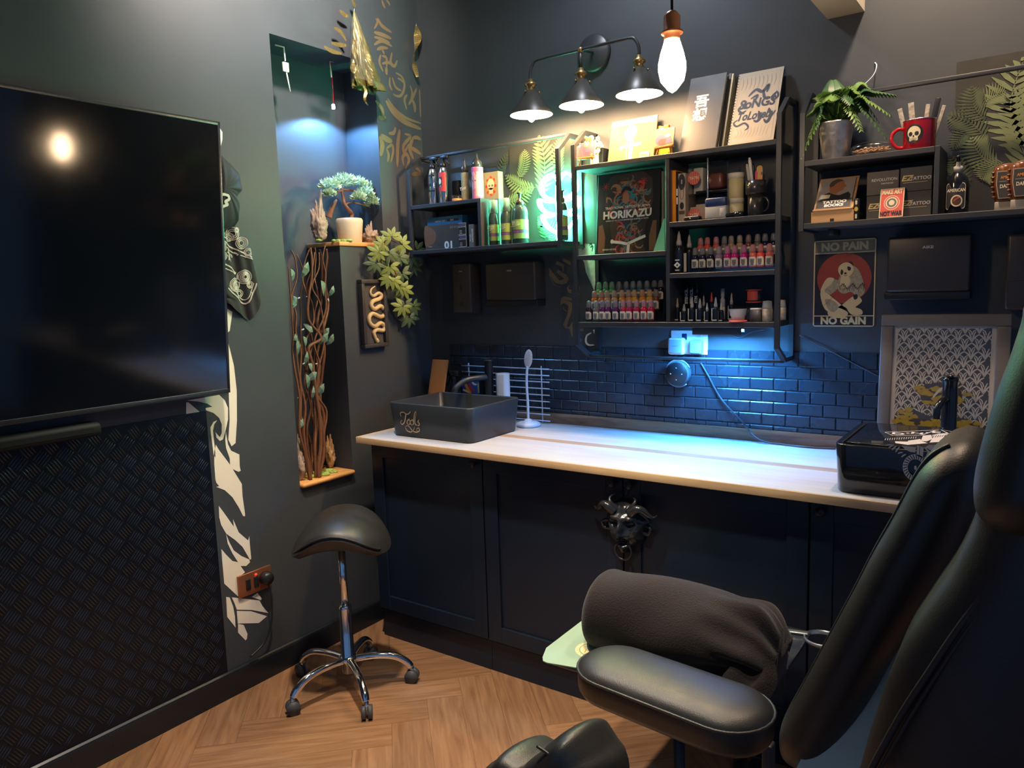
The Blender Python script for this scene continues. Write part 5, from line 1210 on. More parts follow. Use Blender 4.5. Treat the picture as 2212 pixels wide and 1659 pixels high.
b = MB(); b.lathe([(0.0092, 0.005), (0.0092, 0.05)], m_white, 14, (x, -0.09, ZB), cap=False); b.build('label', t)
x = onB(1580, 685, -0.11).x
x = onB(1594, 697, -0.168).x; t = thing('measuring_cup', 'frosted cup on a red lid, lower right shelf', 'cup', (x, -0.168, ZB))
b = MB(); b.lathe([(0.0, 0), (0.031, 0), (0.032, 0.002), (0.030, 0.006), (0.0, 0.006)], m_coral, 28, (x, -0.168, ZB)); b.build('red_lid', t)
b = MB(); b.lathe([(0.022, 0.0065), (0.0235, 0.020), (0.027, 0.024), (0.030, 0.044), (0.0315, 0.0445), (0.0285, 0.0445), (0.025, 0.026), (0.020, 0.010), (0.0, 0.009)], m_frost, 28, (x, -0.168, ZB)); b.build('cup', t)
x = onB(1633, 697, -0.150).x; t = thing('storage_jar', 'dark grey jar with white lid rim, lower right shelf', 'jar', (x, -0.15, ZB))
b = MB(); b.lathe([(0.021, 0), (0.022, 0.002), (0.022, 0.040), (0.0, 0.040)], m_dk, 22, (x, -0.15, ZB)); b.build('pot', t)
b = MB(); b.lathe([(0.0205, 0.0402), (0.0205, 0.047), (0.0, 0.047)], m_white, 22, (x, -0.15, ZB)); b.build('lid', t)
x = onB(1628, 690, -0.085).x; t = thing('glass_beaker', 'clear glass beaker with red printed label behind the dark jar', 'beaker', (x, -0.085, ZB))
b = MB(); b.lathe([(0.030, 0), (0.031, 0.002), (0.031, 0.062), (0.0, 0.063)], m_clear, 24, (x, -0.085, ZB)); b.lathe([(0.026, 0.064), (0.026, 0.110), (0.010, 0.112), (0.010, 0.130), (0.0, 0.131)], m_clear, 24, (x, -0.085, ZB)); b.build('glass', t)
b = MB(); b.grid(lambda i, j: (x + 0.0264 * math.sin(-0.7 + 1.5 * i), -0.085 - 0.0264 * math.cos(-0.7 + 1.5 * i), ZB + 0.072 + 0.032 * j), 9, 2, m_coral); b.lathe([(0.0275, 0.064), (0.0275, 0.068)], m_coral, 24, (x, -0.085, ZB), cap=False); b.lathe([(0.0275, 0.106), (0.0275, 0.110)], m_coral, 24, (x, -0.085, ZB), cap=False); b.build('label', t)
m_camo2 = mat('grey_camo_print', '8b8278', 0.5, two='d8cdbb', vs=75)
for px, y, lab in ((1657, -0.150, 'grey camouflage bottle with clear cap inside the right post'), (1689, -0.045, 'grey camouflage bottle seen through the right side frame')):
    x = min(onB(px, 690, y).x, 1.681); t = thing('camo_bottle', lab, 'bottle', (x, y, ZB), 'grey camouflage bottles')
    b = MB(); b.lathe([(0.016, 0), (0.017, 0.002), (0.017, 0.044), (0.0, 0.044)], m_camo2, 20, (x, y, ZB)); b.build('bottle', t)
    b = MB(); b.lathe([(0.0155, 0.0445), (0.0165, 0.047), (0.0145, 0.070), (0.0, 0.072)], m_frost, 20, (x, y, ZB)); b.build('cap', t)
# ------------------------------------------------------------------ right unit
ZA, ZC = 1.8662, 1.6692
m_pot = mat('hammered_galvanised_metal', (0.55, 0.53, 0.50), 0.38, metal=0.75, var=0.35, vs=60, bump=0.4, bs=90)
m_leaf = mat('fern_green', '4f7a34', 0.45, two='7fa050', vs=40); m_leafd = mat('dark_fern_green', '2f5230', 0.45, two='47703f', vs=40); m_soil = mat('dark_soil', (0.02, 0.016, 0.012), 0.9)
x = onB(1805, 340, -0.125).x; ft = thing('potted_fern', 'green fern in a dented metal pot at the left end of the right unit', 'plant', (x, -0.125, ZA))
b = MB(); b.lathe([(0.037, 0), (0.039, 0.003), (0.053, 0.112), (0.055, 0.116), (0.051, 0.114), (0.050, 0.100), (0.0, 0.100)], m_pot, 32, (x, -0.125, ZA)); b.build('pot', ft)
b = MB(); b.lathe([(0.049, 0.1005), (0.03, 0.106), (0.0, 0.108)], m_soil, 20, (x, -0.125, ZA)); b.build('soil', ft)
def frond3(b, pts, width, m, n=15, droop=0.4):
    P = [Vector(p) for p in spline(pts, 8)]; N = len(P)
    b.tube(P, [0.0016 - 0.001 * i / N for i in range(N)], m, 5)
    for i in range(2, N - 1):
        t = i / N; d = (P[i + 1] - P[i - 1]).normalized(); side = d.cross(Vector((0, 0, 1)))
        if side.length < 0.1: side = d.cross(Vector((0, 1, 0)))
        side.normalize(); up = side.cross(d).normalized()
        ln = width * math.sin(PI * (0.10 + 0.88 * t)) ** 0.8
        for s in (-1, 1):
            o = P[i]; tip = o + (side * s * 0.9 + d * 0.55 - Vector((0, 0, droop))).normalized() * ln; mid = (o + tip) / 2 + up * ln * 0.08
            w = d * ln * 0.20
            b.add([o - w * 0.5, o + w * 0.5, mid + w, tip, mid - w], [(0, 1, 2, 4), (4, 2, 3)], m, False)
rf = random.Random(11)
c0 = Vector((x, -0.125, ZA + 0.107))
for px, py, y, hh in ((1742, 250, -0.14, .05), (1728, 345, -0.185, .07), (1800, 172, -0.08, .04), (1935, 205, -0.10, .06), (1925, 250, -0.14, .07), (1915, 300, -0.15, .08), (1862, 285, -0.19, .07), (1760, 215, -0.06, .05), (1745, 300, -0.17, .08), (1885, 195, -0.06, .07), (1840, 225, -0.18, .07), (1790, 215, -0.19, .06), (1900, 265, -0.10, .09), (1860, 200, -0.13, .06)):
    tp = onB(px, py, y); mid = (c0 + tp) / 2 + Vector((0, 0, hh)); 
    b = MB(); frond3(b, [c0 + Vector((rf.uniform(-.012, .012), rf.uniform(-.012, .012), 0)), c0.lerp(mid, 0.6) + Vector((0, 0, .012)), mid, tp], 0.042 + 0.014 * rf.random(), m_leaf if rf.random() > 0.35 else m_leafd); b.build('frond', ft)
x0, x1 = onB(1832, 335, -0.15).x, onB(1928, 322, -0.15).x
t = thing('treat_bag', 'clear bag of pale dried shavings between the fern and red mug', 'bag', ((x0 + x1) / 2, -0.14, ZA))
m_bag = glass_mat('clear_bag_film', (.97, .96, .94), .07, .12)
b = MB(); b.ell(((x0 + x1) / 2, -0.14, ZA + 0.022), ((x1 - x0) / 2, 0.035, 0.022), m_bag, 24, 10); b.build('film', t)
b = MB(); m_shav = mat('dried_shavings', 'c9a382', 0.7, two='a87c58', vs=60)
for i in range(46):
    a = rf.random() * 6.28; rr = rf.random() ** .5 * 0.8; cx, cy = (x0 + x1) / 2 + rr * math.cos(a) * (x1 - x0) * .42, -0.14 + rr * math.sin(a) * 0.026
    cz = ZA + 0.006 + rf.random() * 0.020 * (1 - rr * .6); c = rf.random() * 6.28
    b.tube(spline([(cx, cy, cz), (cx + .008 * math.cos(c), cy + .005 * math.sin(c), cz + .006), (cx + .016 * math.cos(c), cy + .006 * math.sin(c), cz + 0.002), (cx + .022 * math.cos(c + .6), cy, cz + .004)], 3), 0.0024, m_shav, 5)
o = b.build('shavings', t); o['kind'] = 'stuff'
x = onB(1985, 320, -0.130).x; t = thing('mug', 'red enamel mug with a white skull badge holding black-white sticks', 'mug', (x, -0.13, ZA))
b = MB(); b.lathe([(0.042, 0), (0.044, 0.003), (0.0445, 0.084), (0.0455, 0.087), (0.042, 0.087), (0.041, 0.006), (0.0, 0.005)], m_red, 36, (x, -0.13, ZA)); b.build('cup', t)
b = MB(); b.lathe([(0.0458, 0.0865), (0.0462, 0.0885), (0.0425, 0.0885)], m_steel, 36, (x, -0.13, ZA), cap=False); b.build('steel_rim', t)
b = MB(); b.tube(spline([(x - 0.042, -0.138, ZA + 0.066), (x - 0.056, -0.142, ZA + 0.068), (x - 0.071, -0.146, ZA + 0.055), (x - 0.073, -0.146, ZA + 0.034), (x - 0.060, -0.142, ZA + 0.015), (x - 0.042, -0.138, ZA + 0.012)], 5), 0.0052, m_red, 10); b.build('handle', t)
def wrapd(cx, cy, cz, r, a0, pts, mm, b):
    n = len(pts); mu, mv = sum(p[0] for p in pts) / n, sum(p[1] for p in pts) / n; f = lambda u, v: (cx + r * math.sin(a0 + u / r), cy - r * math.cos(a0 + u / r), cz + v)
    vs = [f(mu, mv)]; fs = []
    for k in (1, 2, 3, 4): vs += [f(mu + (p[0] - mu) * k / 4, mv + (p[1] - mv) * k / 4) for p in pts]
    fs += [(0, 1 + i, 1 + (i + 1) % n) for i in range(n)]
    for k in range(3): fs += [(1 + k * n + i, 1 + (k + 1) * n + i, 1 + (k + 1) * n + (i + 1) % n, 1 + k * n + (i + 1) % n) for i in range(n)]
    b.add(vs, fs, mm)
b = MB(); aa = -0.22
wrapd(x, -0.13, ZA + 0.045, 0.0449, aa, circ(0, 0, 0.026, 0.028, 20), m_blk, b); wrapd(x, -0.13, ZA + 0.049, 0.0453, aa, circ(0, 0, 0.019, 0.018, 18), m_cream, b); wrapd(x, -0.13, ZA + 0.031, 0.0453, aa, rrect(-0.012, 0.012, -0.007, 0.007, 0.003), m_cream, b)
for s in (-1, 1): wrapd(x, -0.13, ZA + 0.045, 0.0457, aa + s * 0.19, circ(0, 0, 0.0058, 0.0062, 12), m_blk, b)
wrapd(x, -0.13, ZA + 0.038, 0.0457, aa, circ(0, 0, 0.0025, 0.003, 8), m_blk, b)
for k in range(4): wrapd(x, -0.13, ZA + 0.029, 0.0457, aa - 0.15 + 0.1 * k, rrect(-.0007, .0007, -.004, .004, .0003), m_blk, b)
b.build('skull_badge', t)
m_stick = mat('black_white_floral_print', 'ded5c2', 0.5, two='0d0d12', vs=130)
for i, (dx, dz, w) in enumerate(((-0.028, 0.060, .013), (-0.012, 0.072, .016), (0.010, 0.058, .012), (0.022, 0.078, .015), (0.032, 0.050, .010))):
    b = MB(Matrix.Translation((x + dx, -0.125 - 0.006 * (i % 2), ZA + 0.010)) @ Matrix.Rotation(0.25 * dx / 0.03, 4, 'Y')); b.box(-w / 2, w / 2, -0.003, 0.003, 0, 0.080 + dz * .75, m_stick if i != 3 else m_black, 0.001)
    tag(b.build('wrapped_stick'), ('leftmost', 'second', 'middle', 'tallest black', 'rightmost')[i] + ' flat patterned stick standing in the red mug', 'stick', 'flat sticks in the red mug')
# wall hook
p = onB(1915, 140, -0.03); b = MB(); b.tube(spline([(onB(1850, 198, -0.03).x, -0.03, onB(1850, 198, -0.03).z), (onB(1885, 165, -0.03).x, -0.03, onB(1885, 165, -0.03).z), (onB(1893, 142, -0.03).x, -0.025, onB(1893, 142, -0.03).z), (onB(1889, 134, -0.01).x, -0.002, onB(1889, 134, -0.01).z)], 5), 0.0018, m_wirew, 8)
tag(b.build('wire_hook'), 'thin wire hook on the wall above the fern', 'hook')
# boxes on the lower board
m_dkbox = mat('slate_box_card', '4b4744', 0.5); m_goldp = mat('gold_foil_print', 'd9bf7a', 0.35, metal=0.4); m_silp = mat('silver_print', 'cfcac0', 0.4, metal=0.2)
def art_rev(b, x0, x1, z0, z1): b.text('REVOLUTION', 0.0085, x0 * .45 + x1 * .55, z0 * .42 + z1 * .58, 0.0004, m_silp, 'C', 0.01, 1.0); b.text('CARTRIDGES', 0.0042, x0 * .36 + x1 * .64, z0 * .56 + z1 * .44, 0.0004, m_silp, 'C', 0.02)
def art_ez(b, x0, x1, z0, z1):
    b.text('EZ', 0.016, x0 * .78 + x1 * .22, z0 * .55 + z1 * .45, 0.0004, m_goldp, 'C', 0.03, 1.15, 0.3); b.text('TATTOO', 0.0098, x0 * .36 + x1 * .64, z0 * .54 + z1 * .46, 0.0004, m_silp, 'C', 0.025, 1.0, 0.1); b.rect(x0 + .008, x1 - .012, z0 * .60 + z1 * .40 - .003, z0 * .60 + z1 * .40 - .0018, 0.0004, m_goldp)
def bb(px0, px1, py, y): return onB(px0, py, y).x, onB(px1, py, y).x
a, c = bb(1871, 1940, 460, -0.150); pbox('cartridge_box', 'dark box with gold and silver lettering, lower left of stack, behind red card', 'box', a, c, -0.15, -0.04, ZC, ZC + 0.073, m_dkbox, art_ez, 'black cartridge boxes on the right unit')
a2, c2_ = bb(1942, 2011, 460, -0.150); pbox('cartridge_box', 'dark box with gold and silver lettering, lower right of the stack', 'box', a2, c2_, -0.15, -0.04, ZC, ZC + 0.076, m_dkbox, art_ez, 'black cartridge boxes on the right unit')
pbox('cartridge_box', 'grey box with small plain silver lettering, upper left of the stack', 'box', a, c, -0.152, -0.04, ZC + 0.0735, ZC + 0.145, mat('warm_grey_box_card', '625a54', 0.5), art_rev, 'black cartridge boxes on the right unit')
pbox('cartridge_box', 'dark box with gold and silver lettering, upper right of the stack', 'box', a2, c2_, -0.150, -0.04, ZC + 0.0765, ZC + 0.148, m_dkbox, art_ez, 'black cartridge boxes on the right unit')
M, w, h = leaner((1898, 474), -0.182, (1950, 471), (1903, 412), -0.158, ZC + 0.0005); h *= 1.0
b = MB(M); b.box(0, w, 0, h, -0.0012, 0.0012, m_cream, 0.0003, 1); b.rect(w * .04, w * .96, h * .03, h * .97, 0.0014, m_coral)
for rr, mm in ((.33, m_cream), (.30, m_coral), (.25, m_cream), (.20, m_grey), (.12, m_cream)): b.flat([(w * .5 + q[0] * w, h * .5 + q[1] * w * 1.05) for q in circ(0, 0, rr, rr, 24)], 0.0016 + (0.33 - rr) * 0.002, mm)
b.text('MAKE ART', h * .15, w * .5, h * .80, 0.0024, m_cream, 'C', 0.05, 0.62); b.text('NOT WAR', h * .15, w * .5, h * .06, 0.0024, m_blk, 'C', 0.05, 0.66)
tag(b.build('art_card'), "red card reading 'MAKE ART NOT WAR' leaning on the black boxes", 'card')
# wooden book holder with a printed lid
x0, x1 = bb(1755, 1846, 478, -0.165)
t = thing('tablet_stand', "sloped pale wooden stand showing a 'TATTOO BOOKS' photo cover", 'stand', ((x0 + x1) / 2, -0.12, ZC))
b = MB(); b.M = Matrix(((0, 0, 1, 0), (1, 0, 0, 0), (0, 1, 0, 0), (0, 0, 0, 1))); b.prism([(-0.182, ZC), (-0.04, ZC), (-0.04, ZC + .030), (-0.175, ZC + .034), (-0.182, ZC + .034)], x0, x1, m_oak)
b.prism([(-0.170, ZC + .040), (-0.160, ZC + .034), (-0.075, ZC + .142), (-0.083, ZC + .147)], x0 + .004, x1 - .004, m_oak); b.M = Matrix.Identity(4); b.box(x0 + .004, x1 - .004, -0.186, -0.170, ZC + .034, ZC + .042, m_oak, 0.003)
b.box((x0 + x1) / 2 - .006, (x0 + x1) / 2 + .006, -0.1825, -0.18, ZC + 0.001, ZC + .010, m_blk); b.build('stand', t)
p0 = Vector((x0 + .010, -0.1715, ZC + .043)); M = frame(p0, (1, 0, 0), (0, 0.087, 0.105)); w = x1 - x0 - .022; h = 0.128
b = MB(M); b.box(0, w, 0, h, 0.0, 0.003, m_greyl, 0.0008, 1); k = 0.0034
b.rect(0.001, w - .001, h * .28, h - .001, k, mat('pale_photo_print', '9a8e86', 0.4, two='b3a8a0', vs=20)); b.rect(0.001, w - .001, 0.001, h * .28, k, m_dk)
b.flat([(u * w, v * h) for u, v in spline([(.30, .62), (.27, .78), (.36, .92), (.55, .96), (.68, .88), (.70, .78), (.77, .70), (.72, .66), (.70, .58), (.58, .52), (.48, .44), (.34, .46)], 3, True)], k + .0003, m_tan)
b.flat([(u * w, v * h) for u, v in spline([(.27, .76), (.32, .90), (.50, .97), (.66, .90), (.52, .86), (.42, .78), (.36, .68)], 3, True)], k + .0005, mat('cropped_hair_print', '5d4a40', 0.5)); b.flat(circ(w * .37, h * .68, w * .035, h * .05, 10), k + .0006, m_tan)
b.flat([(u * w, v * h) for u, v in ((.08, .22), (.10, .44), (.30, .52), (.46, .44), (.62, .40), (.86, .50), (.94, .40), (.94, .22))], k + .0004, mat('dark_jumper_print', '33302f', 0.5)); b.flat([(u * w, v * h) for u, v in ((.06, .30), (.08, .46), (.36, .44), (.34, .32))], k + .0007, m_cream)
b.text('TATTOO', h * .085, w * .52, h * .15, k + .0008, m_white, 'C', 0.05, 1.15); b.text('BOOKS', h * .085, w * .52, h * .035, k + .0008, m_white, 'C', 0.05, 1.15); b.build('cover', t)
x = onB(1850, 474, -0.170).x; t = thing('tube', 'slim black tube with yellow emblem beside the wooden stand', 'tube', (x, -0.17, ZC))
b = MB(); b.lathe([(0.008, 0), (0.009, 0.003), (0.009, 0.062), (0.008, 0.066), (0.0, 0.066)], m_black, 18, (x, -0.17, ZC)); b.build('can', t)
b = MB(); y_ = mat('yellow_print', 'd8b23a', 0.45)
wrapd(x, -0.17, ZC + .034, 0.0092, 0, circ(0, 0, .006, .007, 12), y_, b); wrapd(x, -0.17, ZC + .054, 0.0092, 0, rrect(-.003, .003, -.006, .006, .001), m_cream, b); wrapd(x, -0.17, ZC + .012, 0.0092, 0, rrect(-.003, .003, -.007, .007, .001), m_cream, b); b.build('label', t)
x = onB(2066, 462, -0.135).x; t = thing('pump_bottle', 'black glass pump bottle with cream shield label, right unit', 'bottle', (x, -0.135, ZC))
b = MB(); b.lathe([(0.028, 0), (0.031, 0.004), (0.031, 0.088), (0.027, 0.104), (0.015, 0.116), (0.012, 0.122)], m_gloss, 28, (x, -0.135, ZC)); b.build('bottle', t)
b = MB(); b.lathe([(0.0125, 0.121), (0.0125, 0.137), (0.006, 0.140), (0.005, 0.152)], m_greyl, 16, (x, -0.135, ZC)); b.tube([(x, -0.135, ZC + .150), (x, -0.14, ZC + .165), (x, -0.155, ZC + .162)], 0.005, m_black, 10); b.build('pump', t)
b = MB(); sh = rrect(-.029, .029, -.040, .036, .009)
wrapd(x, -0.135, ZC + .052, 0.0314, -0.1, sh, m_cream, b); wrapd(x, -0.135, ZC + .052, 0.0316, -0.1, [(u * .92, v * .94) for u, v in sh], m_dk, b); wrapd(x, -0.135, ZC + .036, 0.0318, 0.05, circ(0, 0, .016, .017, 16), m_cream, b); wrapd(x, -0.135, ZC + .036, 0.0320, 0.05, circ(0, 0, .012, .013, 16), m_brown, b); wrapd(x, -0.135, ZC + .038, 0.0322, 0.05, [(-.008, -.004), (.008, .006), (.006, .010), (-.006, .001)], m_coral, b)
b.M = Matrix.Translation((x, -0.1685, ZC + .062)) @ FB(0); b.text('AMERICAN', .009, 0, 0, 0, m_cream, 'C', .03, .75); b.build('label', t)
m_ambg = mat('amber_brown_glass', (0.14, 0.045, 0.015), 0.12, coat=0.5, var=0.3)
for px, lab, y in ((2172, 'left of two brown embossed bottles at the right frame edge', -0.115), (2207, 'right of two brown embossed bottles at the right frame edge', -0.150)):
    x = onB(px, 450, y).x; t = thing('embossed_bottle', lab, 'bottle', (x, y, ZC), 'brown embossed bottles')
    b = MB(Matrix.Translation((x, y, ZC)) @ Matrix.Diagonal((1, 0.62, 1, 1))); b.lathe([(0.026, 0.026), (0.029, 0.030), (0.036, 0.070), (0.037, 0.108), (0.032, 0.126), (0.016, 0.134), (0.0, 0.135)], m_ambg, 26)
    for sx in (-1, 1):
        for k in range(6): b.ell((sx * (0.027 + .0075 * math.sin(PI * (k + 1) / 8)), -0.018, 0.040 + 0.014 * k), (.006, .006, .004), m_ambg, 8, 5)
    b.build('bottle', t)
    b = MB(); b.box(x - .027, x + .027, y - .017, y + .017, ZC, ZC + .026, mat('stone_base', 'a49a8c', 0.5), .002); b.build('base', t)
    b = MB(Matrix.Translation((x, y - .0245, ZC)) @ FB(0)); P = [(-.018, .034), (.018, .034), (.025, .075), (.024, .112), (-.024, .112), (-.025, .075)]
    b.flat(P, 0, m_kraft); b.flat([(u * .9, .073 + (v - .073) * .93) for u, v in P], .0004, m_dk); b.text('AMBER', .008, 0, .090, .0008, m_or, 'C', .03, .8); b.text('DARK', .010, 0, .064, .0008, m_cream, 'C', .03, .8); b.rect(-.018, .018, .080, .084, .0008, m_grey); b.build('label', t)
# ------------------------------------------------------------------ dispensers, sign, sockets on the back wall
m_disp = mat('warm_black_dispenser', (0.040, 0.034, 0.032), 0.36, var=0.05); m_logo = mat('silver_logo', 'b9b2aa', 0.35, metal=0.3)
def dispenser(pxs, py0, py1, dep, name, label, tray, word, lh=0.010):
    a, c = onB(pxs[0], py0, -dep).x, onB(pxs[1], py0, -dep).x; z1, z0 = onB((pxs[0] + pxs[1]) / 2, py0, -dep).z, onB((pxs[0] + pxs[1]) / 2, py1, -dep).z
    t = thing(name, label, 'dispenser', ((a + c) / 2, -dep / 2, z0))
    b = MB(); b.box(a, c, -dep, -0.002, z0 + (tray and .026), z1, m_disp, 0.009, 3); b.build('casing', t)
    if tray:
        b = MB(); b.box(a - .006, c + .002, -dep + .012, -0.004, z0, z0 + .028, m_black, .004); b.box(a - 0.008, a + .004, -dep + .016, -0.03, z0 + .006, z0 + .020, m_black, .003); b.build('outlet_tray', t)
    if word:
        b = MB(FB(-dep - .0004)); b.text(word, lh, (a + c) / 2, z1 - .040, 0, m_logo, 'C', .03, 1.25); b.build('logo', t)
    return t, a, c, z0, z1
dispenser((1917, 2099), 508, 648, 0.085, 'paper_towel_dispenser', "black paper towel dispenser above the framed picture", True, 'AIKE', .0085)
dispenser((1046, 1154), 566, 662, 0.085, 'paper_towel_dispenser', 'black paper towel dispenser under the left shelf unit', True, 'AIKE', .007)
t, a, c, z0, z1 = dispenser((974, 1014), 568, 678, 0.085, 'soap_dispenser', 'narrow black soap dispenser on the wall left of towel dispenser', False, 'AIKE', .005)
b = MB(FB(-0.0856)); b.rect((a + c) / 2 - .006, (a + c) / 2 + .006, z0 + .10, z0 + .135, 0, m_black); b.flat(circ((a + c) / 2, z0 + .045, .010, .010, 14), 0, m_black); b.build('window', t)
t, a, c, z0, z1 = dispenser((2177, 2275), 504, 670, 0.10, 'soap_dispenser', 'black soap dispenser at the right edge of the photo', False, 'AIKE', .007)
b = MB(FB(-0.1004)); b.rect(a + .004, c - .004, z0 + .085, z0 + .0862, 0, m_black); b.build('seam', t)
# tin sign
t = thing('tin_sign', "tin sign reading NO PAIN NO GAIN with a tattooing panda", 'sign', (1.878, -0.002, 1.325))
a, c, z0, z1 = 1.779, 1.976, 1.325, 1.619; sw, shh = c - a, z1 - z0; m_signd = mat('charcoal_sign_enamel', '22222a', 0.4, var=0.3, vs=12); m_signr = mat('brick_red_enamel', '9c3b2c', 0.45, var=0.25, vs=30); m_signc = mat('aged_cream_enamel', 'd6c18f', 0.45, var=0.12)
b = MB(FB(-0.002) @ Matrix.Translation((a, z0, 0))); b.prism(rrect(0, sw, 0, shh, .008), 0, .002, m_signc); b.build('plate', t)
b = MB(FB(-0.0042) @ Matrix.Translation((a, z0, 0)) @ Matrix.Diagonal((sw, shh, 1, 1)))
b.rect(.02, .98, .012, .118, 0, m_signd); b.rect(.02, .98, .130, .845, 0, m_signd); b.rect(.02, .98, .858, .988, 0, mat('worn_tan_enamel', '8b7b5f', 0.45, var=0.3)); b.flat(circ(.5, .56, .44, .29, 40), .0002, m_signr)
b.M = FB(-0.0042) @ Matrix.Translation((a, z0, 0)); b.text('NO PAIN', .026, sw * .5, shh * .882, .0004, m_signc, 'C', .05, 1.02); b.text('NO GAIN', .024, sw * .5, shh * .030, .0004, m_signc, 'C', .05, 1.02)
b.M = FB(-0.0042) @ Matrix.Translation((a, z0, 0)) @ Matrix.Diagonal((sw, shh, 1, 1))
def P_(pts, w, mm, sm=True): b.flat(spline(pts, 4, True) if sm else pts, w, mm)
sg = mat('pattern_grey_enamel', '6f6a62', 0.5, two='c9b98f', vs=150)
P_([(.60, .70), (.72, .66), (.80, .54), (.84, .40), (.74, .34), (.62, .40), (.50, .38), (.42, .42), (.40, .50), (.46, .62)], .0006, sg); P_([(.44, .52), (.32, .55), (.22, .50), (.14, .40), (.20, .33), (.30, .38), (.40, .44)], .0007, sg)
P_([(.16, .42), (.14, .30), (.24, .18), (.42, .22), (.56, .30), (.70, .36), (.80, .30), (.72, .24), (.58, .20), (.66, .14), (.80, .16), (.78, .20)][:9], .0008, m_signc); P_([(.26, .20), (.28, .12), (.50, .10), (.58, .16), (.42, .22)], .0009, m_signc); P_([(.56, .22), (.64, .14), (.80, .14), (.80, .19), (.70, .22)], .001, m_signc); P_([(.20, .32), (.34, .30), (.42, .24), (.36, .17), (.26, .20)], .0010, sg); P_([(.12, .42), (.22, .56), (.34, .56), (.30, .50), (.20, .44), (.18, .36)], .0010, m_signc)
for u, v in ((.47, .70), (.60, .715)): P_(circ(u, v, .045, .035, 10), .0009, m_blk, False)
P_(circ(.53, .655, .125, .085, 20), .0012, m_signc, False); P_([(.47, .60), (.58, .58), (.60, .50), (.52, .44), (.44, .47)], .0011, m_signc)
P_([(.455, .66), (.49, .64), (.475, .60), (.445, .61)], .0014, m_blk); P_([(.555, .69), (.61, .68), (.60, .645), (.565, .65)], .0014, m_blk); P_(circ(.525, .615, .022, .012, 10), .0014, m_blk, False); b.stroke([(.50, .60), (.53, .585), (.56, .60)], .006, .0014, m_blk)
for i in range(16): b.stroke([(.44 + .025 * i, .42 + .02 * math.sin(i * 2)), (.45 + .025 * i, .47 + .03 * math.sin(i)), (.48 + .024 * i, .45 + .03 * math.cos(i))], .009, .0013, m_blk)
for i in range(9): b.stroke([(.18 + .02 * i, .24 + .015 * i), (.21 + .02 * i, .27 + .012 * i)], .010, .0013, m_blk)
P_([(.66, .36), (.72, .37), (.73, .33), (.68, .31)], .0014, m_blk)
b.build('print', t)
# double socket with two adapters, smart speaker, cables
m_sock = mat('white_socket_plastic', 'e6e8ee', 0.35); m_adp = mat('pale_blue_grey_plastic', '7f93ad', 0.4)
a, c, z0, z1 = onB(1449, 715, -.01).x, onB(1528, 715, -.01).x, onB(1500, 766, -.01).z, onB(1500, 714, -.01).z
t = thing('wall_socket', 'white double wall socket under the middle shelf unit', 'socket', ((a + c) / 2, -.005, z0))
b = MB(); b.box(a, c, -.010, -.0005, z0, z1, m_sock, .003); b.build('plate', t)
b = MB(); b.box(a + .046, a + .066, -.0115, -.009, z1 - .036, z1 - .012, m_navy, .001); b.box(a + .110, a + .126, -.0125, -.009, z1 - .030, z1 - .010, m_sock, .001); b.build('switch', t)
for px, py, mm, lab, w, h in ((1461, 748, m_adp, 'square grey adapter with a pale rim in the left of socket', .066, .066), (1503, 750, m_adp, 'rounded grey plug in the right of the white socket', .050, .056)):
    x, z = pB(px, py, -.03); t = thing('power_adapter', lab, 'plug', (x, -.03, z - h / 2))
    b = MB(); b.box(x - w / 2, x + w / 2, -.040, -.0105, z - h / 2, z + h / 2, m_sock if px < 1480 else mm, .010, 3); b.build('body', t)
    b = MB(); b.box(x - w * .40, x + w * .40, -.0425, -.038, z - h * .40, z + h * .40, mm, .006, 2); b.M = FB(-.0428); (b.text('amazon', .006, x, z, 0, m_grey, 'C', .02) if px < 1480 else None); b.build('face', t)
x, z = pB(1460, 808, -.055); t = thing('smart_speaker', 'round dark smart speaker on its wall bracket below the middle unit', 'speaker', (x, -.03, z - .05)); m_spk = mat('blue_grey_fabric', (0.05, 0.065, 0.085), 0.6, bump=.4, bs=500)
b = MB(FB(-.0068) @ Matrix.Translation((x, z, 0))); b.box(-.01, .01, -.01, .01, -.0066, .002, m_black); b.lathe([(0.034, 0), (0.044, .002), (0.049, .014), (0.049, .036), (.046, .043), (.044, .044)], m_spk, 36); b.build('body', t)
b = MB(FB(-.0068) @ Matrix.Translation((x, z, 0))); b.lathe([(.0445, .0440), (.0440, .0452), (0, .0454)], m_black, 36, cap=False)
for u, v in ((0, .023), (-.023, 0), (.023, 0), (0, -.023)): b.flat(circ(u, v, .0028, .0018, 8), .0458, m_white)
b.build('top_face', t)
b = MB(FB(-.0068) @ Matrix.Translation((x, z, 0))); b.tube([(.0515 * math.cos(q), .0515 * math.sin(q), .026) for q in [.5 + .2 * k for k in range(12)]], .0035, m_adp, 8); b.tube([(.0515 * math.cos(q), .0515 * math.sin(q), .026) for q in [3.8 + .2 * k for k in range(9)]], .0035, m_adp, 8); b.build('bracket', t)
m_cable = mat('dark_grey_cable', (0.06, 0.07, 0.085), .4)
def cable(pts, r, label):
    b = MB(); b.tube(spline(pts, 7), r, m_cable, 8); return tag(b.build('cable'), label, 'cable')
V = lambda px, py, y: tuple(onB(px, py, y))
cable([V(1514, 784, -.012), V(1530, 812, -.014), V(1558, 862, -.016), V(1600, 908, -.022), (onZ(1655, 945, .906).x, -.05, .915), tuple(onZ(1690, 960, .9035)), tuple(onZ(1745, 966, .9035)), tuple(onZ(1805, 969, .9035))], .0032, 'dark cable hanging from the shelf down onto the worktop')
cable([V(1727, 724, -.010), V(1790, 756, -.010), V(1850, 788, -.010), V(1900, 814, -.012)], .0022, 'thin straight cable running down to the framed picture')
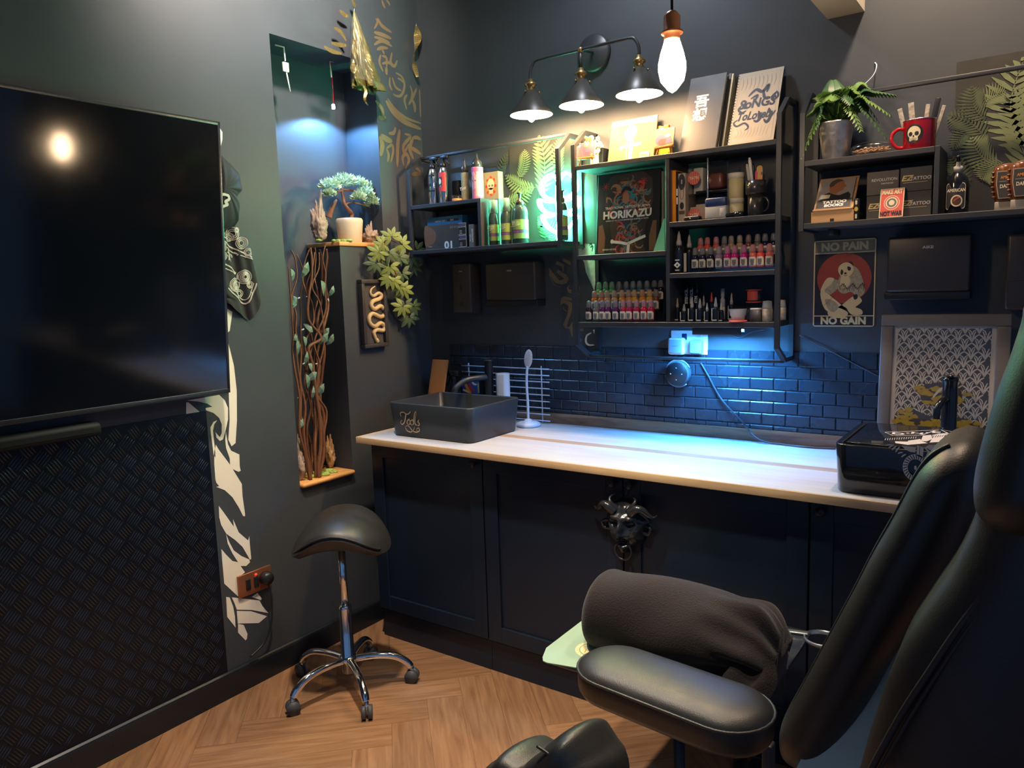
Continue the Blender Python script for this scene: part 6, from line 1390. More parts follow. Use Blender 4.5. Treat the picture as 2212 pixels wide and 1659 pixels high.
cable([V(1572, 712, -.03), V(1585, 726, -.012), V(1600, 729, -.012), V(1622, 718, -.012), V(1650, 712, -.03)], .0022, 'short looping cable under the middle shelf unit, right of socket')
cable([V(1461, 768, -.028), V(1460, 775, -.020), V(1460, 782, -.018)], .0025, 'short cable between the square adapter and smart speaker')
from mathutils import noise as mnoise
# ------------------------------------------------------------------ left wall: television, sound bar, tread plate
m_screen = mat('dark_glass_screen', (0.004, 0.005, 0.008), 0.10, spec=0.6, var=0.05, rv=0.02); m_bezel = mat('brushed_dark_bezel', (0.055, 0.058, 0.066), 0.32, metal=0.7)
tv = thing('television', 'large black flat television on the left wall', 'television', (0.05, -2.0, 1.152))
TILT = 0.066
TM = Matrix.Translation((0.062, 0, 1.16)) @ Matrix.Rotation(TILT, 4, 'Y') @ Matrix.Translation((0, 0, -1.16))
tw0, tw1, tz0, tz1 = -2.83, -1.176, 1.154, 2.082
b = MB(TM); b.box(-0.030, 0.0085, tw0 + .01, tw1 - .01, tz0 + .01, tz1 - .01, m_black, .006); b.build('back_panel', tv)
b = MB(TM)
for q in ((tw0, tw1, tz0, tz0 + .016), (tw0, tw1, tz1 - .012, tz1), (tw0, tw0 + .011, tz0, tz1), (tw1 - .011, tw1, tz0, tz1)): b.box(-.024, .014, q[0], q[1], q[2], q[3], m_bezel, .0015)
b.build('bezel', tv)
b = MB(TM); b.box(.006, .0125, tw0 + .010, tw1 - .010, tz0 + .014, tz1 - .011, m_screen); b.build('screen', tv)
b = MB(); b.box(.001, .036, -2.2, -1.8, 1.45, 1.75, m_black, .004); b.build('wall_mount', tv)
b = MB(); p0, p1 = onA(486, 757, .02), onA(489, 828, .02)
b.box(-.0003, .022, p1.y - .010, p1.y + .010, p1.z, p1.z + .014, m_black, .002); b.M = FA(.0225)
tag(b.build('television_clip'), 'small black clip on the wall at the right edge of television', 'clip')
t = thing('braided_cord', 'black and yellow braided cord hanging behind the television edge', 'cord', (0.02, -1.16, 1.2))
y0, z0_ = pA(483, 758, .02); y1, z1_ = pA(487, 824, .02); m_cordy = mat('yellow_braid', 'c9b45a', .6)
for k, mm in enumerate((m_cordy, m_black)):
    b = MB(); b.tube([(.016 + .005 * math.cos(s * 1.6 + PI * k), y0 + (y1 - y0) * s / 30 + .006 * math.sin(s * 1.6 + PI * k), z0_ + (z1_ - z0_) * s / 30) for s in range(31)], .0042, mm, 6); b.build('strand', t)
sbx = thing('sound_bar', 'long slim black sound bar fixed below the television', 'speaker', (0.05, -2.2, 1.07))
b = MB(); b.box(-.0003, .014, -2.4, -2.3, 1.09, 1.11, m_black); b.box(-.0003, .014, -1.9, -1.8, 1.09, 1.11, m_black); b.build('bracket', sbx)
m_sbar = mat('matt_black_plastic', (0.006, 0.007, 0.009), .6, spec=.3)
b = MB(); b.box(.012, .075, -2.60, -1.632, 1.078, 1.122, m_sbar, .014, 3); b.build('body', sbx)
b = MB(); b.box(.0748, .0760, -2.58, -1.66, 1.092, 1.108, m_sbar, .0); b.build('grille', sbx)
m_tread = mat('black_tread_plate', (0.004, 0.008, 0.018), 0.34, metal=0.3, var=.1)
tp_ = thing('tread_plate', 'black five-bar tread plate panel covering the lower left wall', 'wall panel', (0.001, -2.0, .10))
b = MB(); b.box(.0005, .003, -2.9, -1.232, .101, 1.090, m_tread); b.build('sheet', tp_)
m_bars = mat('highlit_tread_bars', (0.075, 0.088, 0.11), .24, metal=.85)  # bars paler than the sheet: their highlights are put into the colour
b = MB(FA(.003)); p = .0648
def bar(cu, cv, ang):
    ca, sa = math.cos(ang), math.sin(ang); L, Wb, H = .0215, .0024, .0022
    out = []
    for u, v, w in ((-L, 0, 0), (-L * .5, -Wb * .8, 0), (L * .5, -Wb * .8, 0), (L, 0, 0), (L * .5, Wb * .8, 0), (-L * .5, Wb * .8, 0), (-L * .62, 0, H), (L * .62, 0, H)): out.append((cu + u * ca - v * sa, cv + u * sa + v * ca, w))
    b.add(out, [(0, 1, 6), (1, 2, 7, 6), (2, 3, 7), (3, 4, 7), (4, 5, 6, 7), (5, 0, 6)], m_bars, True)
for fam in (0, 1):
    for i in range(-24, 5):
        for j in range(-14, 3):
            cu = -1.298 + i * p + (p / 2 if fam else 0); cv = .996 + j * p + (p / 2 if fam else 0)
            ang = (PI * .68 if fam == 0 else PI * .26)
            for k in range(-2, 3):
                o = k * .0088; u, v = cu - o * math.sin(ang), cv + o * math.cos(ang)
                if -2.88 < u < -1.25 and .125 < v < 1.068: bar(u, v, ang)
b.build('raised_bars', tp_)
# copper-plated socket
t = thing('wall_socket', 'copper-plated double socket low on the left wall beside the tread plate', 'socket', (.005, -1.09, .355)); m_cop = mat('brushed_copper', (0.42, 0.17, 0.09), .35, metal=.75)
ya, yb2 = -1.162, -1.014; za, zb2 = .360, .447
b = MB(); b.box(.0005, .009, ya, yb2, za, zb2, m_cop, .0015); b.build('plate', t)
b = MB(); 
for yy in (ya + .042, ya + .078): b.box(.009, .0125, yy - .010, yy + .010, za + .020, za + .064, m_black, .002)
b.build('switch', t)
b = MB(); b.box(.0092, .0115, ya + .078 - .004, ya + .078 + .004, za + .068, za + .075, mat('red_indicator', 'ff3020', .4, emit='ff2010', es=6.0), .001); b.build('indicator', t)
t = thing('plug', 'black plug in the copper socket with its cable', 'plug', (.03, yb2 - .030, za + .02))
b = MB(); b.M = Matrix.Translation((.0095, yb2 - .032, za + .046)) @ Matrix.Rotation(PI / 2, 4, 'Y'); b.lathe([(.026, 0), (.026, .020), (.020, .032), (0, .034)], m_black, 20); b.build('body', t)
b = MB(); b.tube(spline([(.030, yb2 - .032, za + .022), (.034, yb2 - .030, za - .03), (.026, yb2 - .025, za - .12), (.022, yb2 - .06, za - .20), (.022, yb2 - .13, za - .235)], 6), .0035, m_black, 8); b.build('cable', t)
# white calligraphy decal
wl = thing('wall_lettering', 'tall white calligraphy lettering on left wall, part hidden by tread plate', 'wall decal', (0, -1.1, .25))
def wp(pts, ox, oy, sc, sm=False):
    q = [pA(*p) for p in zm(pts, ox, oy, sc)]; b = MB(FA(0)); b.prism(spline(q, 3, True) if sm else q, .0004, .0010, m_wd); b.build('brush_stroke', wl)
m_wd = mat('white_vinyl_decal', 'efe7d6', .5, var=.03)
wp([(489, 727), (497, 757), (505, 790), (511, 843), (511.5, 908), (508.5, 957), (500, 964), (493, 950), (495.8, 908), (494, 854), (491.5, 800), (487, 745)], 0, 0, 1)
S4 = (0, 800, 3.687)
wp([(1797, 490), (1815, 590), (1840, 640), (1905, 670), (1908, 765), (1916, 800), (1898, 808), (1850, 785), (1832, 755), (1828, 700), (1800, 620), (1793, 555)], *S4)
wp([(1490, 240), (1745, 195), (1790, 240), (1815, 300), (1815, 390), (1795, 480), (1775, 550), (1750, 562), (1722, 535), (1715, 490), (1730, 510), (1750, 532), (1765, 500), (1765, 430), (1745, 380), (1700, 340), (1640, 318), (1635, 300), (1690, 290), (1650, 265), (1580, 248)], *S4)
wp([(1482, 255), (1500, 255), (1588, 330), (1482, 348)], *S4)
wp([(1728, 398), (1705, 430), (1695, 480), (1703, 560), (1712, 640), (1715, 695), (1700, 670), (1690, 590), (1678, 500), (1675, 455), (1700, 410)], *S4)
wp([(1718, 592), (1740, 630), (1830, 750), (1925, 905), (1930, 1000), (1950, 1140), (1950, 1162), (1935, 1160), (1900, 1090), (1850, 1010), (1790, 955), (1722, 928), (1745, 922), (1722, 895), (1715, 870), (1705, 740), (1705, 650)], *S4)
wp([(1742, 1080), (1780, 1130), (1850, 1230), (1862, 1245), (1855, 1185), (1900, 1290), (1975, 1355), (1985, 1320), (1988, 1380), (2000, 1500), (1990, 1508), (1930, 1405), (1870, 1350), (1800, 1300), (1760, 1230), (1745, 1170)], *S4)
S5 = (0, 1209, 3.687)
wp([(1768, 0), (1785, 190), (1900, 298), (1900, 140), (1950, 100), (1915, 50), (1960, 50), (1990, 20), (1985, -2), (1920, -30), (1860, -75), (1825, -140), (1800, -205), (1812, -130), (1850, -50), (1895, 20), (1850, 10), (1800, -40), (1762, -85)], *S5)
wp([(1800, 297), (1828, 300), (1855, 370), (1870, 450), (1875, 540), (1808, 455)], *S5); wp([(1845, 300), (1900, 305), (2065, 325), (2090, 370), (2137, 425), (2000, 400), (1885, 398), (1868, 350)], *S5)
wp([(1885, 408), (2000, 410), (2125, 450), (2060, 505), (1893, 508)], *S5); wp([(1895, 510), (1940, 520), (1970, 590), (1965, 630), (1955, 643), (1895, 580)], *S5); wp([(2050, 265), (2085, 310), (2075, 322), (2005, 296)], *S5)
wp([(1700, 440), (1745, 460), (1770, 500), (1770, 560), (1750, 640), (1700, 630)], 0, 150, 3.687)
wp([(390, 1405), (440, 1470), (490, 1500), (470, 1640), (455, 1655), (425, 1620), (405, 1540)], 360, 240, 3.457)
# gold calligraphy on the corner of the left wall
gl = thing('wall_lettering', 'gold calligraphy lettering on the left wall next to the corner', 'wall decal', (0, -.15, 1.9))
K = 0.0
def gs(pts, w):
    global K
    K += 0.000012
    b = MB(FA(0)); b.stroke([pA(*p) for p in zm(pts, 680, 0, 4.146)], w / 4.146 / 600 * 1.9, .0006 + K, m_gold, 6); b.build('brush_stroke', gl)
for pts, w in (([(560, 160), (600, 230), (690, 292)], 22), ([(530, 290), (600, 310), (685, 345)], 24), ([(530, 332), (600, 350), (672, 384)], 18), ([(530, 402), (600, 368), (692, 416)], 20), ([(555, 445), (600, 428), (655, 432)], 20), ([(600, 440), (612, 462), (622, 485)], 16), ([(545, 165), (560, 200), (530, 260)], 14), ([(600, 0), (612, 40), (630, 75)], 16), ([(640, 0), (660, 25), (672, 50)], 14),
               ([(590, 490), (578, 560), (612, 642)], 18), ([(600, 500), (640, 520), (642, 602)], 18), ([(690, 470), (678, 560), (712, 592), (738, 540)], 20), ([(600, 572), (650, 560), (700, 575)], 18), ([(642, 600), (640, 640), (644, 672)], 22),
               ([(722, 652), (780, 690), (802, 765), (780, 845), (740, 862), (700, 842)], 18), ([(672, 690), (670, 760), (692, 812)], 16), ([(692, 690), (722, 780), (775, 812)], 17), ([(740, 700), (770, 715), (792, 742)], 14),
               ([(828, 848), (802, 890), (822, 982)], 18), ([(852, 765), (870, 830), (858, 905)], 14), ([(912, 790), (872, 880), (838, 938)], 20), ([(870, 885), (892, 945), (896, 1008)], 24), ([(938, 800), (944, 900), (946, 1050)], 20),
               ([(650, 882), (720, 980), (820, 1058), (952, 1106)], 18), ([(636, 900), (700, 1000), (800, 1088), (956, 1156)], 36), ([(542, 900), (600, 975), (612, 1060)], 24), ([(570, 1040), (600, 1060), (636, 1050)], 24),
               ([(590, 1208), (640, 1245), (692, 1268)], 36), ([(660, 1195), (705, 1190), (722, 1140)], 22), ([(578, 1220), (604, 1300), (588, 1398)], 34), ([(760, 1158), (742, 1300), (738, 1495)], 28), ([(642, 1335), (660, 1390), (650, 1450)], 20), ([(640, 1330), (690, 1300), (700, 1360), (678, 1455)], 20),
               ([(802, 1200), (855, 1222), (795, 1300), (800, 1362), (842, 1290)], 22), ([(882, 1228), (850, 1330), (882, 1425)], 28), ([(848, 1320), (900, 1345), (950, 1382)], 26), ([(868, 1240), (910, 1232), (950, 1252)], 24), ([(955, 1285), (930, 1330), (920, 1398)], 26),
               ([(795, 1482), (785, 1410), (818, 1380), (842, 1440), (808, 1512)], 24), ([(868, 1562), (910, 1556), (955, 1562)], 26), ([(890, 1502), (920, 1515), (950, 1545)], 20)):
    if all(p[0] < 952 for p in pts[:-1]): gs([(min(p[0], 950), p[1]) for p in pts], w)
# cap and bandana hanging by the television
m_cap = mat('black_cap_cloth', (0.040, 0.042, 0.044), .8, bump=.3, bs=300); m_capw = mat('white_embroidery', 'd9d4c6', .7)
hk = onA(478, 318, .02)
t = thing('baseball_cap', 'black cap with white embroidery hanging beside the television', 'cap', (0.0, hk.y, 1.75))
yc0, zc0 = pA(466, 322, .03)
out = [pA(*p, .010) for p in ((452, 322), (470, 328), (492, 352), (505, 364), (514, 382), (518, 408), (514, 420), (506, 428), (511, 445), (513, 462), (510, 485), (502, 492), (480, 498), (452, 500))]
cy_, cz_ = pA(462, 410, .010)
b = MB()
o2 = spline(out, 3, True)
def capf(i, j):
    k = int(round(i * len(o2))) % len(o2); r = 1 - (1 - j); u = cy_ + (o2[k][0] - cy_) * j; v = cz_ + (o2[k][1] - cz_) * j
    return (.006 + .075 * (1 - j ** 2.4) ** .6 + .004 * math.sin(k * 1.3) * j, u, v)
b.grid(capf, len(o2), 9, m_cap, wrap_u=True); b.build('crown', t, fix=True)
b = MB(FA(.0)); 
emb = [pA(*p, .08) for p in ((472, 424), (482, 420), (492, 423), (494, 430), (486, 436), (490, 442), (480, 446), (470, 444))]
for i in range(len(emb) - 2): b.stroke([emb[i], emb[i + 1], emb[i + 2]], .010, .083 + .0002 * i, m_capw)
b.tube([(.0, 0, 0)] * 2, .001, m_capw) if False else None
b.build('embroidery', t)
ban = thing('bandana', 'black and white paisley bandana hanging below the black cap', 'bandana', (0.0, -1.05, 1.40)); m_ban = mat('black_bandana_cotton', (0.028, 0.029, 0.032), .8, bump=.2, bs=500); m_bw = mat('paisley_white', 'cfc8ba', .8)
bo = [pA(*p, .02) for p in ((455, 492), (480, 500), (506, 490), (515, 505), (530, 540), (546, 566), (555, 590), (563, 650), (558, 672), (543, 693), (520, 678), (500, 660), (480, 645), (455, 640))]
b = MB()
NY, NZ = 26, 34
zs0, zs1 = min(p[1] for p in bo), max(p[1] for p in bo)
def hrange(z):
    xs = []
    for i in range(len(bo)):
        (u0, v0), (u1, v1) = bo[i], bo[(i + 1) % len(bo)]
        if (v0 - z) * (v1 - z) <= 0 and abs(v1 - v0) > 1e-6: xs.append(u0 + (u1 - u0) * (z - v0) / (v1 - v0))
    return (min(xs), max(xs)) if xs else (0, 0)
def fold(u, v): return .014 + .009 * math.sin(u * 62 + v * 9) + .005 * math.sin(u * 140 + v * 22)
def banf(i, j):
    z = zs0 + (zs1 - zs0) * (.004 + .992 * j); a, c = hrange(z); u = a + (c - a) * i
    return (max(.003, fold(u, z)), u, z)
b.grid(banf, NY, NZ, m_ban); b.build('cloth', ban)
b = MB()
def bs(px, w, mm=m_bw, close=False, lift=.0016, n=4):
    P = spline([pA(*p, .02) for p in px], n, close); N = len(P); vs = []; fs = []
    for i, p_ in enumerate(P):
        q0, q1 = P[max(i - 1, 0)], P[min(i + 1, N - 1)]
        if close: q0, q1 = P[i - 1], P[(i + 1) % N]
        dx, dy = q1[0] - q0[0], q1[1] - q0[1]; l = math.hypot(dx, dy) or 1e-9; nx, ny = -dy / l * w / 2, dx / l * w / 2
        for s in (-1, 1):
            u, v = p_[0] + nx * s, p_[1] + ny * s; vs.append((max(.003, fold(u, v)) + lift, u, v))
    for i in range(N if close else N - 1):
        j = (i + 1) % N; fs.append((2 * i, 2 * j, 2 * j + 1, 2 * i + 1))
    b.add(vs, fs, mm)
rb = random.Random(5)
for P, w in ([((474, 508), (488, 514), (495, 522)), .004], [((474, 517), (488, 523), (494, 530)), .004], [((490, 526), (515, 540), (543, 556)), .005], [((490, 534), (515, 549), (545, 560)), .0035], [((493, 538), (496, 552), (494, 562)), .005], [((475, 566), (495, 575), (515, 590)), .005], [((475, 574), (492, 582), (514, 592)), .0035], [((492, 622), (515, 643), (535, 656), (547, 632), (552, 612)), .005], [((496, 617), (516, 636), (533, 648), (543, 630), (547, 612)), .0035]): bs(P, w)
for cx, cy, r, n in ((505, 505, 13, 3), (522, 525, 12, 3), (535, 545, 8, 2), (500, 512, 8, 2), (480, 535, 9, 3), (482, 553, 9, 3), (530, 598, 14, 4), (531, 598, 9, 3), (510, 615, 14, 4), (512, 616, 9, 3), (522, 634, 8, 2), (540, 615, 7, 2), (512, 497, 5, 2)):
    for k in range(n):
        rr = r * (1 - k / (n + .6)); ph = rb.random() * 6
        bs([(cx + rr * math.cos(a + ph) * .9, cy + rr * math.sin(a + ph) * 1.05) for a in [2 * PI * i / 7 for i in range(7)]], .0032, m_bw, True)
for i in range(34):
    y_ = rb.uniform(500, 640); x_ = rb.uniform(478, 545)
    ok = (x_ < 478 + (y_ - 480) * .52) and not (560 < y_ < 592 and x_ > 495) and not (y_ > 590 and x_ < 500)
    if ok: bs([(x_, y_), (x_ + 4, y_ + 3), (x_ + 5, y_ + 8)], .003)
b.build('paisley_print', ban)
# ------------------------------------------------------------------ niche contents
m_plank = wood_mat('honey_pine_plank', 'b87f45', 'dba564', .45, (10, 2, 10))
b = MB(); b.box(-.199, .008, S2 - .008, S3 + .002 - .004, NZS + .0005, NZS + .019, m_plank, .003); tag(b.build('wooden_shelf'), 'upper honey-coloured wooden shelf in the wall niche', 'shelf')
b = MB(); b.box(-.199, .020, S1 + .001, S2 - .001, NZ0 + .0005, NZ0 + .020, m_plank, .009, 3); tag(b.build('wooden_shelf'), 'lower honey-coloured wooden shelf at the foot of the niche', 'shelf')
ZN = NZS + .0195
m_stone = mat('cream_planter_stone', 'd9cbb2', .7, bump=.2, bs=80); m_bark = mat('bonsai_bark', '6a4030', .7, bump=.5, bs=90, two='8d5f47'); m_bon = mat('pale_green_bonsai_leaf', 'b4cfa4', .55, two='dfeccf', vs=50)
pc = onB(757, 522, -.440); px_ = -.075; py_ = onA(757, 522, px_).y
bt = thing('bonsai', 'bonsai tree with pale green crown in a cream stone pot in the niche', 'bonsai', (px_, py_, ZN))
b = MB(); b.lathe([(.046, 0), (.050, .004), (.058, .085), (.059, .098), (.054, .106), (.046, .106), (.044, .096), (0, .095)], m_stone, 32, (px_, py_, ZN)); b.build('pot', bt)
def A3(px, py, x): return tuple(onA(px, py, x))
b = MB(); tr = spline([A3(758, 474, px_), A3(760, 462, px_), A3(752, 452, px_ + .01), A3(744, 440, px_ + .01), A3(742, 428, px_), A3(739, 415, px_), A3(741, 405, px_)], 5)
b.tube(tr, [.0105 - .006 * i / len(tr) for i in range(len(tr))], m_bark, 10)
for P in ([A3(746, 443, px_), A3(757, 438, px_ + .01), A3(775, 440, px_ + .03), A3(800, 448, px_ + .03)], [A3(740, 412, px_), A3(720, 415, px_ + .02), A3(705, 414, px_)], [A3(741, 410, px_), A3(765, 412, px_ - .02), A3(790, 415, px_)]): b.tube(spline(P, 4), [.005 - .003 * i / 12 for i in range(13)], m_bark, 7)
b.build('trunk', bt)
def tuft(b, c, r, n, m, ln, rr):
    for i in range(n):
        a = rr.random() * 2 * PI; z = rr.uniform(-.35, 1); s = (1 - z * z) ** .5; d = Vector((s * math.cos(a), s * math.sin(a), z))
        o = Vector(c) + Vector((d.x * r[0], d.y * r[1], d.z * r[2])) * rr.uniform(.55, 1.0); dd = (d + Vector((rr.uniform(-.6, .6), rr.uniform(-.6, .6), rr.uniform(.0, .9)))).normalized(); l = ln * rr.uniform(.7, 1.25)
        tp2 = o + dd * l
        if max(tp2.y, o.y) > S3 - .010 or min(tp2.x, o.x) < -.188: continue
        u = dd.cross(Vector((rr.random(), rr.random(), rr.random() + .01))).normalized() * l * .22; w = dd.cross(u)
        b.add([o - u * .3, o + u * .3, o + dd * l * .55 + u + w * .3, o + dd * l, o + dd * l * .55 - u + w * .3], [(0, 1, 2, 4), (4, 2, 3)], m)
rr_ = random.Random(9)
for px, py, x, r in ((715, 402, px_ + .02, (.045, .048, .026)), (745, 392, px_, (.06, .05, .028)), (772, 398, px_ - .01, (.05, .045, .028)), (797, 405, px_ + .0, (.04, .036, .03)), (790, 420, px_ + .04, (.045, .04, .028)), (806, 440, px_ + .04, (.035, .032, .028)), (713, 420, px_ + .05, (.022, .022, .014)), (730, 398, px_ - .04, (.05, .05, .024)), (776, 428, px_ + .045, (.03, .03, .022))):
    b = MB(); tuft(b, A3(px - 2, py, x), tuple(.9 * q for q in r), 330, m_bon, .017, rr_); b.build('foliage', bt)
m_drift = mat('driftwood', '7a5540', .75, bump=.8, bs=60, two='c9b7a4', vs=22)
def rockish(name, label, c, r, m, seed, cat, rough=.35):
    rq = random.Random(seed); ph = [rq.random() * 6 for _ in range(6)]
    b = MB()
    off = Vector((rq.random() * 9, rq.random() * 9, rq.random() * 9))
    def f(i, j):
        a = 2 * PI * i; t = -PI / 2 + PI * j; d = Vector((math.cos(t) * math.cos(a), math.cos(t) * math.sin(a), math.sin(t)))
        k = 1 + rough * (1.1 * mnoise.noise(d * 1.6 + off) + .8 * abs(mnoise.noise(d * 4 + off)) + .45 * mnoise.noise(d * 9 + off)) - .10
        up = 1.0 + .35 * mnoise.noise(Vector((d.x * 2.2, d.y * 2.2, 3.1)) + off) * (1 if t > 0 else 0)
        return (c[0] + r[0] * k * d.x * (1 - .30 * max(0, d.z)), c[1] + r[1] * k * d.y * (1 - .30 * max(0, d.z)), c[2] + r[2] * (1 + max(-1, d.z)) * (k if t > .2 else 1) * (up if t > .2 else 1))
    b.grid(f, 56, 40, m, wrap_u=True)
    return tag(b.build(name, fix=True), label, cat)
c = A3(692, 522, -.055); rockish('driftwood', 'upright weathered driftwood stump left of the bonsai pot', (c[0], c[1], ZN), (.034, .034, .074), m_drift, 4, 'driftwood')
b = MB(); c = A3(710, 470, -.05); b.tube(spline([(c[0], c[1], c[2]), A3(716, 452, -.04), A3(722, 440, -.03), A3(727, 432, -.03)], 5), [.014 - .010 * i / 16 for i in range(16)], m_bark, 8); tag(b.build('branch'), 'short forked branch rising from the driftwood stump', 'branch')
c = A3(799, 522, -.050); rockish('rock', 'small brown jagged rock right of the bonsai pot', (c[0], c[1] + .0, ZN), (.034, .036, .030), m_drift, 8, 'rock', .5)
m_moss = mat('bright_green_moss', '7d9a3f', .9, two='b4cc6a', vs=60, bump=.8, bs=150)
def moss(label, pts, z, rr, seed):
    rq = random.Random(seed); b = MB()
    for (x, y) in pts:
        for k in range(5): 
            q = rr * rq.uniform(.45, .9); b.ell((x + rq.uniform(-rr, rr) * .8, y + rq.uniform(-rr, rr) * .8, z + q * .35), (q, q, q * rq.uniform(.5, .8)), m_moss, 10, 6)
    o = b.build('moss', origin=(pts[0][0], pts[0][1], z)); tag(o, label, 'moss', None, 'stuff')
moss('bright green moss at the foot of the bonsai pot', [A3(728, 520, -.02)[:2], A3(738, 521, -.01)[:2], A3(750, 521, -.005)[:2], A3(688, 521, -.03)[:2]], ZN, .013, 3)
# trailing plant on the right end of the upper shelf
m_tl = mat('umbrella_leaf_green', '667d3c', .5, two='87954d', vs=30); m_tld = mat('dark_umbrella_leaf', '3f5a46', .5, two='596b43', vs=30)
tpn = thing('trailing_plant', 'green trailing plant with finger-like leaves hanging by the snake plaque', 'plant', A3(815, 530, .01))
rp_ = random.Random(17)
def palm(b, c, nrm, n, ln, m, roll):
    w = Vector(nrm).normalized(); u = w.cross(Vector((0, 0, 1))).normalized(); v = u.cross(w) * -1
    for k in range(n):
        a = roll + (k - (n - 1) / 2) * (2.0 * PI * .78 / n); d = (u * math.sin(a) - Vector((0, 0, 1)) * math.cos(a)).normalized(); l = ln * rp_.uniform(.8, 1.12); s = d.cross(w)
        o = Vector(c); P = []
        for t, wd in ((.08, .03), (.35, .15), (.62, .17), (.85, .09), (1, 0)): P.append((o + d * l * t - w * l * .22 * t * t, s * l * wd))
        vs = []; fs = []
        for q, sw_ in P: vs += [q - sw_, q + w * l * .025, q + sw_]
        for i in range(len(P) - 1):
            for q in (0, 1): fs.append((3 * i + q, 3 * i + q + 1, 3 * i + q + 4, 3 * i + q + 3))
        b.add(vs, fs, m, False)
b = MB()
for P in ([A3(812, 532, .03), A3(835, 545, .05), A3(855, 590, .05), A3(872, 640, .05), A3(882, 690, .045)], [A3(812, 532, .03), A3(845, 520, .06), A3(880, 545, .06), A3(895, 590, .05)], [A3(812, 532, .03), A3(828, 560, .05), A3(840, 600, .05)], [A3(845, 560, .05), A3(862, 620, .05), A3(890, 660, .045)]): b.tube(spline(P, 6), .0022, m_bark, 6)
b.build('stems', tpn)
for px, py, x, roll, mm in ((846, 512, .075, PI * .9, m_tl), (826, 528, .07, 1.2, m_tl), (868, 528, .07, -1.2, m_tl), (840, 545, .08, .1, m_tld), (818, 545, .07, .7, m_tl), (862, 555, .075, -.3, m_tld), (888, 555, .06, -.7, m_tld), (842, 575, .07, .2, m_tl), (812, 568, .06, .9, m_tld), (868, 590, .06, -.2, m_tld), (850, 605, .07, .1, m_tl), (893, 575, .05, -.4, m_tld), (862, 618, .07, .3, m_tl), (872, 625, .065, -.5, m_tl), (838, 600, .06, .8, m_tl), (875, 655, .06, .0, m_tld), (870, 662, .065, .5, m_tl), (893, 662, .05, -.5, m_tl), (884, 685, .05, .0, m_tld), (900, 540, .05, -1.0, m_tld)):
    b = MB(); palm(b, A3(px, py, x), (.85, -.45, .25), 7, .052, mm, roll); b.build('leaf', tpn)
# snake plaque
sn = thing('snake_plaque', 'dark framed plaque with a raised cream snake on the left wall', 'plaque', (.015, -.395, 1.247))
ya, yb3, za, zb3 = -.466, -.318, 1.250, 1.548
m_plq = mat('dark_plaque_frame', (0.045, 0.042, 0.043), .45); m_plqb = mat('dark_textured_relief', (0.06, 0.055, 0.055), .6, bump=.8, bs=140, var=.4); m_snk = mat('cream_snake_resin', 'd3b98c', .5, var=.12, vs=50)
b = MB()
for q in ((ya, yb3, za, za + .017), (ya, yb3, zb3 - .017, zb3), (ya, ya + .017, za + .017, zb3 - .017), (yb3 - .017, yb3, za + .017, zb3 - .017)): b.box(.0005, .030, q[0], q[1], q[2], q[3], m_plq, .002)
b.build('frame', sn); b = MB(); b.box(.001, .012, ya + .015, yb3 - .015, za + .015, zb3 - .015, m_plqb); b.build('relief_panel', sn)
b = MB(); spx = [(1450, 680), (1395, 725), (1385, 790), (1430, 825), (1500, 785), (1545, 810), (1520, 865), (1420, 905), (1395, 970), (1450, 1020), (1530, 975), (1590, 1030), (1585, 1110), (1530, 1135), (1420, 1090), (1365, 1140), (1375, 1230), (1450, 1280), (1530, 1230), (1590, 1270), (1570, 1340), (1480, 1330), (1435, 1370), (1450, 1430), (1470, 1475), (1495, 1515)]
sp3 = spline([A3(*p, .017) for p in zm(spx, 600, 520, 6.9125)], 5); Ns = len(sp3)
b.tube(sp3, [.0025 + .0068 * min(1, 5 * i / Ns) * (1 - .35 * max(0, (i / Ns - .8) / .2)) + (.0025 if .945 < i / Ns < .985 else 0) - (.004 if i / Ns > .99 else 0) for i in range(Ns)], m_snk, 10); b.build('snake', sn)
# small niche lamp and hooks
m_puck = mat('led_capsule_glass', 'eaf2ff', .2, emit='cfe4ff', es=25.0)
lx = -.10; lc = onA(720, 230, lx)
t = thing('capsule_lamp', 'tiny clear LED capsule lamp hanging in the top of the niche', 'light', lc)
b = MB(); b.ell((lc.x, lc.y, lc.z), (.016, .016, .014), m_clear, 16, 10); b.build('capsule', t)
b = MB(); b.lathe([(.007, -.010), (.007, .006), (.004, .010)], m_puck, 12, lc); b.build('led', t)
b = MB(); hk = onA(715, 133, lx); b.tube(spline([(lc.x, lc.y, lc.z + .012), (lc.x, lc.y + .003, lc.z + .06), (hk.x, hk.y, hk.z - .03), (hk.x, hk.y, hk.z)], 4), .0012, m_red, 6); b.build('wire', t)
b = MB(); a0, a1 = onA(712, 133, lx), onA(716, 167, lx); b.tube([tuple(onA(732, 134, lx)), tuple(a0), tuple(a1)], .0032, m_white, 8); tag(b.build('cable_clip'), 'small white cable clip holding the niche lamp wire', 'clip')
b = MB(); lx2 = -.06; b.tube([tuple(onA(594, 97, lx2)), tuple(onA(613, 102, lx2)), tuple(onA(616, 132, lx2))], .0032, m_white, 8); b.tube([tuple(onA(619, 157, lx2)), tuple(onA(627, 198, lx2))], .0026, m_white, 8)
q0 = onA(617, 145, lx2); b.box(q0.x - .004, q0.x + .004, q0.y - .014, q0.y + .014, q0.z - .018, q0.z + .018, m_white, .002); tag(b.build('switch_cord'), 'white inline switch on a cord at the top left of the niche', 'switch')
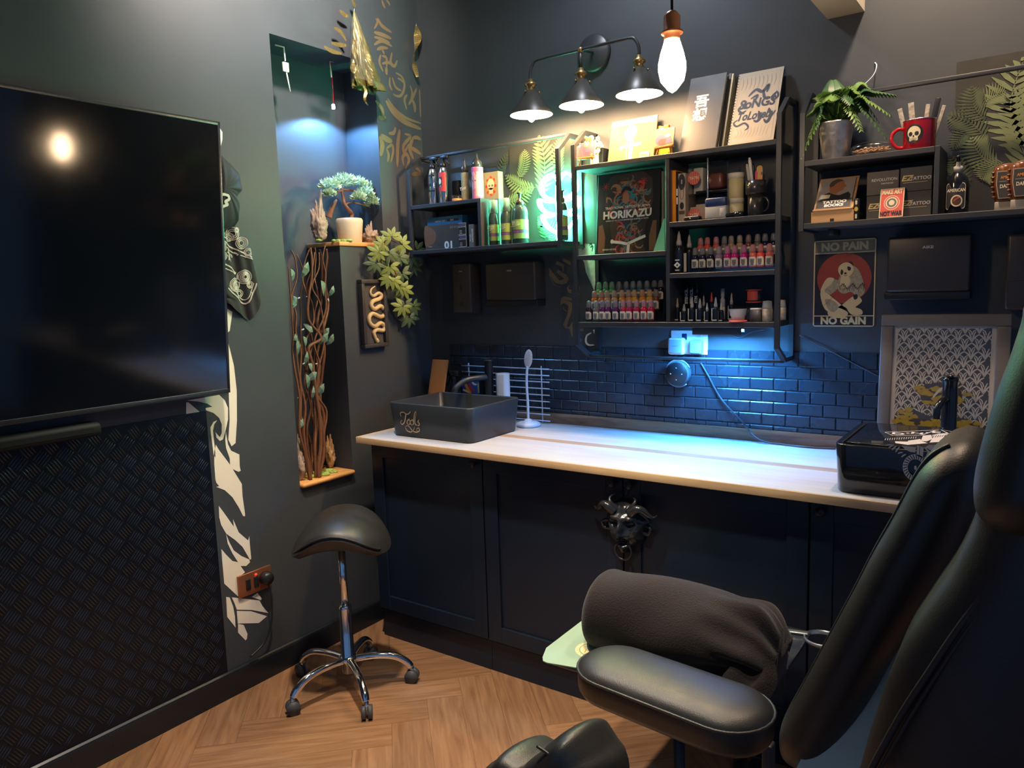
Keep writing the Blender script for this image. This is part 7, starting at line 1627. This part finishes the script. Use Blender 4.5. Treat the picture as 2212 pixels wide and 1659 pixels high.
# lower niche: twisted willow branches, leaves, stones
m_will = mat('willow_bark', '8a5a3c', .6, two='5d3b28', vs=40, bump=.4, bs=120); m_wl = mat('grey_green_leaf', '4f7358', .5, two='8aa595', vs=25); m_clip = mat('white_light_clip', 'dfe3ea', .4)
ZL2 = NZ0 + .0205
bw = thing('willow_branches', 'bundle of twisted brown willow branches standing in the tall niche', 'branches', A3(690, 1030, -.06))
rw_ = random.Random(23)
BR_ = [([(735, 1030), (728, 1000)], .0)]
branches = [[(679, 1036), (676, 1000), (690, 975), (704, 905), (690, 860), (697, 800), (700, 750), (690, 700), (705, 655), (722, 640), (722, 610), (727, 560), (728, 540)],
            [(690, 1034), (686, 1010), (694, 960), (690, 900), (680, 850), (677, 790), (672, 750), (690, 730), (665, 690), (665, 640), (672, 600), (668, 560), (672, 535)],
            [(672, 1035), (668, 1000), (655, 960), (648, 900), (652, 840), (648, 790), (640, 750), (632, 700), (628, 650), (618, 610), (615, 575)],
            [(676, 1032), (672, 990), (664, 930), (668, 880), (662, 830), (670, 780), (680, 745), (690, 715), (682, 680), (686, 640), (676, 600), (684, 560), (682, 535)],
            [(680, 1030), (684, 980), (676, 930), (672, 880), (676, 820), (684, 770), (668, 720), (664, 680), (660, 640), (656, 600), (660, 560), (664, 538)],
            [(688, 1030), (695, 985), (703, 940), (700, 890), (690, 850), (692, 790), (684, 740), (694, 690), (702, 660), (696, 620), (700, 590), (692, 560), (702, 530)],
            [(670, 1034), (660, 990), (658, 930), (654, 880), (650, 820), (654, 760), (644, 720), (640, 680), (634, 640), (636, 600), (632, 560), (632, 540)],
            [(682, 1030), (680, 970), (686, 920), (678, 870), (670, 830), (668, 780), (660, 740), (672, 700), (676, 660), (664, 620), (670, 580), (676, 545)],
            [(684, 1030), (678, 950), (690, 890), (686, 830), (680, 770), (694, 720), (712, 660), (716, 620), (704, 590), (708, 560), (714, 538)],
            [(676, 1030), (668, 960), (660, 900), (664, 840), (660, 790), (650, 740), (646, 690), (652, 640), (650, 590), (646, 550)],
            [(690, 1030), (700, 960), (696, 900), (684, 860), (688, 800), (700, 740), (690, 660), (680, 620), (690, 580), (686, 545)],
            [(668, 1034), (654, 980), (650, 930), (645, 860), (640, 800), (628, 760), (626, 720), (622, 680), (620, 640)]]
for k, P in enumerate(branches):
    dx = [-.10 + .018 * ((k * 7) % 9) + .012 * math.sin(i * 1.3 + k) for i in range(len(P))]
    pts = []
    for i, p_ in enumerate(P):
        q = onA(*p_, min(-.012, dx[i])); q.y += rw_.uniform(-.014, .014) * (0 < i)
        q.y = min(max(q.y, S1 + .026), S2 - .024) if q.x < -.004 else q.y
        pts.append(tuple(q))
    pts[0] = (pts[0][0], pts[0][1], ZL2); r0 = .0092 if k in (0, 1, 8) else .0056
    sp_ = spline(pts, 5); b = MB(); b.tube(sp_, [r0 * (1 - .55 * i / len(sp_)) for i in range(len(sp_))], m_will, 8); b.build('branch', bw)
for px, py, ang, L in ((630, 610, 2.2, .05), (650, 600, .9, .06), (632, 640, -2.4, .05), (700, 640, 2.4, .07), (715, 640, .8, .045), (640, 660, 2.6, .05), (655, 700, -.5, .05), (688, 745, .6, .06), (692, 725, .4, .05), (640, 770, 2.0, .06), (655, 790, 1.2, .05), (665, 840, 2.2, .06), (680, 855, .6, .06), (672, 865, 1.5, .05), (648, 900, -2.5, .05), (660, 820, .3, .06), (675, 800, 2.8, .06), (640, 720, -2.8, .05), (660, 750, 2.4, .05), (705, 745, .7, .05)):
    o = Vector(A3(px, py, -.03)); d = Vector((.25, math.cos(ang) * .8, math.sin(ang))).normalized(); s = d.cross(Vector((1, .2, .1))).normalized(); vs = []; fs = []; L *= 1.3
    o.y = min(max(o.y, S1 + .055), S2 - .055); d.y *= .6
    for t_, wd in ((0, .02), (.25, .17), (.55, .22), (.8, .13), (1, 0)): q = o + d * L * t_ + Vector((.012, 0, 0)) * math.sin(PI * t_); vs += [q - s * L * wd, q + Vector((.003, 0, 0)), q + s * L * wd]
    for i in range(4):
        for q in (0, 1): fs.append((3 * i + q, 3 * i + q + 1, 3 * i + q + 4, 3 * i + q + 3))
    b = MB(); b.add(vs, fs, m_wl, False); b.build('leaf', bw)
b = MB()
for px, py, a in ((645, 644, .4), (664, 641, 0), (654, 712, .3), (709, 648, 1.9), (656, 785, .5), (684, 786, 0), (676, 820, 1.5), (646, 860, -.4)):
    o = Vector(A3(px, py, -.02)); o.y = max(o.y, S1 + .02); d = Vector((0, math.cos(a), math.sin(a))) * .006; b.tube([o - d, o + d], .0028, m_clip, 6)
b.build('fairy_light', bw)
c = A3(719, 1015, -.10); b = rockish('rock', 'upright layered tan rock at right of the willow branches', (c[0], S2 - .036, ZL2), (.022, .022, .066), mat('tan_layered_rock', 'a0764c', .8, two='c9a173', vs=30, bump=.9, bs=50), 12, 'rock', .35)
c = A3(657, 1040, -.03); rockish('driftwood', 'small striped driftwood piece at the left foot of the niche', (-.045, S1 + .040, ZL2), (.030, .026, .075), m_drift, 15, 'driftwood', .3)
moss('green moss clumps around the foot of willow branches', [(-.05, S1 + .10, ), (-.03, S1 + .13), (-.07, S1 + .15), (-.05, S1 + .175), (-.02, S1 + .155), (-.09, S1 + .12), (-.03, S1 + .20), (-.06, S1 + .21)], ZL2, .016, 6)
# foil ornaments high on the wall
m_film = mat('clear_cellophane', (0.8, 0.78, 0.7), .10, alpha=.05, spec=.6); m_foil2 = mat('olive_gold_foil', (0.40, 0.29, 0.09), .34, metal=.6, two='39411f', vs=26)
fo = thing('foil_ornament', 'crumpled gold foil cone in clear film hanging high by the niche', 'ornament', A3(780, 210, .07))
ap = Vector(A3(765, 24, .06)); rq = random.Random(31)
b = MB()
def conef(i, j):
    a = 2 * PI * i; cpt = Vector(A3(765 + 28 * j, 24 + 165 * j, .07)); r = .004 + .075 * j ** .85 * (1 + .10 * math.sin(3 * a + 4 * j))
    return tuple(cpt + Vector((r * .65 * math.cos(a), r * math.sin(a), -.02 * j * math.sin(a))))
b.grid(conef, 26, 10, m_film, wrap_u=True); b.build('film', fo)
b = MB()
def cone2(i, j):
    a = 2 * PI * i; cpt = Vector(A3(765 + 30 * j, 24 + 158 * j, .07)); r = (.003 + .058 * j ** .8) * (1 + .34 * math.sin(5 * a + 9 * j) * j + .26 * math.sin(9 * a - 14 * j) * j + .10 * math.sin(17 * a + 25 * j) * j)
    return tuple(cpt + Vector((r * .6 * math.cos(a), r * math.sin(a), -.02 * j)))
b.grid(cone2, 64, 26, m_foil2, smooth=False, wrap_u=True); b.build('foil', fo)
def ribbon(b, pts, w, m, tw=0.0):
    P = [Vector(p) for p in spline(pts, 5)]; N = len(P); vs = []; fs = []
    for i, p_ in enumerate(P):
        d = (P[min(i + 1, N - 1)] - P[max(i - 1, 0)]).normalized(); s = d.cross(Vector((1, .1, 0))).normalized(); n_ = d.cross(s); a = tw * i / N; q = s * math.cos(a) + n_ * math.sin(a); t = i / (N - 1); ww = w * (.35 + .65 * math.sin(PI * min(.97, max(.06, t))))
        vs += [p_ - q * ww / 2, p_ + q * ww / 2]
    for i in range(N - 1): fs.append((2 * i, 2 * i + 1, 2 * i + 3, 2 * i + 2))
    b.add(vs, fs, m, False)
for P in ([(700, 100), (716, 110), (738, 116)], [(716, 93), (735, 97), (748, 98)], [(722, 60), (735, 68), (748, 88)], [(733, 22), (742, 30), (754, 36)], [(760, 0), (765, 8), (766, 16)]):
    b = MB(); ribbon(b, [A3(*p_, .05) for p_ in P], .018, m_foil); b.build('foil_strip', fo)
b = MB(); ribbon(b, [A3(780, 180, .10), A3(790, 195, .10), A3(788, 215, .10), A3(795, 228, .10)], .012, m_foil, 2.0); b.build('foil_tail', fo)
b = MB(); q_ = A3(765, 8, -.0003); b.tube([q_, (ap.x, ap.y, ap.z)], .0012, m_wirew, 5); b.build('thread', fo)
rb2 = thing('foil_ribbon', 'twisted gold foil ribbon hanging high beside the wall corner', 'ornament', A3(898, 160, .02))
b = MB(); P = [A3(899, 56, .035), A3(902, 74, .035), A3(901, 95, .035), A3(894, 118, .035), A3(898, 138, .035), A3(900, 165, .035)]; ribbon(b, P[:4], .036, m_foil, 2.6); b.build('upper_twist', rb2)
b = MB(); q_ = A3(899, 50, -.0003); b.tube([q_, P[0]], .0012, m_wirew, 5); b.build('thread', rb2)
b = MB(); ribbon(b, [P[3], A3(893, 128, .035), A3(896, 145, .035), A3(902, 166, .035)], .030, m_foil, -2.4); b.build('lower_twist', rb2)
# ------------------------------------------------------------------ saddle stool
m_wheel = mat('grey_rubber_wheel', (0.06, 0.062, 0.07), .5)
HX, HY = .346, -.946
st = thing('saddle_stool', 'black saddle stool on a chrome five-star base with castors', 'stool', (HX, HY, 0))
AX = Vector((.80, .60, 0)).normalized(); AY = Vector((-.60, .80, 0)).normalized()      # left-right and front-back of the saddle
def saddle(b, c, ax, ay, hw, hl, top, drop, th, m, gap=0.0):
    def pt(i, j, under):
        a = 2 * PI * i; r = j
        u = math.copysign(abs(math.cos(a)) ** .75, math.cos(a)) * r; v = math.copysign(abs(math.sin(a)) ** .80, math.sin(a)) * r
        z = top - drop * abs(u) ** 2.1 * (1.0 - .15 * v) + .020 * max(0, v) ** 2 - .012 * max(0, -v) ** 2
        nose = 1 - .10 * max(0, -v)
        e = (1 - r ** 3.2) ** .5 if r < 1 else 0
        z += (th * .55 * e) if not under else (-th * .75 * e - (.018 * (1 - abs(u)) if v < -.3 else 0) * e)
        return Vector(c) + ax * (u * hw * nose) + ay * (v * hl) + Vector((0, 0, z))
    b.grid(lambda i, j: pt(i, .001 + .999 * j, False), 48, 16, m, wrap_u=True); b.grid(lambda i, j: pt(1 - i, .001 + .999 * j, True), 48, 10, m, wrap_u=True)
    return pt
b = MB(); pt_ = saddle(b, (HX, HY, 0), AX, AY, .182, .155, .645, .095, .072, m_leather); b.build('seat', st)
b = MB(); b.tube([pt_((k / 26 * .36 + .57) % 1, .985, False) + Vector((0, 0, .004)) for k in range(27)], .0035, m_leather, 6); b.build('piping', st)
b = MB(); b.lathe([(.050, .560), (.070, .572), (.065, .590), (0, .592)], m_black, 20, (HX, HY, 0)); b.build('seat_plate', st)
b = MB(); b.lathe([(.014, .30), (.014, .565)], m_chrome, 20, (HX, HY, 0)); b.build('piston', st)
b = MB(); b.lathe([(.0165, .335), (.0225, .330), (.0235, .322), (.0245, .140), (.030, .132), (.036, .128), (.036, .118), (.028, .112), (.026, .070), (0, .070)], m_chrome, 24, (HX, HY, 0)); b.build('column', st)
for k in range(5):
    a = math.radians(-100 + 72 * k); d = Vector((math.cos(a), math.sin(a), 0)); o = Vector((HX, HY, 0))
    b = MB(); b.tube(spline([o + d * .022 + Vector((0, 0, .118)), o + d * .10 + Vector((0, 0, .122)), o + d * .17 + Vector((0, 0, .112)), o + d * .215 + Vector((0, 0, .085)), o + d * .232 + Vector((0, 0, .062))], 6), [.0165, .0165, .016, .015, .0135] + [.0135] * 20 if False else .0145, m_chrome, 12); lg = b.build('leg', st)
    wc = o + d * .236; s = Vector((-d.y, d.x, 0)).lerp(d, .25).normalized()
    b = MB(); f_ = s.cross(Vector((0, 0, 1)))
    for q in (-1, 1): b.tube([wc + s * q * .004 + Vector((0, 0, .0255)), wc + s * q * .019 + Vector((0, 0, .0255))], .0250, m_wheel, 18)
    b.tube([wc + s * -.018 + Vector((0, 0, .030)), wc + s * .018 + Vector((0, 0, .030))], .0285, m_black, 14) if False else None
    b.tube([wc + Vector((0, 0, .03)), wc + Vector((0, 0, .066))], .008, m_chrome, 8); b.build('castor', lg)

# ------------------------------------------------------------------ tray trolley with a towel, mat and cup ring
ZT_ = .500
t = thing('tray_trolley', 'low black tray trolley between the armrest and the cabinets', 'trolley', (1.66, -.90, 0)); m_trayt = mat('satin_black_tray', (0.035, 0.042, 0.055), .28, coat=.2)
b = MB(); b.box(1.388, 1.948, -1.172, -.640, ZT_ - .014, ZT_, m_trayt, .004); b.build('tray_top', t)
b = MB(); b.lathe([(.022, .03), (.022, ZT_ - .014)], m_black, 16, (1.80, -.80, 0)); b.build('column', t)
b = MB(); b.box(1.60, 2.0, -.83, -.77, .012, .034, m_black, .006); b.box(1.77, 1.83, -1.02, -.60, .012, .034, m_black, .006); b.lathe([(.02, 0), (.02, .014)], m_black, 12, (1.80, -.60, 0)); b.lathe([(.02, 0), (.02, .014)], m_black, 12, (1.80, -1.0, 0)); b.lathe([(.02, 0), (.02, .014)], m_black, 12, (1.62, -.80, 0)); b.lathe([(.02, 0), (.02, .014)], m_black, 12, (1.98, -.80, 0)); b.build('base', t)
m_alu = mat('brushed_aluminium', (.45, .48, .52), .35, metal=.8)
cr = thing('cup_ring', 'metal cup ring with flat clip on the right edge of the tray', 'holder', onZ(1745, 1367, ZT_))
p0, p1 = onZ(1694, 1362, ZT_ + .004), onZ(1738, 1368, ZT_ + .004); rc = onZ(1780, 1383, ZT_ + .004)
b = MB(frame(p0, p1 - p0, (0, 1, 0))); b.box(0, (p1 - p0).length + .01, -.010, .010, -.003, .004, m_alu, .003); b.build('clip', cr)
b = MB(); cx, cy = p1.x + .050, p1.y - .004
b.lathe([(.046, -.008), (.050, -.008), (.050, .004), (.046, .004), (.046, -.008)], m_alu, 30, (cx, cy, ZT_ + .002), cap=False); b.build('ring', cr)
p0 = onZ(1652, 1348, ZT_); b = MB(frame((p0.x, p0.y, ZT_ + .007), (.9, -.42, 0), (.42, .9, 0))); b.tube(spline([(-.02, 0, 0), (.01, 0, .006), (.04, 0, .004), (.062, 0, -.001)], 4), .0065, m_gun, 10)
tag(b.build('tattoo_grip'), 'small dark metal grip lying on the tray behind the towel', 'tool')
m_mint = mat('mint_green_mat', '8aa38d', .5, var=.06); m_emb = mat('cream_emblem', 'd9cf98', .5)
t = thing('work_mat', 'pale mint green mat with cream round emblem at the left end of tray', 'mat', (1.47, -1.0, ZT_))
q = [onZ(*p, ZT_ + .002) for p in ((1172, 1420), (1180, 1400), (1256, 1342), (1266, 1338), (1330, 1348), (1380, 1420), (1300, 1452), (1182, 1432), (1173, 1428))]
b = MB(); b.prism([(p.x, p.y) for p in q], ZT_ + .0004, ZT_ + .0030, m_mint); b.build('sheet', t)
ec = onZ(1282, 1404, ZT_ + .003); b = MB(Matrix.Translation((0, 0, ZT_ + .0031)))
E1, E2, E3 = circ(ec.x, ec.y, .050, .050, 40), circ(ec.x, ec.y, .040, .040, 40), circ(ec.x, ec.y, .036, .036, 40)
b.flat(E1, .0002, m_emb); b.flat(E2, .0004, m_mint); b.flat(E3, .0006, m_emb)
for k in range(22): a = 2 * PI * k / 22; b.stroke([(ec.x + .042 * math.cos(a), ec.y + .042 * math.sin(a)), (ec.x + .048 * math.cos(a + .1), ec.y + .048 * math.sin(a + .1))], .003, .0008, m_brown)
for k in range(5): a = 1.2 * k; b.stroke([(ec.x + .02 * math.cos(a), ec.y + .02 * math.sin(a)), (ec.x + .03 * math.cos(a + .7), ec.y + .03 * math.sin(a + .7))], .005, .0008, m_brown)
b.build('emblem', t)
m_towel = mat('dark_brown_towel', (0.010, 0.0072, 0.0078), .95, var=.35, vs=14, bump=1.0, bs=260, sheen=.12, two='241a1b')
tw_ = thing('towel', 'dark brown towel rolled into a bolster lying on the tray', 'towel', (1.6, -.93, ZT_))
A0, A1 = Vector((1.430, -1.000, 0)), Vector((1.955, -.965, 0))
def tow(i, j):
    e = 2 * j - 1; t = .5 + .5 * math.copysign(abs(e) ** .8, e)
    end = max(0, (abs(e) - .70) / .30)
    r = .106 * (1 - (.80 * end ** 2.6 if e < 0 else .30 * end ** 2.2)) * (1 - .06 * t)
    a = 2 * PI * i - PI / 2; c = A0.lerp(A1, t)
    ca, sa = math.cos(a), math.sin(a)
    w = .0035 * math.sin(3 * a + 7 * t) + .0025 * math.sin(13 * t + 2 * a)
    k_ = max(0, (t - .62) / .38); fold = .016 * k_ * math.sin(5 * a + 6 * t) + .010 * k_ * math.sin(11 * a - 7 * t)
    y = (r + w + fold) * ca * 1.06; z = (r + w + fold) * sa
    z = max(z, -r * .86)
    return (c.x, c.y + y, ZT_ + .0045 + r * .86 * 1.06 + z * 1.06 - (.0 if sa < 0 else .020 * max(0, t - .6) / .4))
b = MB(); b.grid(tow, 64, 60, m_towel, wrap_u=True)
n0 = 64
b.f.append(tuple(range(n0 - 1, -1, -1))); b.mi.append(0); b.sm.append(True); b.f.append(tuple(range(59 * n0, 60 * n0))); b.mi.append(0); b.sm.append(True)
b.build('roll', tw_)
def hem(i, j):
    # loose hem spilling from the end of the roll over the tray towards the armrest
    x = 1.86 + .105 * j + .010 * math.sin(7 * i); y = -1.055 - .075 * i - .01 * math.sin(3 * j)
    return (x, y, max(ZT_ + .0055, ZT_ + .105 - .105 * i ** .8 + .010 * math.sin(9 * j + 3 * i) - .02 * j))
b = MB(); b.grid(hem, 20, 16, m_towel); b.grid(lambda i, j: Vector(hem(1 - i, j)) - Vector((0, -.006, .002)), 20, 16, m_towel); b.build('loose_hem', tw_)

# ------------------------------------------------------------------ armrest on its own stand
zt = .605; p0, p1 = onZ(1337, 1425, zt), onZ(1570, 1508, zt); d = (p1 - p0); d.z = 0; Ld = d.length; d.normalize(); nrm = Vector((-d.y, d.x, 0)); rad = .098
t = thing('armrest', 'black leather armrest pad on a pole in front of the towel', 'armrest', ((p0.x + p1.x) / 2, (p0.y + p1.y) / 2, 0))
def ringpts(ins, z, n=14):
    out = []; r = rad - ins
    for k in range(n + 1): a = PI / 2 + PI * k / n; out.append(p0 + d * (r * math.cos(a)) + nrm * (r * math.sin(a)))
    for k in range(n + 1): a = -PI / 2 + PI * k / n; out.append(p1 + d * (r * math.cos(a)) + nrm * (r * math.sin(a)))
    return [Vector((q.x, q.y, z)) for q in out]
lv = [(.030, zt - .088), (.008, zt - .080), (.000, zt - .066), (-.001, zt - .040), (.000, zt - .024), (.003, zt - .016), (.012, zt - .006), (.028, zt + .002), (.05, zt + .006), (.07, zt + .008), (.088, zt + .009)]
b = MB(); rs = [ringpts(i_, z) for i_, z in lv]; n = len(rs[0]); vs = [q for r_ in rs for q in r_]; fs = [(j * n + i, j * n + (i + 1) % n, (j + 1) * n + (i + 1) % n, (j + 1) * n + i) for j in range(len(rs) - 1) for i in range(n)]
fs += [tuple(range(n - 1, -1, -1)), tuple(range((len(rs) - 1) * n, len(rs) * n))]; b.add(vs, fs, m_leather, True); b.build('pad', t)
b = MB(); b.tube(ringpts(-.001, zt - .020), .0035, m_leather, 8, closed=True); b.build('piping', t)
pc_ = onB(1467, 1620, (p0.y + p1.y) / 2 - .03); ax_, ay_ = pc_.x, pc_.y
b = MB(); b.lathe([(.0125, .02), (.0125, zt - .086)], m_satin, 16, (ax_, ay_, 0)); b.build('pole', t)
b = MB(); b.lathe([(.13, 0), (.13, .008), (.05, .018), (.02, .03), (0, .03)], m_satin, 28, (ax_, ay_, 0)); b.build('base', t)

# ------------------------------------------------------------------ tattoo chair at the right edge
m_lea2 = mat('black_chair_leather', (0.020, 0.018, 0.017), .46, bump=.2, bs=380, var=.2, spec=.7)
m_pale = mat('pale_grey_green_shell', 'ccd3bf', .5, var=.06)
ch = thing('tattoo_chair', 'large black leather tattoo chair filling the lower right corner', 'chair', (2.4, -1.5, 0))
FY = Matrix(((1, 0, 0, 0), (0, 0, -1, 0), (0, 1, 0, 0), (0, 0, 0, 1)))
def slab(px, y_near, depth, m, axis, H=.07, name='cushion', sub=4):
    """padded cushion: its side outline (at the rim) domed towards a spine line on the near side, straight behind"""
    P = spline([pB(x, y, y_near + H) for x, y in px], sub, True); N = len(P)
    A_, B_ = [Vector(pB(x, y, y_near + H)) for x, y in axis]; AB = B_ - A_; out = []
    for p in P:
        t = max(0, min(1, (Vector(p) - A_).dot(AB) / AB.length_squared)); out.append(A_ + AB * t)
    rings = []
    for k in range(11):
        q = k / 10; s_ = math.cos(PI / 2 * q); dp = H * (1 - math.sin(PI / 2 * q))      # q = 1 at the rim ... reversed below
        rings.append([((c.x + (p[0] - c.x) * math.sin(PI / 2 * q)), y_near + H * (1 - math.cos(PI / 2 * q)) ** 1.0, c.y + (p[1] - c.y) * math.sin(PI / 2 * q)) for p, c in zip(P, out)])
    rings = rings[1:]
    for q in (.4, 1.0): rings.append([(p[0], y_near + H + depth * q, p[1]) for p in P])
    vs = [v for r_ in rings for v in r_]; fs = [(j * N + i, j * N + (i + 1) % N, (j + 1) * N + (i + 1) % N, (j + 1) * N + i) for j in range(len(rings) - 1) for i in range(N)]
    fs += [tuple(range(N - 1, -1, -1)), tuple(range((len(rings) - 1) * N, len(rings) * N))]
    b = MB(); b.add(vs, fs, m, True); o = b.build(name, ch, fix=True)
    return o, P, y_near + H
back_px = [(2068, 953), (2030, 968), (1985, 1012), (1932, 1108), (1890, 1180), (1850, 1258), (1795, 1360), (1740, 1462), (1700, 1535), (1688, 1580), (1696, 1622), (1730, 1645), (1775, 1640), (1822, 1604), (1870, 1530), (1935, 1412), (1990, 1330), (2050, 1240), (2100, 1130), (2128, 1040), (2132, 985), (2105, 957)]
o, P, yr = slab(back_px, -1.53, .14, m_lea2, ((2050, 1040), (1765, 1570)), .08, name='backrest')
def seam(pxs, y, r, par, name, m=m_lea2, off=0.0):
    b = MB(); b.tube(spline([(onB(x, yy, y).x, y, onB(x, yy, y).z) for x, yy in pxs], 5), r, m, 8); return b.build(name, par)
seam([(2052, 962), (2014, 984), (1982, 1024), (1936, 1110), (1893, 1186), (1855, 1260), (1800, 1363), (1746, 1464), (1707, 1540), (1696, 1585)], yr - .022, .0045, o, 'piping')
wing_px = [(2118, 1040), (2160, 990), (2230, 940), (2330, 930), (2400, 1000), (2420, 1300), (2420, 1750), (2300, 1800), (1990, 1800), (1835, 1760), (1860, 1650), (1895, 1530), (1940, 1410), (2000, 1315), (2060, 1225), (2105, 1120)]
o2, P2, y2 = slab(wing_px, -1.75, .12, m_lea2, ((2270, 1120), (2180, 1600)), .07, name='side_bolster')
m_seam = mat('worn_brown_seam', (0.040, 0.028, 0.025), .55)
seam([(2212, 1150), (2168, 1220), (2120, 1290), (2060, 1372), (2000, 1462), (1955, 1530), (1915, 1600), (1880, 1665)], y2 - .052, .0045, o2, 'seam', m_seam); seam([(2222, 1160), (2178, 1232), (2130, 1304), (2072, 1385), (2012, 1475), (1968, 1545), (1928, 1613), (1893, 1675)], y2 - .056, .0025, o2, 'seam', m_seam)
head_px = [(2225, 640), (2205, 700), (2180, 775), (2152, 850), (2125, 940), (2108, 1010), (2103, 1060), (2112, 1105), (2150, 1135), (2230, 1150), (2320, 1080), (2400, 900), (2420, 700), (2330, 620)]
o3, P3, y3 = slab(head_px, -1.84, .12, m_lea2, ((2290, 780), (2230, 1030)), .08, name='headrest')
n_ = Vector((0, -.60, .32)).normalized(); o_ = Vector((2.2, -1.62, .50)); q = []
for x, y in ((1945, 1395), (1885, 1490), (1830, 1570), (1770, 1610), (1735, 1630), (1705, 1690), (1690, 1760), (1850, 1800), (1960, 1700), (1985, 1500)):
    r_ = ray(x, y); q.append(CAM + r_ * ((o_ - CAM).dot(n_) / r_.dot(n_)))
b = MB(); k_ = len(q); b.add(q + [p - n_ * .02 for p in q], [tuple(range(k_)), tuple(range(2 * k_ - 1, k_ - 1, -1))] + [(i, (i + 1) % k_, k_ + (i + 1) % k_, k_ + i) for i in range(k_)], m_pale); b.build('base_shell', ch, fix=True)
pz = onB(1660, 1560, -1.22); b = MB(); b.box(pz.x - .010, pz.x + .012, -1.235, -1.205, .05, .49, m_satin, .004); b.build('arm_post', ch)
b = MB(); b.box(2.10, 2.50, -1.50, -1.30, .0, .06, m_black, .02); b.box(2.22, 2.34, -1.46, -1.36, .06, .60, m_black, .02); b.build('pedestal', ch)
# leather seat of a second stool at the bottom edge of the picture
hx, hy = 1.80, -1.72
s2 = thing('saddle_stool', 'split black leather saddle seat at the bottom edge of the photo', 'stool', (hx, hy, 0))
for px, nm in ((((1032, 1662), (1052, 1645), (1070, 1625), (1084, 1619), (1098, 1624), (1118, 1638), (1140, 1660), (1150, 1720), (1100, 1760), (1040, 1720)), 'left'), (((1108, 1662), (1140, 1632), (1170, 1604), (1196, 1586), (1212, 1581), (1228, 1587), (1245, 1612), (1262, 1640), (1285, 1675), (1290, 1740), (1200, 1780), (1110, 1720)), 'right')):
    yn = -1.80 if nm == 'right' else -1.74
    Q = spline([pB(x, y, yn) for x, y in px], 4, True); N = len(Q); cx = sum(p[0] for p in Q) / N; cz = sum(p[1] for p in Q) / N
    def lobe(i, j):
        k = int(round(i * N)) % N; r = math.sin(PI * j) ** .55 if 0 < j < 1 else 0.0; yy = yn + .09 * (1 - math.cos(PI * j))
        return (cx + (Q[k][0] - cx) * r, yy - .02, cz + (Q[k][1] - cz) * r - .02 * (1 - math.cos(PI * j)))
    b = MB(); b.grid(lobe, N, 15, m_leather, wrap_u=True); lo = b.build('seat_lobe', s2, fix=True)
    if nm == 'right':
        b = MB(); b.tube(spline([tuple(onB(x, y, -1.812)) for x, y in ((1160, 1612), (1180, 1625), (1205, 1645), (1228, 1662))], 4), .0028, m_black, 6); b.build('seam', lo)
b = MB(); b.lathe([(.016, .08), (.016, .62)], m_chrome, 16, (hx, hy + .05, 0)); b.build('column', s2)
b = MB()
for k in range(5): a = 2 * PI * k / 5; b.tube([(hx, hy + .05, .10), (hx + .2 * math.cos(a), hy + .05 + .2 * math.sin(a), .03)], .013, m_chrome, 10); b.ell((hx + .2 * math.cos(a), hy + .05 + .2 * math.sin(a), .025), .025, m_wheel, 12, 8)
b.build('base', s2)
# ------------------------------------------------------------------ light
W = bpy.data.worlds.new('world'); S.world = W; W.use_nodes = True
bg = W.node_tree.nodes['Background']; bg.inputs['Color'].default_value = (0.085, 0.17, 0.34, 1); bg.inputs['Strength'].default_value = 0.66
def lamp(name, kind, loc, energy, color, size=.05, target=None, angle=None, blend=.5):
    l = bpy.data.lights.new(name, kind); l.energy = energy; l.color = color
    if kind == 'SPOT': l.spot_size = math.radians(angle); l.spot_blend = blend
    l.shadow_soft_size = size
    o = bpy.data.objects.new(name, l); COL.objects.link(o); o.location = loc
    if target is not None: o.rotation_euler = (Vector(target) - Vector(loc)).to_track_quat('-Z', 'Y').to_euler()
    return o
lamp('niche_spot', 'SPOT', (-.10, -.45, 2.283), 60, (.20, .50, 1.0), .01, (-.10, -.45, 1.6), 150, .3)
# unseen ceiling lamps for left wall, stool and chair, then two added washes
lamp('unseen_ceiling_spot', 'SPOT', (.75, -.95, 2.96), 150, (1, .86, .76), .05, (0, -.80, 2.72), 105, 1.0)
lamp('unseen_ceiling_spot', 'SPOT', (.85, -1.35, 2.97), 210, (1, .82, .66), .05, (.75, -1.15, 0), 60, .6)
lamp('unseen_ceiling_spot', 'SPOT', (1.75, -1.75, 2.97), 150, (1, .86, .64), .06, (1.75, -1.35, 0), 60, .6)
lamp('unseen_ceiling_spot', 'SPOT', (2.15, -.50, 2.96), 80, (1, .74, .54), .05, (2.1, -.40, 0), 165, .9)  # added warm wash to brighten the right of the back wall
lamp('unseen_ceiling_spot', 'SPOT', (1.15, -.42, 2.96), 26, (.86, .90, 1), .05, (1.12, -.35, 0), 165, .9)  # added cool wash to lift the upper middle of the back wall
S.view_settings.view_transform = 'Standard'; S.view_settings.look = 'None'; S.view_settings.gamma = 1.0; S.view_settings.exposure = 0.22
S.cycles.use_denoising = True
S.cycles.max_bounces = 8; S.cycles.transparent_max_bounces = 16; S.cycles.sample_clamp_indirect = 6.0
